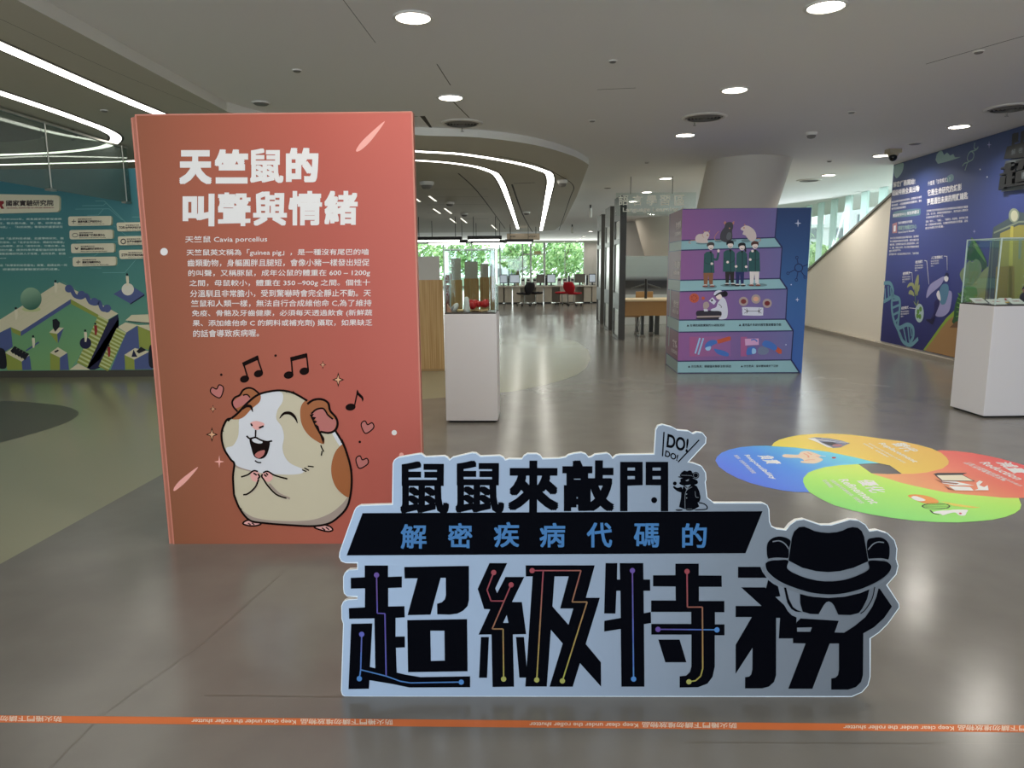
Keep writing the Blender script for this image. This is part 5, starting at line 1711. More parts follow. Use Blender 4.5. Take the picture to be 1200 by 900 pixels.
for i, (Z, px, big, small, eng) in enumerate([
        (L2, [(98, 278), (510, 272), (510, 362), (100, 368)], '國家地震工程研究中心', '國家實驗研究院', 'National Center for Research on Earthquake Engineering'),
        (L2, [(110, 408), (522, 402), (524, 490), (112, 496)], '國家高速網路與計算中心', '國家實驗研究院', 'National Center for High-performance Computing'),
        (L2, [(124, 538), (536, 532), (538, 620), (126, 628)], '國家儀器科技研究中心', '國家實驗研究院', 'National Center for Instrumentation Research'),
        (L2, [(140, 666), (552, 660), (553, 746), (142, 756)], '國家生物模式中心', '國家實驗研究院', 'National Center for Biomodels'),
        (L2, [(558, 336), (900, 330), (900, 414), (568, 420)], '台灣海洋科技研究中心', '國家實驗研究院', 'Taiwan Ocean Research Institute'),
        (L2, [(570, 468), (910, 462), (912, 546), (580, 552)], '台灣半導體研究中心', '國家實驗研究院', 'Taiwan Semiconductor Research Institute'),
        (L2, [(582, 598), (925, 592), (925, 676), (590, 684)], '科技政策研究與資訊中心', '國家實驗研究院', 'Science and Technology Policy Research')]):
    c = signboard('name_plate', Z(px), '')
    ar = Art(WALLL, step=0.001, base=0.04)
    x, y = px[0]
    o = 95 if i < 4 else 90
    t = Z([(x + o, y + 20), (x + o + 130, y + 18), (x + o, y + 32)])
    ar.text(small, t[0], t[1], t[2], t_cardt, 2, 0.02, 2)
    wd = {0: 228, 1: 245, 2: 222, 3: 172}.get(i, 210)
    t = Z([(x + o, y + 38), (x + o + wd, y + 35), (x + o, y + 60)])
    ar.text(big, t[0], t[1], t[2], t_cardt, 2, 0.02, 2, 0.02)
    t = Z([(x + o, y + 68), (x + o + 250, y + 65), (x + o, y + 77)])
    ar.text(eng, t[0], t[1], t[2], t_cardt, 2, 0.02, 2)
    cxy = Z([(x + 55, y + 48)])[0]
    if i in (0, 3):
        ar.stroke([(cxy[0] - 2.5, cxy[1]), (cxy[0] + 2.5, cxy[1] - .3)], 0.9, t_cardt, 2, False)
        ar.stroke([(cxy[0], cxy[1] - 2.5), (cxy[0] - .5, cxy[1] + 2.5)], 0.7, t_cardt, 2, False)
    elif i == 1:
        ar.ring(cxy, 3.2, 0.6, t_cardt, 2, ry=2.2)
    elif i == 2:
        ar.poly([(cxy[0] - 2.5, cxy[1] - 2.5), (cxy[0], cxy[1] - .5), (cxy[0] + 2.5, cxy[1] - 2), (cxy[0] + 1, cxy[1] + 1), (cxy[0] - 1, cxy[1] + 1)], t_cardt, 2)
    elif i == 5:
        ar.ring(cxy, 2.8, 1.1, t_cardt, 2, n=8)
    else:
        tt = [(cxy[0] - 3.6, cxy[1] - 1.6), (cxy[0] + 3.4, cxy[1] - 1.8), (cxy[0] - 3.6, cxy[1] + 1.6)]
        ar.text('TORI' if i == 4 else 'STPI', tt[0], tt[1], tt[2], t_cardt, 2, 0.03, 2)
    ar.build('plate_lettering', c)
ar = Art(WALLL, step=0.001)
for y0, x1, s in ((292, 592, '國家實驗研究院(國研院)成立於2003年,肩負國家科學發展與'), (330, 598, '建構國家級研發平台的重任,整合國內產、官、學、研界能量,'), (366, 602, '推動「前瞻科技」、「生醫科技」、「科技政策」等領域的重要研究'), (476, 612, '在此發展架構下,國研院秉持「追求科技卓越、支援學術研究、推'), (513, 616, '動前瞻科技、培育科技人才」的使命,以「追求全球頂尖、開創在地價值」'), (549, 620, '(Global Excellence, Local Impact)為願景,並以「連結科技、守護台灣」為'), (586, 626, '定位,整合產、官、學、研的力量,提供科學界最堅強的研發服務'), (622, 630, '平台,與國際合作夥伴共同推動前瞻研究與人才培育,走向世界、創造'), (660, 62, '未來。'), (733, 642, '為了讓更多民眾了解,特別打造「科學家的秘密基地」展覽,邀請全民一同'), (772, 570, '體驗科學的奧妙與樂趣,探索國家級實驗室的研究成果。')):
    x0 = -420
    t = L1([(x0, y0 + 2), (x1, y0 - 2), (x0, y0 + 24)])
    ar.text(s, t[0], t[1], t[2], t_text, 2, 0.012, 2)
ar.build('mural_lettering', wl)

ar = Art(WALLL, step=0.001)
ar.poly(L3([(80, 400), (155, 465), (525, 200), (740, 315), (700, 400), (580, 620), (520, 715), (230, 718), (230, 640), (160, 590), (40, 590), (0, 620), (0, 440)]), t_skirt, 1)
ar.poly(L3([(-120, 405), (0, 345), (200, 220), (440, 68), (500, 95), (875, 300), (790, 350), (735, 312), (525, 193), (155, 432), (80, 400), (0, 440), (-120, 500)]), t_cream, 2)
for i in range(9):
    ar.stroke(L3([(20 + i * 55, 352 - i * 36), (120 + i * 55, 405 - i * 36)]), 0.15, t_limel, 3, False)
for i in range(4):
    ar.stroke(L3([(40 + i * 32, 345 + i * 18), (430 + i * 30, 85 + i * 22)]), 0.15, t_limel, 3, False)
ar.poly(L3([(155, 432), (525, 193), (525, 225), (155, 467)]), t_purple, 3)
ar.poly(L3([(80, 400), (155, 432), (155, 467), (95, 440)]), t_lime, 3)
ar.poly(L3([(525, 193), (735, 312), (720, 330), (525, 228)]), t_lime, 3)
ar.poly(L3([(-60, 480), (0, 440), (80, 402), (95, 545), (40, 580), (0, 560), (-60, 590)]), t_purple, 2)
# stairs
def stairs(top, bot, wdx, n):
    for i in range(n):
        t0 = i / n
        x, y = top[0] + (bot[0] - top[0]) * t0, top[1] + (bot[1] - top[1]) * t0
        dx, dy = (bot[0] - top[0]) / n, (bot[1] - top[1]) / n
        ar.poly(L3([(x, y), (x + wdx, y + wdx * .52), (x + wdx + dx * .35, y + wdx * .52 + dy * .5), (x + dx * .35, y + dy * .5)]), t_limel, 4)
        ar.poly(L3([(x + dx * .35, y + dy * .5), (x + wdx + dx * .35, y + wdx * .52 + dy * .5), (x + wdx + dx, y + wdx * .52 + dy), (x + dx, y + dy)]), t_lime, 4)


ar.poly(L3([(790, 355), (875, 305), (880, 385), (740, 640), (650, 712), (640, 690)]), t_dpurple, 3)
ar.poly(L3([(650, 690), (880, 330), (880, 400), (740, 700), (700, 716), (650, 716)]), t_dpurple, 3)
stairs((730, 310), (570, 660), 75, 13)
ar.poly(L3([(870, 400), (930, 365), (1030, 385), (1180, 380), (1180, 420), (1110, 432), (1015, 388), (935, 440)]), t_cream, 3)
ar.poly(L3([(935, 440), (1020, 390), (1032, 560), (925, 610), (925, 716), (820, 716)]), t_purple, 3)
ar.poly(L3([(1020, 390), (1115, 430), (1130, 580), (1032, 545)]), t_lime, 3)
stairs((865, 405), (730, 690), 70, 12)
ar.poly(L3([(515, 716), (580, 668), (670, 716)]), t_cream, 5)
# cubes
for tp, lf_, rt in (([(372, 590), (430, 548), (500, 590), (445, 625)], [(372, 590), (445, 625), (445, 718), (375, 718)], [(445, 625), (500, 590), (512, 716), (445, 718)]), ([(40, 590), (110, 545), (220, 608), (162, 655)], [(40, 590), (162, 655), (168, 718), (55, 718)], [(162, 655), (220, 608), (235, 716), (168, 718)]), ([(922, 605), (1000, 555), (1110, 580), (995, 640)], [(922, 605), (995, 640), (998, 713), (930, 713)], [(995, 640), (1110, 580), (1130, 712), (998, 713)]), ([(365, 440), (410, 400), (475, 405), (425, 450)], [(365, 440), (425, 450), (428, 520)], [(425, 450), (475, 405), (432, 520)])):
    ar.poly(L3(tp), t_cream, 5)
    ar.poly(L3(lf_), t_lime, 5)
    ar.poly(L3(rt), t_purple, 5)
ar.poly(L3([(840, 155), (960, 85), (1070, 155), (965, 225)]), t_purple, 4)
ar.poly(L3([(965, 225), (1070, 155), (1070, 168), (965, 234)]), t_dpurple, 4)
for k in range(5):
    ar.poly(L3([(78 + k * 22, 575 + k * 12), (110 + k * 22, 540 + k * 12), (130 + k * 22, 550 + k * 12), (98 + k * 22, 598 + k * 12)]), t_black, 6)
ar.poly(L3([(390, 345), (420, 337), (445, 365), (440, 400), (410, 435), (392, 400)]), t_black, 6)
ar.poly(L3([(402, 580), (430, 566), (440, 574), (412, 590)]), t_black, 6)
ar.poly(L3([(-20, 565), (25, 560), (45, 600), (48, 700), (-20, 690)]), t_black, 6, True)
ar.poly(L3([(1105, 550), (1135, 545), (1145, 690), (1105, 682)]), t_black, 6, True)
ar.poly(L3([(975, 620), (990, 565), (1018, 620)]), t_dpurple, 6)
ar.poly(L3([(1010, 580), (1045, 545), (1085, 570), (1030, 595)]), t_black, 6)
ar.stroke(L3([(195, 575), (240, 545), (290, 510)]), 1.8, t_purple, 6, False)
ar.poly(L3([(930, 350), (975, 310), (1110, 305), (1180, 330), (1180, 370), (1100, 368)]), t_cream, 6)
ar.stroke(L3([(950, 358), (1110, 370)]), 0.9, t_black, 7, False)
ar.build('isometric_print', wl)
ar = Art(WALLL, step=0.001)
ar.disc(L3([(235, 268)])[0], 11, t_limel, 6, ry=3)
ar.disc(L3([(232, 190)])[0], 12.4, t_green, 7, ry=13.2, n=32)
ar.build('green_ball_print', wl)
ar = Art(WALLL, step=0.001)
ar.stroke(L3([(490, 118), (525, 112), (555, 165), (600, 180), (640, 165), (670, 215), (710, 225), (735, 215), (760, 268), (800, 265)]), 5.2, t_purple, 7)
for c in ((512, 115), (605, 160), (700, 212), (795, 262)):
    ar.disc(L3([c])[0], 4.6, t_purple, 8)
ar.disc(L3([(635, 518)])[0], 6.8, t_dpurple, 7)
ar.disc(L3([(948, 120)])[0], 7.2, mat('teal_ball_white', (206, 200, 184), gain=tg), 7)
for x, y, c in ((122, 300, t_card), (415, 100, t_card), (945, 50, t_card), (710, 415, t_logo), (808, 575, t_logo), (250, 508, t_card), (635, 465, t_card)):
    p = L3([(x, y)])[0]
    ar.poly([(p[0] - 1.8, p[1] - 4.5), (p[0] + 1.6, p[1] - 4.5), (p[0] + 2.0, p[1] + 2), (p[0] + 1, p[1] + 7), (p[0] - .8, p[1] + 7)], c, 8)
    ar.disc((p[0] - .3, p[1] - 6.4), 1.3, t_black, 9)
ar.build('figures_print', wl)

# glass smoke curtain hung from the ceiling island, with its rods
xg = at_y(151, 210, WLY).x


def y_on(px_, py_):
    d = ray(px_, py_)
    return d.y / d.x * xg


y1_ = y_on(55, 190)
ZC = min(HI - 0.03, at_y(52, 158, y1_).z)
ge = thing('smoke_curtain', 'clear glass smoke curtain hanging from the ceiling in front of the teal mural', 'glass screen', (xg, 8.0, HI))
zlow = at_y(58, 222, y1_).z
mb = MB()
mb.box((xg, (5.0 + WLY) / 2, (zlow + HI - 0.04) / 2), (0.012, WLY - 5.0, HI - 0.04 - zlow), glass('curtain_glass', (206, 216, 208), 0.05, 0.4, 0.08))
mb.build('glass_sheet', ge)
m_steel = mat('brushed_steel', (170, 168, 160), rough=0.3, metal=0.9, gain=1.0)
for y_ in (y1_, min(y_on(144.5, 210), WLY - 0.08)):
    mb = MB()
    mb.cyl((xg + 0.02, y_, HI - 0.02), (xg + 0.02, y_, zlow), 0.008, m_steel, n=8)
    r = mb.build('hanging_rod', ge)
    mb = MB()
    mb.box((xg + 0.01, y_, zlow - 0.005), (0.06, 0.12, 0.025), m_steel)
    mb.build('clip', r)
mb = MB()
mb.box((xg, (5.0 + WLY) / 2, HI - 0.03), (0.04, WLY - 5.0, 0.024), m_steel)
mb.build('ceiling_channel', ge)

# ================================================================== DISPLAY PLINTHS
m_pl = mat('plinth_white', (230, 226, 226), rough=0.5, gain=1.0)
m_plb = mat('plinth_shadow_gap', (44, 42, 40), rough=0.6, gain=1.0)
g_case = glass('case_acrylic', (246, 252, 250), 0.04, 0.35)
m_cedge = mat('acrylic_edge', (206, 222, 216), rough=0.25, gain=1.0)
m_ctop = mat('case_floor', (210, 205, 198), rough=0.5, gain=1.0)


def plinth(label, p0, u, wd, dp, hgt, ch, inset=0.0):
    """p0 front-left corner on the floor, u direction along the front, case of height ch on top"""
    u = Vector(u).normalized()
    v = Vector((-u.y, u.x, 0))
    c = Vector(p0) + u * wd / 2 + v * dp / 2
    ang = math.atan2(u.y, u.x)
    t = thing('display_plinth', label, 'display case', (c.x, c.y, 0), None)
    mb = MB()
    mb.box((c.x, c.y, 0.01), (wd - 0.05, dp - 0.05, 0.02), m_plb, rz=ang)
    mb.box((c.x, c.y, 0.02 + (hgt - 0.02) / 2), (wd, dp, hgt - 0.02), m_pl, rz=ang)
    mb.build('plinth_body', t, bevel=0.004)
    mb = MB()
    mb.box((c.x, c.y, hgt + 0.006), (wd - 0.02, dp - 0.02, 0.012), mat('case_base_dark', (70, 64, 60), rough=0.5, gain=1.0), rz=ang)
    mb.build('case_base', t)
    R = Matrix.Rotation(ang, 3, 'Z')
    w2, d2 = wd / 2 - 0.012, dp / 2 - 0.012
    cov = thing('case_cover', None, None)
    cov.parent = t
    for (ox, oy, sx, sy) in ((0, -d2, 2 * w2, .006), (0, d2, 2 * w2, .006), (-w2, 0, .006, 2 * d2), (w2, 0, .006, 2 * d2)):
        mb = MB()
        mb.box(c + R @ Vector((ox, oy, 0)) + Vector((0, 0, hgt + 0.012 + ch / 2)), (sx, sy, ch), g_case, rz=ang)
        mb.build('case_wall', cov)
    mb = MB()
    mb.box((c.x, c.y, hgt + 0.012 + ch), (2 * w2, 2 * d2, .006), g_case, rz=ang)
    mb.build('case_top', cov)
    mb = MB()
    for sx in (-1, 1):
        for sy in (-1, 1):
            q = c + R @ Vector((sx * w2, sy * d2, 0))
            mb.box((q.x, q.y, hgt + 0.012 + ch / 2), (.010, .010, ch), m_cedge, rz=ang)
    for sy in (-1, 1):
        q = c + R @ Vector((0, sy * d2, 0))
        mb.box((q.x, q.y, hgt + 0.012 + ch), (2 * w2, .010, .010), m_cedge, rz=ang)
    for sx in (-1, 1):
        q = c + R @ Vector((sx * w2, 0, 0))
        mb.box((q.x, q.y, hgt + 0.012 + ch), (.010, 2 * d2, .010), m_cedge, rz=ang)
    mb.build('case_edge', cov)
    return t, c, R


f0, f1 = at_z(523, 495.5, 0), at_z(583.4, 495.5, 0)
hp = at_y(552, 368, f0.y).z
zc = at_y(552, 292, f0.y).z
pl1, c1, R1 = plinth('narrow white plinth with clear case of small models, just beyond the coral board', f0, f1 - f0, (f1 - f0).length, 0.46, hp, zc - hp - 0.012)


def on1(px, back, z=0.0):
    y_ = f0.y + back
    p = at_y(px, 366, y_)
    return Vector((p.x, y_, hp + 0.0125 + z))


m_mred = mat('model_red', (168, 26, 32), rough=0.4, gain=1.2)
m_mcream = mat('model_cream', (226, 192, 142), rough=0.6, gain=1.1)
m_mwhite = mat('model_white', (232, 226, 226), rough=0.5, gain=1.0)
m_mpink = mat('model_pink', (208, 150, 128), rough=0.5, gain=1.1)
m_mgrey = mat('model_grey', (160, 158, 164), rough=0.45, gain=1.0)
rnd = random.Random(4)
p = on1(561, 0.16)
mb = MB()
for i in range(11):
    mb.ball(p + Vector((rnd.uniform(-.085, .085), rnd.uniform(-.05, .05), 0.066 + rnd.uniform(-0.008, .02))), rnd.uniform(.028, .04), m_mred, nu=12, nv=8)
t = tag(mb.build('liver_model'), 'lumpy red organ model resting on the cream bones in the left case', 'model')
p = on1(556, 0.17)
t = thing('bone_model', 'cream coloured heap of bone shaped models under the red one', 'model', p)
mb = MB()
for i in range(9):
    a = rnd.uniform(0, 3.14)
    q = p + Vector((rnd.uniform(-.12, .1), rnd.uniform(-.06, .06), 0.014))
    d = Vector((math.cos(a), math.sin(a), 0)) * 0.05
    mb.cyl(q - d, q + d, 0.010, m_mcream, n=8)
    mb.ball(q - d, 0.014, m_mcream, nu=8, nv=6)
    mb.ball(q + d, 0.014, m_mcream, nu=8, nv=6)
mb.build('bones', t)
p = on1(547.0, 0.05)
t = thing('tooth_model', 'upright white rounded model standing left of the red one', 'model', p)
mb = MB()
mb.lathe([(0.0, 0), (0.03, 0.0), (0.034, 0.03), (0.028, 0.07), (0.027, 0.10), (0.024, 0.13), (0.012, 0.148), (0.0, 0.15)], p, m_mwhite, n=16)
mb.build('crown', t)
p = on1(533.5, 0.09, 0.008)
t = thing('foot_model', 'small grey and white shoe shaped model leaning in the left case', 'model', p)
mb = MB()
mb.ball(p + Vector((0, 0, 0.04)), 0.05, m_mwhite, sq=(0.55, 0.55, 0.95), rot=Matrix.Rotation(0.6, 3, 'Y'), nu=14, nv=9)
mb.build('body', t)
mb = MB()
mb.ball(p + Vector((-0.018, -0.004, 0.035)), 0.045, m_mgrey, sq=(0.4, 0.5, 0.85), rot=Matrix.Rotation(0.7, 3, 'Y'), nu=14, nv=9)
mb.build('sole', t)
p = on1(526.0, 0.10, 0.001)
t = thing('wedge_model', 'pinkish wedge shaped model in the left front corner of the case', 'model', p)
mb = MB()
mb.prism(Face(p, (1, 0, 0), (0, 0, 1)), [(-0.012, 0), (0.028, 0), (0.02, 0.03), (-0.014, 0.08)], -0.03, 0.03, m_mpink)
mb.build('body', t)
p = on1(577, 0.13)
t = thing('label_card', 'small white label card lying at the right end of the left case', 'card', p)
mb = MB()
mb.box(p + Vector((0, 0, 0.006)), (0.09, 0.06, 0.008), m_mwhite)
mb.build('card', t)

f0b, l0b = at_z(1152, 490, 0), at_z(1118, 480, 0)
ud = (at_z(1215, 492.5, 0) - f0b).normalized()
ud = Vector((1, 0.02, 0)).normalized()
hp2 = at_y(1164, 359, f0b.y).z
zc2 = at_y(1172, 279, f0b.y).z
pl2, c2, R2 = plinth('wide white plinth with clear case of white cards beside the blue mural', f0b, ud, 1.0, 0.52, hp2, zc2 - hp2 - 0.012)
m_card = mat('card_white', (226, 220, 214), rough=0.5, gain=1.0)
m_cardr = mat('card_red', (178, 60, 52), rough=0.5, gain=1.0)
m_cardy = mat('card_yellow', (214, 170, 70), rough=0.5, gain=1.0)


def leaning_card(px_, back, wd, dp, label, dec):
    y_ = f0b.y + back
    p = at_y(px_, 356, y_)
    p = Vector((p.x, y_, hp2 + 0.0125))
    t = thing('leaning_card', label, 'card', p, 'cards in the right hand case')
    Fc = Face(p + Vector((-wd / 2, -dp / 2, 0.004)), (1, 0, 0), (0, math.cos(0.42), math.sin(0.42)))
    mb = MB()
    mb.prism(Fc, [(0, 0), (wd, 0), (wd, dp), (0, dp)], -0.004, 0.0, m_card)
    mb.build('card', t)
    mb = MB()
    mb.box(p + Vector((0, dp * 0.36, dp * 0.17)), (wd * 0.5, 0.004, dp * 0.34), m_card)
    mb.build('prop', t)
    a = Art(Fc, step=0.0005)
    vs, fs = glyphs('生物模式', 0.02, 2)
    a.mb.add([Fc.P(wd * (0.25 + .5 * x), dp * (0.42 + 0.2 * y_2), 0.001) for x, y_2 in vs], fs, m_cardr if dec else m_plb)
    if dec == 2:
        a.poly_uv([(0, 0), (wd, 0), (wd, dp * .22), (0, dp * .22)], m_cardy, 1)
        a.poly_uv([(wd * .35, dp * .5), (wd * .75, dp * .45), (wd * .7, dp * .9), (wd * .4, dp * .9)], m_cardr, 2)
    a.build('card_print', t)


leaning_card(1146, 0.36, 0.13, 0.11, 'white card leaning in the case corner nearest the blue mural helix', 1)
leaning_card(1167, 0.12, 0.15, 0.11, 'white card leaning beside the front edge of the case', 1)
leaning_card(1180, 0.34, 0.13, 0.11, 'card with a red and yellow picture, behind the other cards', 2)
leaning_card(1190, 0.16, 0.13, 0.11, 'white card nearest the dark figurine in the right hand case', 1)
p = at_y(1199.5, 356, f0b.y + 0.2)
p = Vector((p.x + 0.01, p.y, hp2 + 0.0125))
t = thing('figurine', 'small dark figurine at the cropped right edge of the case', 'figurine', p)
mb = MB()
m_fig = mat('figurine_dark', (44, 34, 36), rough=0.45, gain=1.0)
mb.lathe([(0.0, 0), (0.05, 0), (0.052, 0.01), (0.042, 0.02), (0.05, 0.05), (0.044, 0.09), (0.026, 0.11), (0.0, 0.112)], p, m_fig, n=16)
mb.build('body', t)
mb = MB()
mb.ball(p + Vector((0, 0, 0.135)), 0.032, mat('figurine_face', (170, 110, 100), rough=0.5, gain=1.0))
mb.ball(p + Vector((0, 0.006, 0.145)), 0.032, m_fig)
mb.build('head', t)

# ================================================================== COLUMNS
m_col = mat('column_paint', (206, 198, 184), rough=0.65, gain=1.0)


def cone(name, ct, rt, cb, rb, label=None):
    mb = MB()
    n = 40
    vs = []
    for c, r in ((cb, rb), (ct, rt)):
        for i in range(n):
            a = 2 * math.pi * i / n
            vs.append((c[0] + r * math.cos(a), c[1] + r * math.sin(a), c[2]))
    mb.add(vs, [(i, (i + 1) % n, n + (i + 1) % n, n + i) for i in range(n)], m_col, True)
    mb.add(vs[:n], [tuple(range(n))], m_col)
    mb.add(vs[n:], [tuple(range(n))], m_col)
    return struct(mb.build(name))


eL, eR = at_z(833, 188, H), at_z(936, 183.5, H)
rc = (eR - eL).length / 2
cc = (eL + eR) / 2
cone('column', (cc.x, cc.y + 0.25, H), rc, (cc.x - 0.62, cc.y + 0.75, 0), rc * 0.86)
e2 = at_z(746, 256, H)
cone('column', (e2.x + 1.5, e2.y + 0.3, H), 1.5, (e2.x + 1.9, e2.y + 0.3, 0), 0.95)

# ================================================================== PARTITION FINS, SIGN, DESK
m_gun = mat('gunmetal_frame', (76, 74, 70), rough=0.4, metal=0.3, gain=1.0)
m_gund = mat('gunmetal_dark', (40, 40, 40), rough=0.4, gain=1.0)
m_frost = mat('frosted_panel', (206, 210, 206), rough=0.25, gain=1.0)
for i, (fl_, fr_, bl_, top, lb) in enumerate((((724.4, 398.4), (728.4, 397.8), (718.4, 394.4), (726, 229), 'dark framed glazed partition nearest the purple step box'),
                                              ((713.0, 387.4), (716.0, 387.0), (707.3, 385.5), (714.5, 241.5), 'dark framed glazed partition, middle of the row of three'),
                                              ((703.2, 380.0), (706.0, 379.5), (698.5, 377.8), (704.5, 251.0), 'dark framed glazed partition, farthest of the row of three'))):
    a, b_, c = at_z(*fl_, 0), at_z(*fr_, 0), at_z(*bl_, 0)
    wd = max(0.075, (b_ - a).length)
    ht = at_y(top[0], top[1], a.y).z
    y0_, y1_ = a.y, a.y + 0.85
    x0_ = a.x
    t = thing('glazed_partition', lb, 'partition', (x0_ + wd / 2, (y0_ + y1_) / 2, 0), 'partitions in front of the learning area')
    for yy in (y0_ + 0.04, y1_ - 0.04):
        mb = MB()
        mb.box((x0_ + wd / 2, yy, ht / 2), (wd, 0.08, ht), m_gun)
        mb.build('upright', t)
    for z0, z1, m_ in ((0.0, 0.06, m_gun), (0.06, 0.62, m_frost), (0.62, 0.95, m_gund), (0.95, 1.95, m_frost), (1.95, 2.05, m_gun), (2.05, 2.42, m_frost), (2.42, ht, m_gund)):
        mb = MB()
        mb.box((x0_ + wd / 2, (y0_ + y1_) / 2, (z0 + z1) / 2), (wd * (0.98 if m_ is m_gun or m_ is m_gund else 0.6), y1_ - y0_ - 0.16, z1 - z0), m_)
        mb.build('rail' if m_ is m_gun else 'glass_panel' if m_ is m_frost else 'solid_panel', t)
    if i == 0:
        y_sign = a.y - 0.03
# hanging glass sign
SG = Face((0, y_sign, 0), (1, 0, 0), (0, 0, 1))
SG.n = Vector((0, -1, 0))
a_, b_ = SG.uv(722, 226), SG.uv(815, 252)
sg = thing('hanging_sign', 'clear hanging glass sign with pale etched lettering for the learning area', 'sign', SG.P((a_[0] + b_[0]) / 2, (a_[1] + b_[1]) / 2))
mb = MB()
mb.prism(SG, [(a_[0], b_[1]), (b_[0], b_[1]), (b_[0], a_[1]), (a_[0], a_[1])], -0.012, 0.0, glass('sign_glass', (246, 250, 248), 0.02, 0.12, 0.0))
mb.build('glass_sheet', sg)
m_etch = mat('etched_lettering', (250, 246, 230), rough=0.6, gain=1.0)
Zs = zm(690, 210, 4.5)
ar = Art(SG, step=0.001)
for ch, x0, x1 in (('語', 158, 208), ('言', 232, 282), ('學', 304, 358), ('習', 374, 428), ('區', 452, 505)):
    t = Zs([(x0, 86), (x1, 84), (x0, 138)])
    ar.text(ch, t[0], t[1], t[2], m_etch, 2, 0.0, 3, 0.022)
t = Zs([(180, 150), (560, 146), (180, 178)])
ar.text('Language Learning Area', t[0], t[1], t[2], m_etch, 2, 0.0, 3, 0.03)
ar.build('etched_lettering', sg)
for px_ in (739, 788):
    u_ = SG.uv(px_, 226)[0]
    mb = MB()
    mb.cyl(SG.P(u_, a_[1] - 0.03, 0), SG.P(u_, H, 0), 0.006, m_gund, n=8)
    mb.build('suspension_wire', sg)

# long wooden study counter with wire chairs
m_oak = mat('oak_veneer', (184, 140, 88), rough=0.45, gain=1.0, bump=0.05, bscale=30)
m_oakl = mat('oak_edge', (222, 198, 156), rough=0.45, gain=1.0)
m_leg = mat('leg_grey_metal', (86, 90, 90), rough=0.35, metal=0.6, gain=1.0)
dl = at_z(768, 394, 0)
yd = dl.y
zt = at_y(755, 351, yd - 0.2).z
xa, xb = at_y(729, 360, yd).x, at_y(729, 360, yd).x + 3.2
t = thing('study_counter', 'long oak study counter with grey legs behind the partitions', 'table', ((xa + xb) / 2, yd, 0))
mb = MB()
mb.box(((xa + xb) / 2, yd + 0.25, zt - 0.02), (xb - xa, 0.95, 0.04), m_oakl)
mb.build('tabletop', t, bevel=0.005)
mb = MB()
mb.box(((xa + xb) / 2, yd - 0.17, zt - 0.04 - 0.15), (xb - xa - 0.02, 0.03, 0.31), m_oak)
mb.build('apron', t)
for px_ in (752, 769, 800):
    x_ = at_y(px_, 390, yd).x
    for yy in (yd - 0.05, yd + 0.6):
        mb = MB()
        mb.box((x_, yy, (zt - 0.35) / 2 + 0.0), (0.09 if px_ != 752 else 0.06, 0.06, zt - 0.34), m_leg)
        mb.box((x_, yy, 0.02), (0.12, 0.10, 0.04), m_steel)
        mb.build('leg', t)
mb = MB()
x_ = at_y(760, 340, yd).x
mb.cyl((x_, yd + 0.3, zt), (x_, yd + 0.3, zt + 0.42), 0.03, m_gund, n=12)
mb.tube([(x_ - 0.32, yd + 0.3, zt + 0.22), (x_, yd + 0.3, zt + 0.32), (x_ + 0.32, yd + 0.3, zt + 0.22)], 0.015, m_leg)
mb.build('cable_post', t)


def wire_chair(name, x, y, label, back):
    t = thing(name, label, 'chair' if back else 'stool', (x, y, 0), 'wire leg seats at the study counter')
    mb = MB()
    mb.box((x, y, 0.43), (0.40, 0.38, 0.025), m_oak)
    mb.build('seat', t, bevel=0.008)
    if back:
        mb = MB()
        mb.box((x, y + 0.2, 0.74), (0.40, 0.02, 0.36), m_oak)
        mb.build('backrest', t, bevel=0.008)
    for sx in (-1, 1):
        mb = MB()
        mb.tube([(x + sx * .12, y - .12, .42), (x + sx * .2, y - .18, 0.01), (x + sx * .2, y + .18, 0.01), (x + sx * .15, y + .17, .42)] + ([(x + sx * .17, y + .19, .6)] if back else []), 0.009, m_steel)
        mb.build('leg', t)


cp = at_z(740, 396, 0)
wire_chair('wire_leg_stool', cp.x + 0.03, yd + 0.14, 'wire legged stool under the near left end of the oak counter', False)
wire_chair('wire_leg_chair', at_y(757, 345, yd + 1.0).x, yd + 1.0, 'wire legged chair with oak backrest on the far side of the counter', True)
# low glass screen behind the counter and a grey blurred band
ysn = yd + 3.2
t = thing('frosted_screen', 'pale glass screen with a dark mirrored band behind the oak counter', 'screen', (3.9, ysn, 0))
za, zb_ = at_y(760, 345, ysn).z, at_y(760, 324, ysn).z
x0_, x1_ = at_y(728, 330, ysn).x, at_y(728, 330, ysn).x + 3.6
mb = MB()
mb.box(((x0_ + x1_) / 2, ysn, (za + zb_) / 2), (x1_ - x0_, 0.04, zb_ - za), gmat('dark_band', [(0, (150, 150, 148)), (0.4, (60, 60, 60)), (0.75, (52, 52, 52)), (1, (150, 154, 154))], (0, 0, 1), rough=0.15, gain=1.0))
mb.build('mirrored_band', t)
mb = MB()
mb.box(((x0_ + x1_) / 2, ysn, za / 2), (x1_ - x0_, 0.04, za), m_frost)
mb.build('lower_panel', t)
z3 = at_y(760, 300, ysn).z
mb = MB()
mb.box(((x0_ + x1_) / 2, ysn, (zb_ + z3) / 2), (x1_ - x0_, 0.015, z3 - zb_), glass('screen_glass', (220, 232, 230), 0.05, 0.3, 0.25))
mb.build('upper_glass', t)

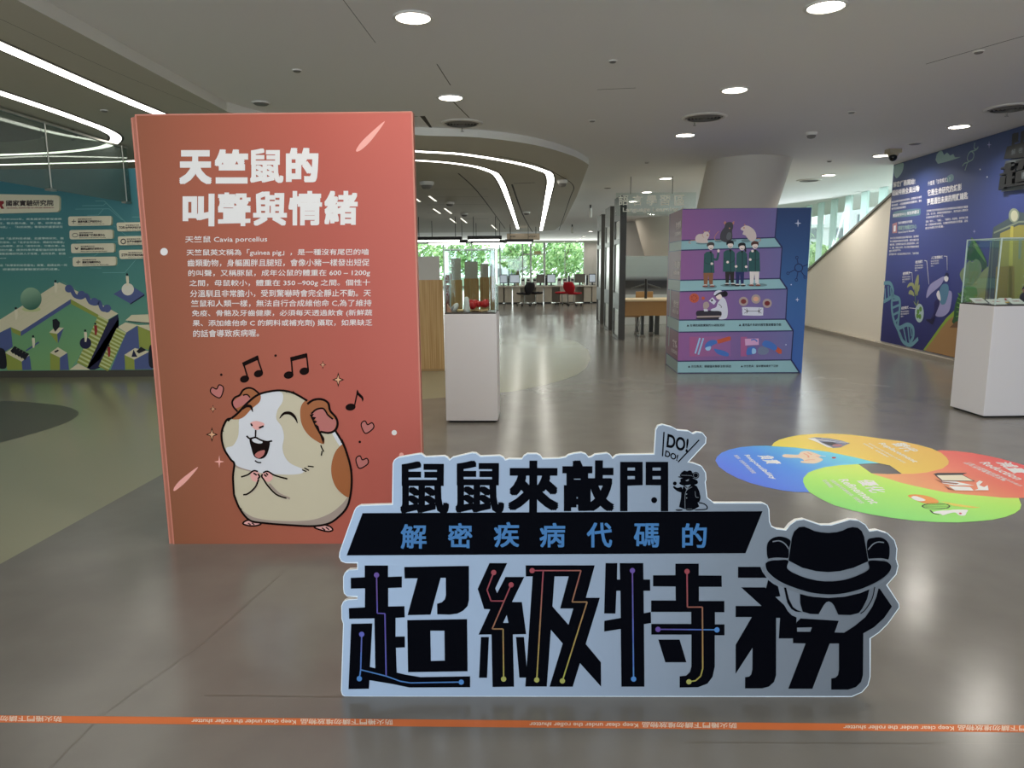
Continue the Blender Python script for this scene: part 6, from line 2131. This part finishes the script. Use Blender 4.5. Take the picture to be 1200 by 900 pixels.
# ================================================================== OAK RECEPTION PANEL AND BOOTH SCREENS
m_oak2 = mat('oak_panel', (186, 150, 98), rough=0.5, gain=1.0)
nt = m_oak2.node_tree
wv = nt.nodes.new('ShaderNodeTexNoise')
mp = nt.nodes.new('ShaderNodeMapping')
tc = nt.nodes.new('ShaderNodeTexCoord')
mp.inputs['Scale'].default_value = (60, 60, 1.2)
wv.inputs['Scale'].default_value = 1.0
cr = nt.nodes.new('ShaderNodeValToRGB')
cr.color_ramp.elements[0].position = 0.35
cr.color_ramp.elements[0].color = rgb((172, 134, 82), 1.0)
cr.color_ramp.elements[1].position = 0.65
cr.color_ramp.elements[1].color = rgb((198, 164, 112), 1.0)
nt.links.new(tc.outputs['Object'], mp.inputs['Vector'])
nt.links.new(mp.outputs['Vector'], wv.inputs['Vector'])
nt.links.new(wv.outputs['Fac'], cr.inputs['Fac'])
nt.links.new(cr.outputs['Color'], nt.nodes['Principled BSDF'].inputs['Base Color'])
m_screen = mat('screen_fabric', (190, 188, 182), rough=0.7, gain=1.0)
pw = at_z(521.5, 434.5, 0)
zA, zB = at_y(505, 328, pw.y).z, at_y(505, 300.5, pw.y).z
t = thing('booth_screen', 'nearest oak booth screen with pale upper panel, right behind the coral board', 'partition', (pw.x - 0.95, pw.y, 0), 'oak booth screens')
Fw = Face((pw.x - 1.9, pw.y - 0.12, 0), (1.9, 0.12, 0), (0, 0, 1))
mb = MB()
mb.prism(Fw, [(0, 0.02), (1.9, 0.02), (1.9, zA), (0, zA)], -0.05, 0.0, m_oak2)
mb.prism(Fw, [(0, 0.0), (1.9, 0.0), (1.9, 0.03), (0, 0.03)], -0.05, 0.012, mat('oak_kick', (160, 130, 88), gain=1.0))
mb.build('oak_panel', t)
mb = MB()
mb.prism(Fw, [(0, zA), (1.86, zA), (1.86, zB), (0, zB)], -0.04, -0.008, m_screen)
mb.build('upper_screen', t)
for x0p, x1p, yb_, lb in ((527.5, 541.5, 12.6, 'oak booth screen seen through the left half of the glass case'), (543.5, 561, 14.4, 'oak booth screen seen through the middle of the glass case'), (562, 573.5, 16.2, 'oak booth screen seen through the right of the glass case, second from the end'), (573.8, 579.5, 18.2, 'narrow farthest oak booth screen at the right of the glass case')):
    k = {12.6: (302.5, 328), 14.4: (306.5, 326.5), 16.2: (309, 325), 18.2: (309.5, 324)}[yb_]
    xa_, xb_ = at_y(x0p, 320, yb_).x, at_y(x1p, 320, yb_).x
    z1, z2 = at_y(x0p, k[1], yb_).z, at_y(x0p, k[0], yb_).z
    t = thing('booth_screen', lb, 'partition', ((xa_ + xb_) / 2, yb_, 0), 'oak booth screens')
    mb = MB()
    mb.box(((xa_ + xb_) / 2, yb_, z1 / 2), (xb_ - xa_, 0.05, z1), m_oak2, rz=0.05)
    mb.build('oak_panel', t)
    mb = MB()
    mb.box(((xa_ + xb_) / 2, yb_, (z1 + z2) / 2), (xb_ - xa_ - 0.04, 0.035, z2 - z1), m_screen, rz=0.05)
    mb.build('upper_screen', t)
    # side return of each booth
    mb = MB()
    mb.box((xa_ + 0.03, yb_ + 0.45, z1 / 2), (0.05, 0.85, z1), m_oak2)
    mb.build('side_panel', t)
tag(MB().box((at_y(525, 340, 13.6).x, 13.6, 0.7), (0.16, 0.02, 1.38), mat('red_banner', (186, 60, 60), gain=1.0)).build('standing_banner'), 'narrow red standing banner glimpsed between oak screens behind the glass case', 'banner')

# ================================================================== FAR COMPUTER DESKS AND CHAIRS
m_dtop = mat('desk_top_white', (214, 206, 190), rough=0.5, gain=1.0)
m_dleg = mat('desk_panel_beige', (196, 186, 168), rough=0.5, gain=1.0)
m_scr = glow('monitor_screen', (150, 178, 206), 0.35)
m_scr2 = mat('monitor_back', (110, 106, 98), rough=0.5, gain=1.0)
m_bez = mat('monitor_black', (34, 34, 36), rough=0.4, gain=1.0)
m_iv = mat('device_white', (226, 226, 222), rough=0.5, gain=1.0)
YD = at_z(640, 355.8, 0).y
zd = at_y(640, 335, YD).z
Zd = zm(570, 270, 8)


def dx(xz, y=None):
    return at_y(570 + xz / 8.0, 335, YD if y is None else y).x


spans = [(85, 243, 'white computer desk at the left end of the far row, beside the booth screens'), (244, 540, 'white computer desk behind the two black chairs in the far row'), (541, 763, 'white computer desk in the far row, left of the red chairs'), (764, 989, 'white computer desk behind the red chairs in the far row'), (990, 1190, 'white computer desk at the far right, half hidden by the dark partitions')]
for x0, x1, lb in spans:
    a, b_ = dx(x0), dx(x1)
    t = thing('computer_desk', lb, 'desk', ((a + b_) / 2, YD + 0.35, 0), 'computer desks in the far row')
    mb = MB()
    mb.box(((a + b_) / 2, YD + 0.35, zd - 0.02), (b_ - a, 0.75, 0.045), m_dtop)
    mb.build('tabletop', t)
    for q in (a + 0.17, b_ - 0.17):
        mb = MB()
        mb.box((q, YD + 0.35, (zd - 0.04) / 2 + 0.03), (0.30, 0.6, zd - 0.10), m_dleg)
        mb.box((q, YD + 0.35, 0.03), (0.26, 0.55, 0.06), m_gund)
        mb.build('pedestal', t)
    mb = MB()
    mb.box(((a + b_) / 2, YD + 0.68, zd * 0.48), (b_ - a - 0.02, 0.03, zd * 0.94), m_dleg)
    mb.build('back_panel', t)
# monitors
zd += 0.013
for cxz, wz, kind, lb in ((160, 70, 's', 'monitor with pale screen at the left end of the far desks'), (265, 95, 's', 'monitor with bluish screen left of the black chairs'), (510, 78, 'b', 'grey monitor back right of the black chairs'), (612, 80, 's', 'monitor with bluish screen in the middle of the far desks'), (882, 100, 'b', 'large brown grey monitor back above the red chairs'), (1000, 60, 's', 'monitor with bluish screen next to the dark partitions')):
    x = dx(cxz)
    wd = wz / 8.0 * YD / FPX
    hh = 0.36
    t = thing('monitor', lb, 'monitor', (x, YD + 0.3, zd), 'monitors on the far desks')
    mb = MB()
    mb.box((x, YD + 0.3, zd + 0.1 + hh / 2), (wd, 0.05, hh), m_bez if kind == 's' else m_scr2)
    mb.build('casing', t)
    mb = MB()
    mb.box((x, YD + 0.272, zd + 0.1 + hh / 2), (wd * 0.88, 0.008, hh * 0.84), m_scr if kind == 's' else m_scr2)
    mb.build('screen' if kind == 's' else 'back_cover', t)
    mb = MB()
    mb.box((x, YD + 0.32, zd + 0.06), (0.06, 0.05, 0.13), m_bez)
    mb.box((x, YD + 0.32, zd + 0.008), (0.24, 0.18, 0.016), m_bez)
    mb.build('stand', t)
for cxz, m_, lb in ((206, m_bez, 'black computer tower between the two leftmost monitors'), (563, m_bez, 'black computer tower between the two middle monitors'), (951, m_bez, 'black computer tower beside the large monitor back'), (780, m_bez, 'black computer tower partly behind the red chairs')):
    x = dx(cxz)
    t = thing('computer_tower', lb, 'computer', (x, YD + 0.45, zd), 'computer towers on the far desks')
    mb = MB()
    mb.box((x, YD + 0.45, zd + 0.2), (0.08, 0.3, 0.4), m_)
    mb.build('casing', t)
    mb = MB()
    mb.box((x, YD + 0.297, zd + 0.33), (0.06, 0.006, 0.04), m_scr2)
    mb.build('drive_bay', t)
for cxz, lb in ((345, 'white headset holder standing behind the black chairs'), (395, 'white device behind the black chairs, right of the headset holder'), (455, 'white device with dark cushion left of the grey monitor back'), (690, 'white headset holder left of the red chairs'), (740, 'white device behind the red chairs'), (812, 'tall white device left of the large monitor back')):
    x = dx(cxz)
    t = thing('headset_holder', lb, 'device', (x, YD + 0.4, zd), 'white devices on the far desks')
    mb = MB()
    mb.box((x, YD + 0.4, zd + 0.15), (0.16, 0.1, 0.3), m_iv)
    mb.box((x, YD + 0.4, zd + 0.01), (0.2, 0.16, 0.02), m_iv)
    mb.build('body', t)
    mb = MB()
    mb.lathe([(0.05, -0.03), (0.06, 0.0), (0.05, 0.03)], (x, YD + 0.33, zd + 0.22), m_bez, n=12)
    mb.build('ear_cushion', t)


def shell_chair(name, m_, label, group):
    t = thing(name, label, 'chair', (0, 0, 0), group)
    mb = MB()
    n, k = 10, 8
    vs, fs = [], []
    for j in range(k):
        for i in range(n):
            u_ = (i / (n - 1) - .5) * 2
            v_ = j / (k - 1)
            wd = 0.24 * (0.75 + 0.35 * math.sin(math.pi * v_))
            vs.append((u_ * wd, -0.24 + 0.44 * v_, 0.46 + 0.05 * u_ * u_ + 0.03 * (v_ - .5) ** 2))
    for j in range(k - 1):
        for i in range(n - 1):
            fs.append((j * n + i, j * n + i + 1, (j + 1) * n + i + 1, (j + 1) * n + i))
    mb.add(vs, fs, m_, True)
    s_ = mb.build('seat', t, normals=False)
    sd = s_.modifiers.new('thick', 'SOLIDIFY')
    sd.thickness = 0.045
    mb = MB()
    vs, fs = [], []
    for j in range(10):
        v_ = j / 9
        for i in range(n):
            u_ = (i / (n - 1) - .5) * 2
            wd = 0.14 + 0.18 * math.sin(min(1, v_ * 1.15) * math.pi * 0.72) - 0.10 * max(0, v_ - .75) * 2
            vs.append((u_ * wd, 0.22 + 0.10 * v_ - 0.05 * u_ * u_, 0.46 + 0.45 * v_))
    for j in range(9):
        for i in range(n - 1):
            fs.append((j * n + i, j * n + i + 1, (j + 1) * n + i + 1, (j + 1) * n + i))
    mb.add(vs, fs, m_, True)
    s_ = mb.build('backrest', t, normals=False)
    sd = s_.modifiers.new('thick', 'SOLIDIFY')
    sd.thickness = 0.045
    mb = MB()
    mb.cyl((0, 0, 0.10), (0, 0, 0.46), 0.022, m_steel, n=12)
    mb.build('stem', t)
    mb = MB()
    for q in range(5):
        a = 2 * math.pi * q / 5 + .3
        mb.cyl((0, 0, 0.10), (0.28 * math.cos(a), 0.28 * math.sin(a), 0.075), 0.016, m_steel, n=8)
    bs = mb.build('star_base', t)
    for q in range(5):
        a = 2 * math.pi * q / 5 + .3
        mb = MB()
        x, y = 0.28 * math.cos(a), 0.28 * math.sin(a)
        mb.cyl((x - .02 * math.sin(a), y + .02 * math.cos(a), 0.033), (x + .02 * math.sin(a), y - .02 * math.cos(a), 0.033), 0.032, m_bez, n=12)
        mb.build('caster', bs)
    return t


m_cblk = mat('chair_black', (22, 22, 26), rough=0.5, gain=1.0)
m_cred = mat('chair_red', (176, 24, 36), rough=0.45, gain=1.2)
g_ = 'swivel chairs at the far desks'
cb = shell_chair('swivel_chair', m_cblk, 'black swivel chair facing left, left one of the two black chairs', g_)
p = at_z(627.5, 357.0, 0)
dup(cb, (p.x, p.y, 0), 1.9, 'black swivel chair facing right, right one of the two black chairs')
p = at_z(614.5, 358.2, 0)
cb.location = (p.x, p.y, 0)
cb.rotation_euler = (0, 0, -2.2)
cr_ = shell_chair('swivel_chair', m_cred, 'red swivel chair facing right, the nearer and larger of the two red chairs', g_)
p = at_z(659, 357.0, 0)
dup(cr_, (p.x, p.y, 0), -1.9, 'red swivel chair facing left, partly behind the nearer red chair')
p = at_z(672.5, 358.0, 0)
cr_.location = (p.x, p.y, 0)
cr_.rotation_euler = (0, 0, 2.2)

# ================================================================== CEILING FITTINGS
m_dl = glow('downlight_lens', (255, 247, 232), 14.0)
m_trim = mat('fitting_white', (222, 218, 210), rough=0.5, gain=1.0)
m_grille = mat('grille_grey', (120, 116, 110), rough=0.5, gain=1.0)


def downlight(px_, py_, label, z=H, xy=None, lamp=True, r=0.12, watts=None):
    p = at_z(px_, py_, z) if xy is None else Vector((xy[0], xy[1], z))
    t = thing('downlight', label, 'ceiling light', (p.x, p.y, z), 'round downlights in the ceiling')
    mb = MB()
    mb.lathe([(r, -0.001), (r + 0.025, -0.001), (r + 0.027, -0.008), (r + 0.004, -0.013), (r, -0.010), (r, -0.001)], (p.x, p.y, z), m_trim, n=28)
    mb.build('trim_ring', t)
    mb = MB()
    mb.cyl((p.x, p.y, z - 0.001), (p.x, p.y, z - 0.007), r, m_dl, n=28)
    mb.build('lens', t)
    if lamp:
        l = bpy.data.lights.new('lamp', 'AREA')
        l.shape = 'DISK'
        l.size = r * 2
        l.energy = watts or DOWNLIGHT_W
        l.color = (1.0, 0.95, 0.86)
        l.spread = math.radians(150)
        o = bpy.data.objects.new('lamp', l)
        COL.objects.link(o)
        o.parent = t
        o.location = (0, 0, -0.02)


for px_, py_, lb, *wt in ((484, 20, 'round downlight at the top edge above the coral board'), (968, 7, 'round downlight cropped by the top edge, right of centre'), (528, 114, 'round downlight just right of the coral board top, in front of a round vent'), (861, 105, 'round downlight in the ceiling above the big stepped box, nearest the viewer'), (803, 158, 'round downlight just in front of the round vent left of the column'), (1124, 148, 'round downlight above the top of the blue mural', 24), (1033, 182, 'round downlight touching the beige surveillance camera', 26), (971, 205, 'round downlight above the clerestory, behind the surveillance camera', 26), (780, 209, 'round downlight left of the leaning column top'), (758, 225, 'round downlight above the hanging glass sign'), (742, 236, 'round downlight seen through the hanging glass sign'), (718, 253, 'round downlight between the dark partitions'), (692, 271, 'round downlight far back, left of the dark partitions')):
    downlight(px_, py_, lb, watts=wt[0] if wt else None)
for px_, py_, lb in ((684, 277, 'small far downlight, right hand one of the last pair'), (680, 279.5, 'small far downlight in the receding line near the windows'), (676.5, 282.3, 'small far downlight, left end of the receding line'), (661, 283.8, 'small far downlight just above the far windows'), (732, 245, 'small downlight low in the hanging sign, beside the nearest partition')):
    downlight(px_, py_, lb, lamp=False, r=0.11)

def vent(px_, py_, r, label, z=H):
    p = at_z(px_, py_, z)
    t = thing('air_vent', label, 'air vent', (p.x, p.y, z), 'round ceiling air vents')
    mb = MB()
    mb.lathe([(r, -0.001), (r + 0.03, -0.001), (r + 0.03, -0.006), (r - 0.01, -0.02), (r - 0.02, -0.001)], (p.x, p.y, z), m_trim, n=32)
    mb.build('rim', t)
    mb = MB()
    mb.cyl((p.x, p.y, z - 0.0005), (p.x, p.y, z - 0.003), r - 0.01, m_dark, n=32)
    mb.build('throat', t)
    for k in range(5):
        q = (r - 0.03) * (1 - k * 0.19)
        mb = MB()
        mb.lathe([(q, -0.004), (q - 0.012, -0.022), (q - 0.02, -0.022), (q - 0.008, -0.004)], (p.x, p.y, z), m_grille, n=28)
        mb.build('louvre_ring', t)


vent(541, 144, 0.23, 'round ceiling vent beyond the downlight next to the coral board')
vent(825, 137, 0.24, 'round ceiling vent left of the leaning column')
vent(1184, 126, 0.24, 'round ceiling vent cropped by the right edge above the blue mural')
vent(948, 211, 0.22, 'round ceiling vent right of the leaning column top')
vent(543, 214, 0.3, 'flat round vent in the far lowered ceiling, right of the coral board', HI) if False else None


def dome(px_, py_, r, hgt, label, z=H, name='smoke_detector', cat='smoke detector', m_=None):
    p = at_z(px_, py_, z)
    t = thing(name, label, cat, (p.x, p.y, z), 'small ceiling fittings')
    mb = MB()
    mb.lathe([(r, -0.001), (r, -hgt * 0.35), (r * 0.8, -hgt * 0.5)], (p.x, p.y, z), m_ or m_trim, n=20)
    mb.build('base', t)
    mb = MB()
    mb.lathe([(r * 0.8, -hgt * 0.5), (r * 0.62, -hgt * 0.9), (r * 0.3, -hgt), (0, -hgt)], (p.x, p.y, z), m_ or m_grille, n=20)
    mb.build('sensor', t)


dome(951, 155, 0.075, 0.08, 'white box shaped smoke detector above the right of the stepped box')
dome(306, 120, 0.10, 0.03, 'round beige speaker in the ceiling above the coral board', name='ceiling_speaker', cat='speaker')
dome(348, 82, 0.045, 0.02, 'tiny sprinkler cover in the ceiling above the coral board', name='sprinkler', cat='sprinkler')
dome(718, 71, 0.04, 0.02, 'tiny sprinkler cover in the ceiling above the centre', name='sprinkler', cat='sprinkler')
dome(1147, 60, 0.045, 0.02, 'tiny sprinkler cover at the upper right of the ceiling', name='sprinkler', cat='sprinkler')
dome(998, 131, 0.045, 0.02, 'tiny sprinkler cover left of the mural downlight', name='sprinkler', cat='sprinkler')
dome(694, 141, 0.045, 0.02, 'tiny sprinkler cover midway between the two round vents', name='sprinkler', cat='sprinkler')
dome(758, 190, 0.045, 0.02, 'tiny sprinkler cover in front of the leaning column', name='sprinkler', cat='sprinkler')
dome(972, 188, 0.045, 0.03, 'tiny sprinkler cover near the clerestory', name='sprinkler', cat='sprinkler')
dome(712, 220, 0.10, 0.02, 'flat round speaker in the ceiling left of the hanging sign', name='ceiling_speaker', cat='speaker')
dome(1072, 168, 0.10, 0.02, 'flat round speaker in the ceiling beside the surveillance camera', name='ceiling_speaker', cat='speaker')
dome(659, 211, 0.10, 0.13, 'beige cone shaped detector beside the outer light strip', HI)
dome(617, 248, 0.12, 0.10, 'beige cone shaped detector between the two light strips', HI)
dome(500, 213, 0.14, 0.14, 'beige ceiling fitting just right of the coral board', HI, 'projector_mount', 'fitting')
dome(527, 237, 0.12, 0.10, 'beige detector among the short slot lights', HI)
dome(544, 250, 0.12, 0.10, 'beige detector behind the short slot lights', HI)
dome(122, 129, 0.04, 0.02, 'tiny sprinkler cover between the light strips on the left', HI, 'sprinkler', 'sprinkler')
for px_, py_, lb in ((541.5, 152, 'sprinkler hanging below the round vent beside the coral board'), (814, 145, 'sprinkler hanging by the round vent left of the column'), (1180, 134, 'sprinkler hanging by the round vent at the right edge')):
    p = at_z(px_, py_ - 3, H)
    t = thing('hanging_sprinkler', lb, 'sprinkler', (p.x, p.y, H), 'hanging sprinkler heads')
    mb = MB()
    mb.cyl((p.x, p.y, H), (p.x, p.y, H - 0.05), 0.008, m_steel, n=8)
    mb.build('stem', t)
    mb = MB()
    mb.cyl((p.x, p.y, H - 0.05), (p.x, p.y, H - 0.055), 0.02, m_steel, n=12)
    mb.build('deflector', t)
# surveillance camera
p = at_z(1047, 175, H)
t = thing('surveillance_camera', 'beige surveillance camera bracket with black dome, beside a downlight', 'camera', (p.x, p.y, H))
mb = MB()
mb.box((p.x, p.y, H - 0.03), (0.19, 0.16, 0.06), mat('camera_beige', (168, 156, 132), rough=0.5, gain=1.0))
mb.lathe([(0.09, 0), (0.07, -0.05), (0.06, -0.06)], (p.x, p.y, H - 0.05), mat('camera_beige', (168, 156, 132)), n=20)
mb.build('bracket', t)
mb = MB()
mb.ball((p.x - 0.01, p.y - 0.02, H - 0.12), 0.062, mat('camera_black', (20, 20, 20), rough=0.15, gain=1.0))
mb.build('dome', t)
# short slot lights in the far ceiling island
m_slot = glow('slot_light', (255, 250, 230), 1.6)
for i, (a, b_) in enumerate((((484, 230), (492, 236)), ((503, 229.5), (511, 235.5)), ((508, 244.5), (516, 250)), ((521, 244), (529, 250)), ((527.5, 256), (534, 261)), ((540, 255.5), (547, 261)), ((576, 263.5), (582, 269)))):
    pa, pb = at_z(a[0], a[1], HI), at_z(b_[0], b_[1], HI)
    d = (pb - pa).normalized()
    s_ = Vector((-d.y, d.x, 0)) * 0.024
    t = thing('slot_light', 'short white slot light in the far ceiling, %s' % ['leftmost, next to the coral board', 'right of the leftmost one', 'left one of the second pair', 'right one of the second pair', 'left one of the third pair', 'right one of the third pair', 'single one by the inner curved strip'][i], 'ceiling light', (pa + pb) / 2, 'short slot lights')
    mb = MB()
    q = Vector((0, 0, -0.006))
    mb.add([pa + s_ * 1.5 + q * .5, pb + s_ * 1.5 + q * .5, pb - s_ * 1.5 + q * .5, pa - s_ * 1.5 + q * .5], [(0, 1, 2, 3)], m_line)
    mb.build('slot_frame', t)
    mb = MB()
    mb.add([pa + s_ + q, pb + s_ + q, pb - s_ + q, pa - s_ + q, pa + s_ + q * 1.5, pb + s_ + q * 1.5, pb - s_ + q * 1.5, pa - s_ + q * 1.5], [(0, 1, 2, 3), (4, 5, 6, 7), (0, 1, 5, 4), (1, 2, 6, 5), (2, 3, 7, 6), (3, 0, 4, 7)], m_slot)
    mb.build('diffuser', t)
# dark beams with linear lamps beyond the island
m_beam = mat('beam_black', (34, 32, 30), rough=0.5, gain=1.0)
m_lin = glow('linear_lamp', (255, 252, 242), 4.5)
for i, (x0, x1, py_, Yb, lb) in enumerate(((484, 541, 280.5, 24.0, 'black linear pendant with white tube, left and upper of the far group'), (548, 588, 279.5, 24.0, 'black linear pendant with white tube, middle and upper of the far group'), (500, 548, 284, 26.0, 'black linear pendant with white tube, lower left of the far group'), (552, 592, 284, 27.5, 'black linear pendant with white tube, lower middle of the far group'), (592, 625, 283, 28.5, 'black linear pendant with white tube just below the beige bulkhead'))):
    xa_, xb_, z_ = at_y(x0, py_, Yb).x, at_y(x1, py_, Yb).x, at_y((x0 + x1) / 2, py_, Yb).z
    t = thing('linear_pendant', lb, 'ceiling light', ((xa_ + xb_) / 2, Yb, z_), 'black linear pendants')
    mb = MB()
    mb.box(((xa_ + xb_) / 2, Yb, z_ + 0.03), (xb_ - xa_, 0.22, 0.11), m_beam)
    mb.build('housing', t)
    mb = MB()
    mb.box(((xa_ + xb_) / 2, Yb - 0.05, z_ - 0.055), (xb_ - xa_ - 0.15, 0.14, 0.05), m_lin)
    mb.build('tube_lamp', t)
    for q in (xa_ + 0.2, xb_ - 0.2):
        mb = MB()
        mb.cyl((q, Yb, z_ + 0.08), (q, Yb, HI), 0.01, m_beam, n=8)
        mb.build('suspension_rod', t)
# beige bulkhead sign
Yb = 30.0
a, b_ = at_y(594, 281, Yb), at_y(632.5, 273.5, Yb)
t = thing('bulkhead_sign', 'beige hanging bulkhead with faint dark lettering, left of the far downlights', 'sign', ((a.x + b_.x) / 2, Yb, a.z))
mb = MB()
mb.box(((a.x + b_.x) / 2, Yb + 0.3, (a.z + b_.z) / 2), (b_.x - a.x, 0.6, abs(b_.z - a.z)), mat('bulkhead_beige', (176, 160, 140), rough=0.6, gain=1.0))
mb.build('box', t)
ar = Art(Face((0, Yb, 0), (1, 0, 0), (0, 0, 1)), step=0.002)
for s, x0, x1 in (('資訊檢索', 598, 604), ('INTERNET', 619, 629)):
    ar.text(s, (x0, 276.2), (x1, 276), (x0, 278.2), m_gund, 2, 0.01, 2)
ar.build('bulkhead_lettering', t)
for q in (a.x + 0.15, b_.x - 0.15):
    mb = MB()
    mb.cyl((q, Yb + 0.3, b_.z), (q, Yb + 0.3, HI), 0.015, m_beam, n=8)
    mb.build('hanger', t)
# small track spots
for px_, py_, m_, lb in ((692, 243, m_trim, 'small white spotlight hanging from the ceiling left of the partitions'), (670.5, 266, m_trim, 'small white spotlight hanging farther back, left of the partitions')):
    p = at_z(px_, py_ - 3, H)
    t = thing('spotlight', lb, 'spotlight', (p.x, p.y, H), 'hanging spotlights')
    mb = MB()
    mb.cyl((p.x, p.y, H), (p.x, p.y, H - 0.10), 0.025, m_gund, n=10)
    mb.build('mount', t)
    mb = MB()
    mb.cyl((p.x, p.y, H - 0.10), (p.x, p.y - 0.02, H - 0.36), 0.045, m_, n=14)
    mb.build('lamp_head', t)
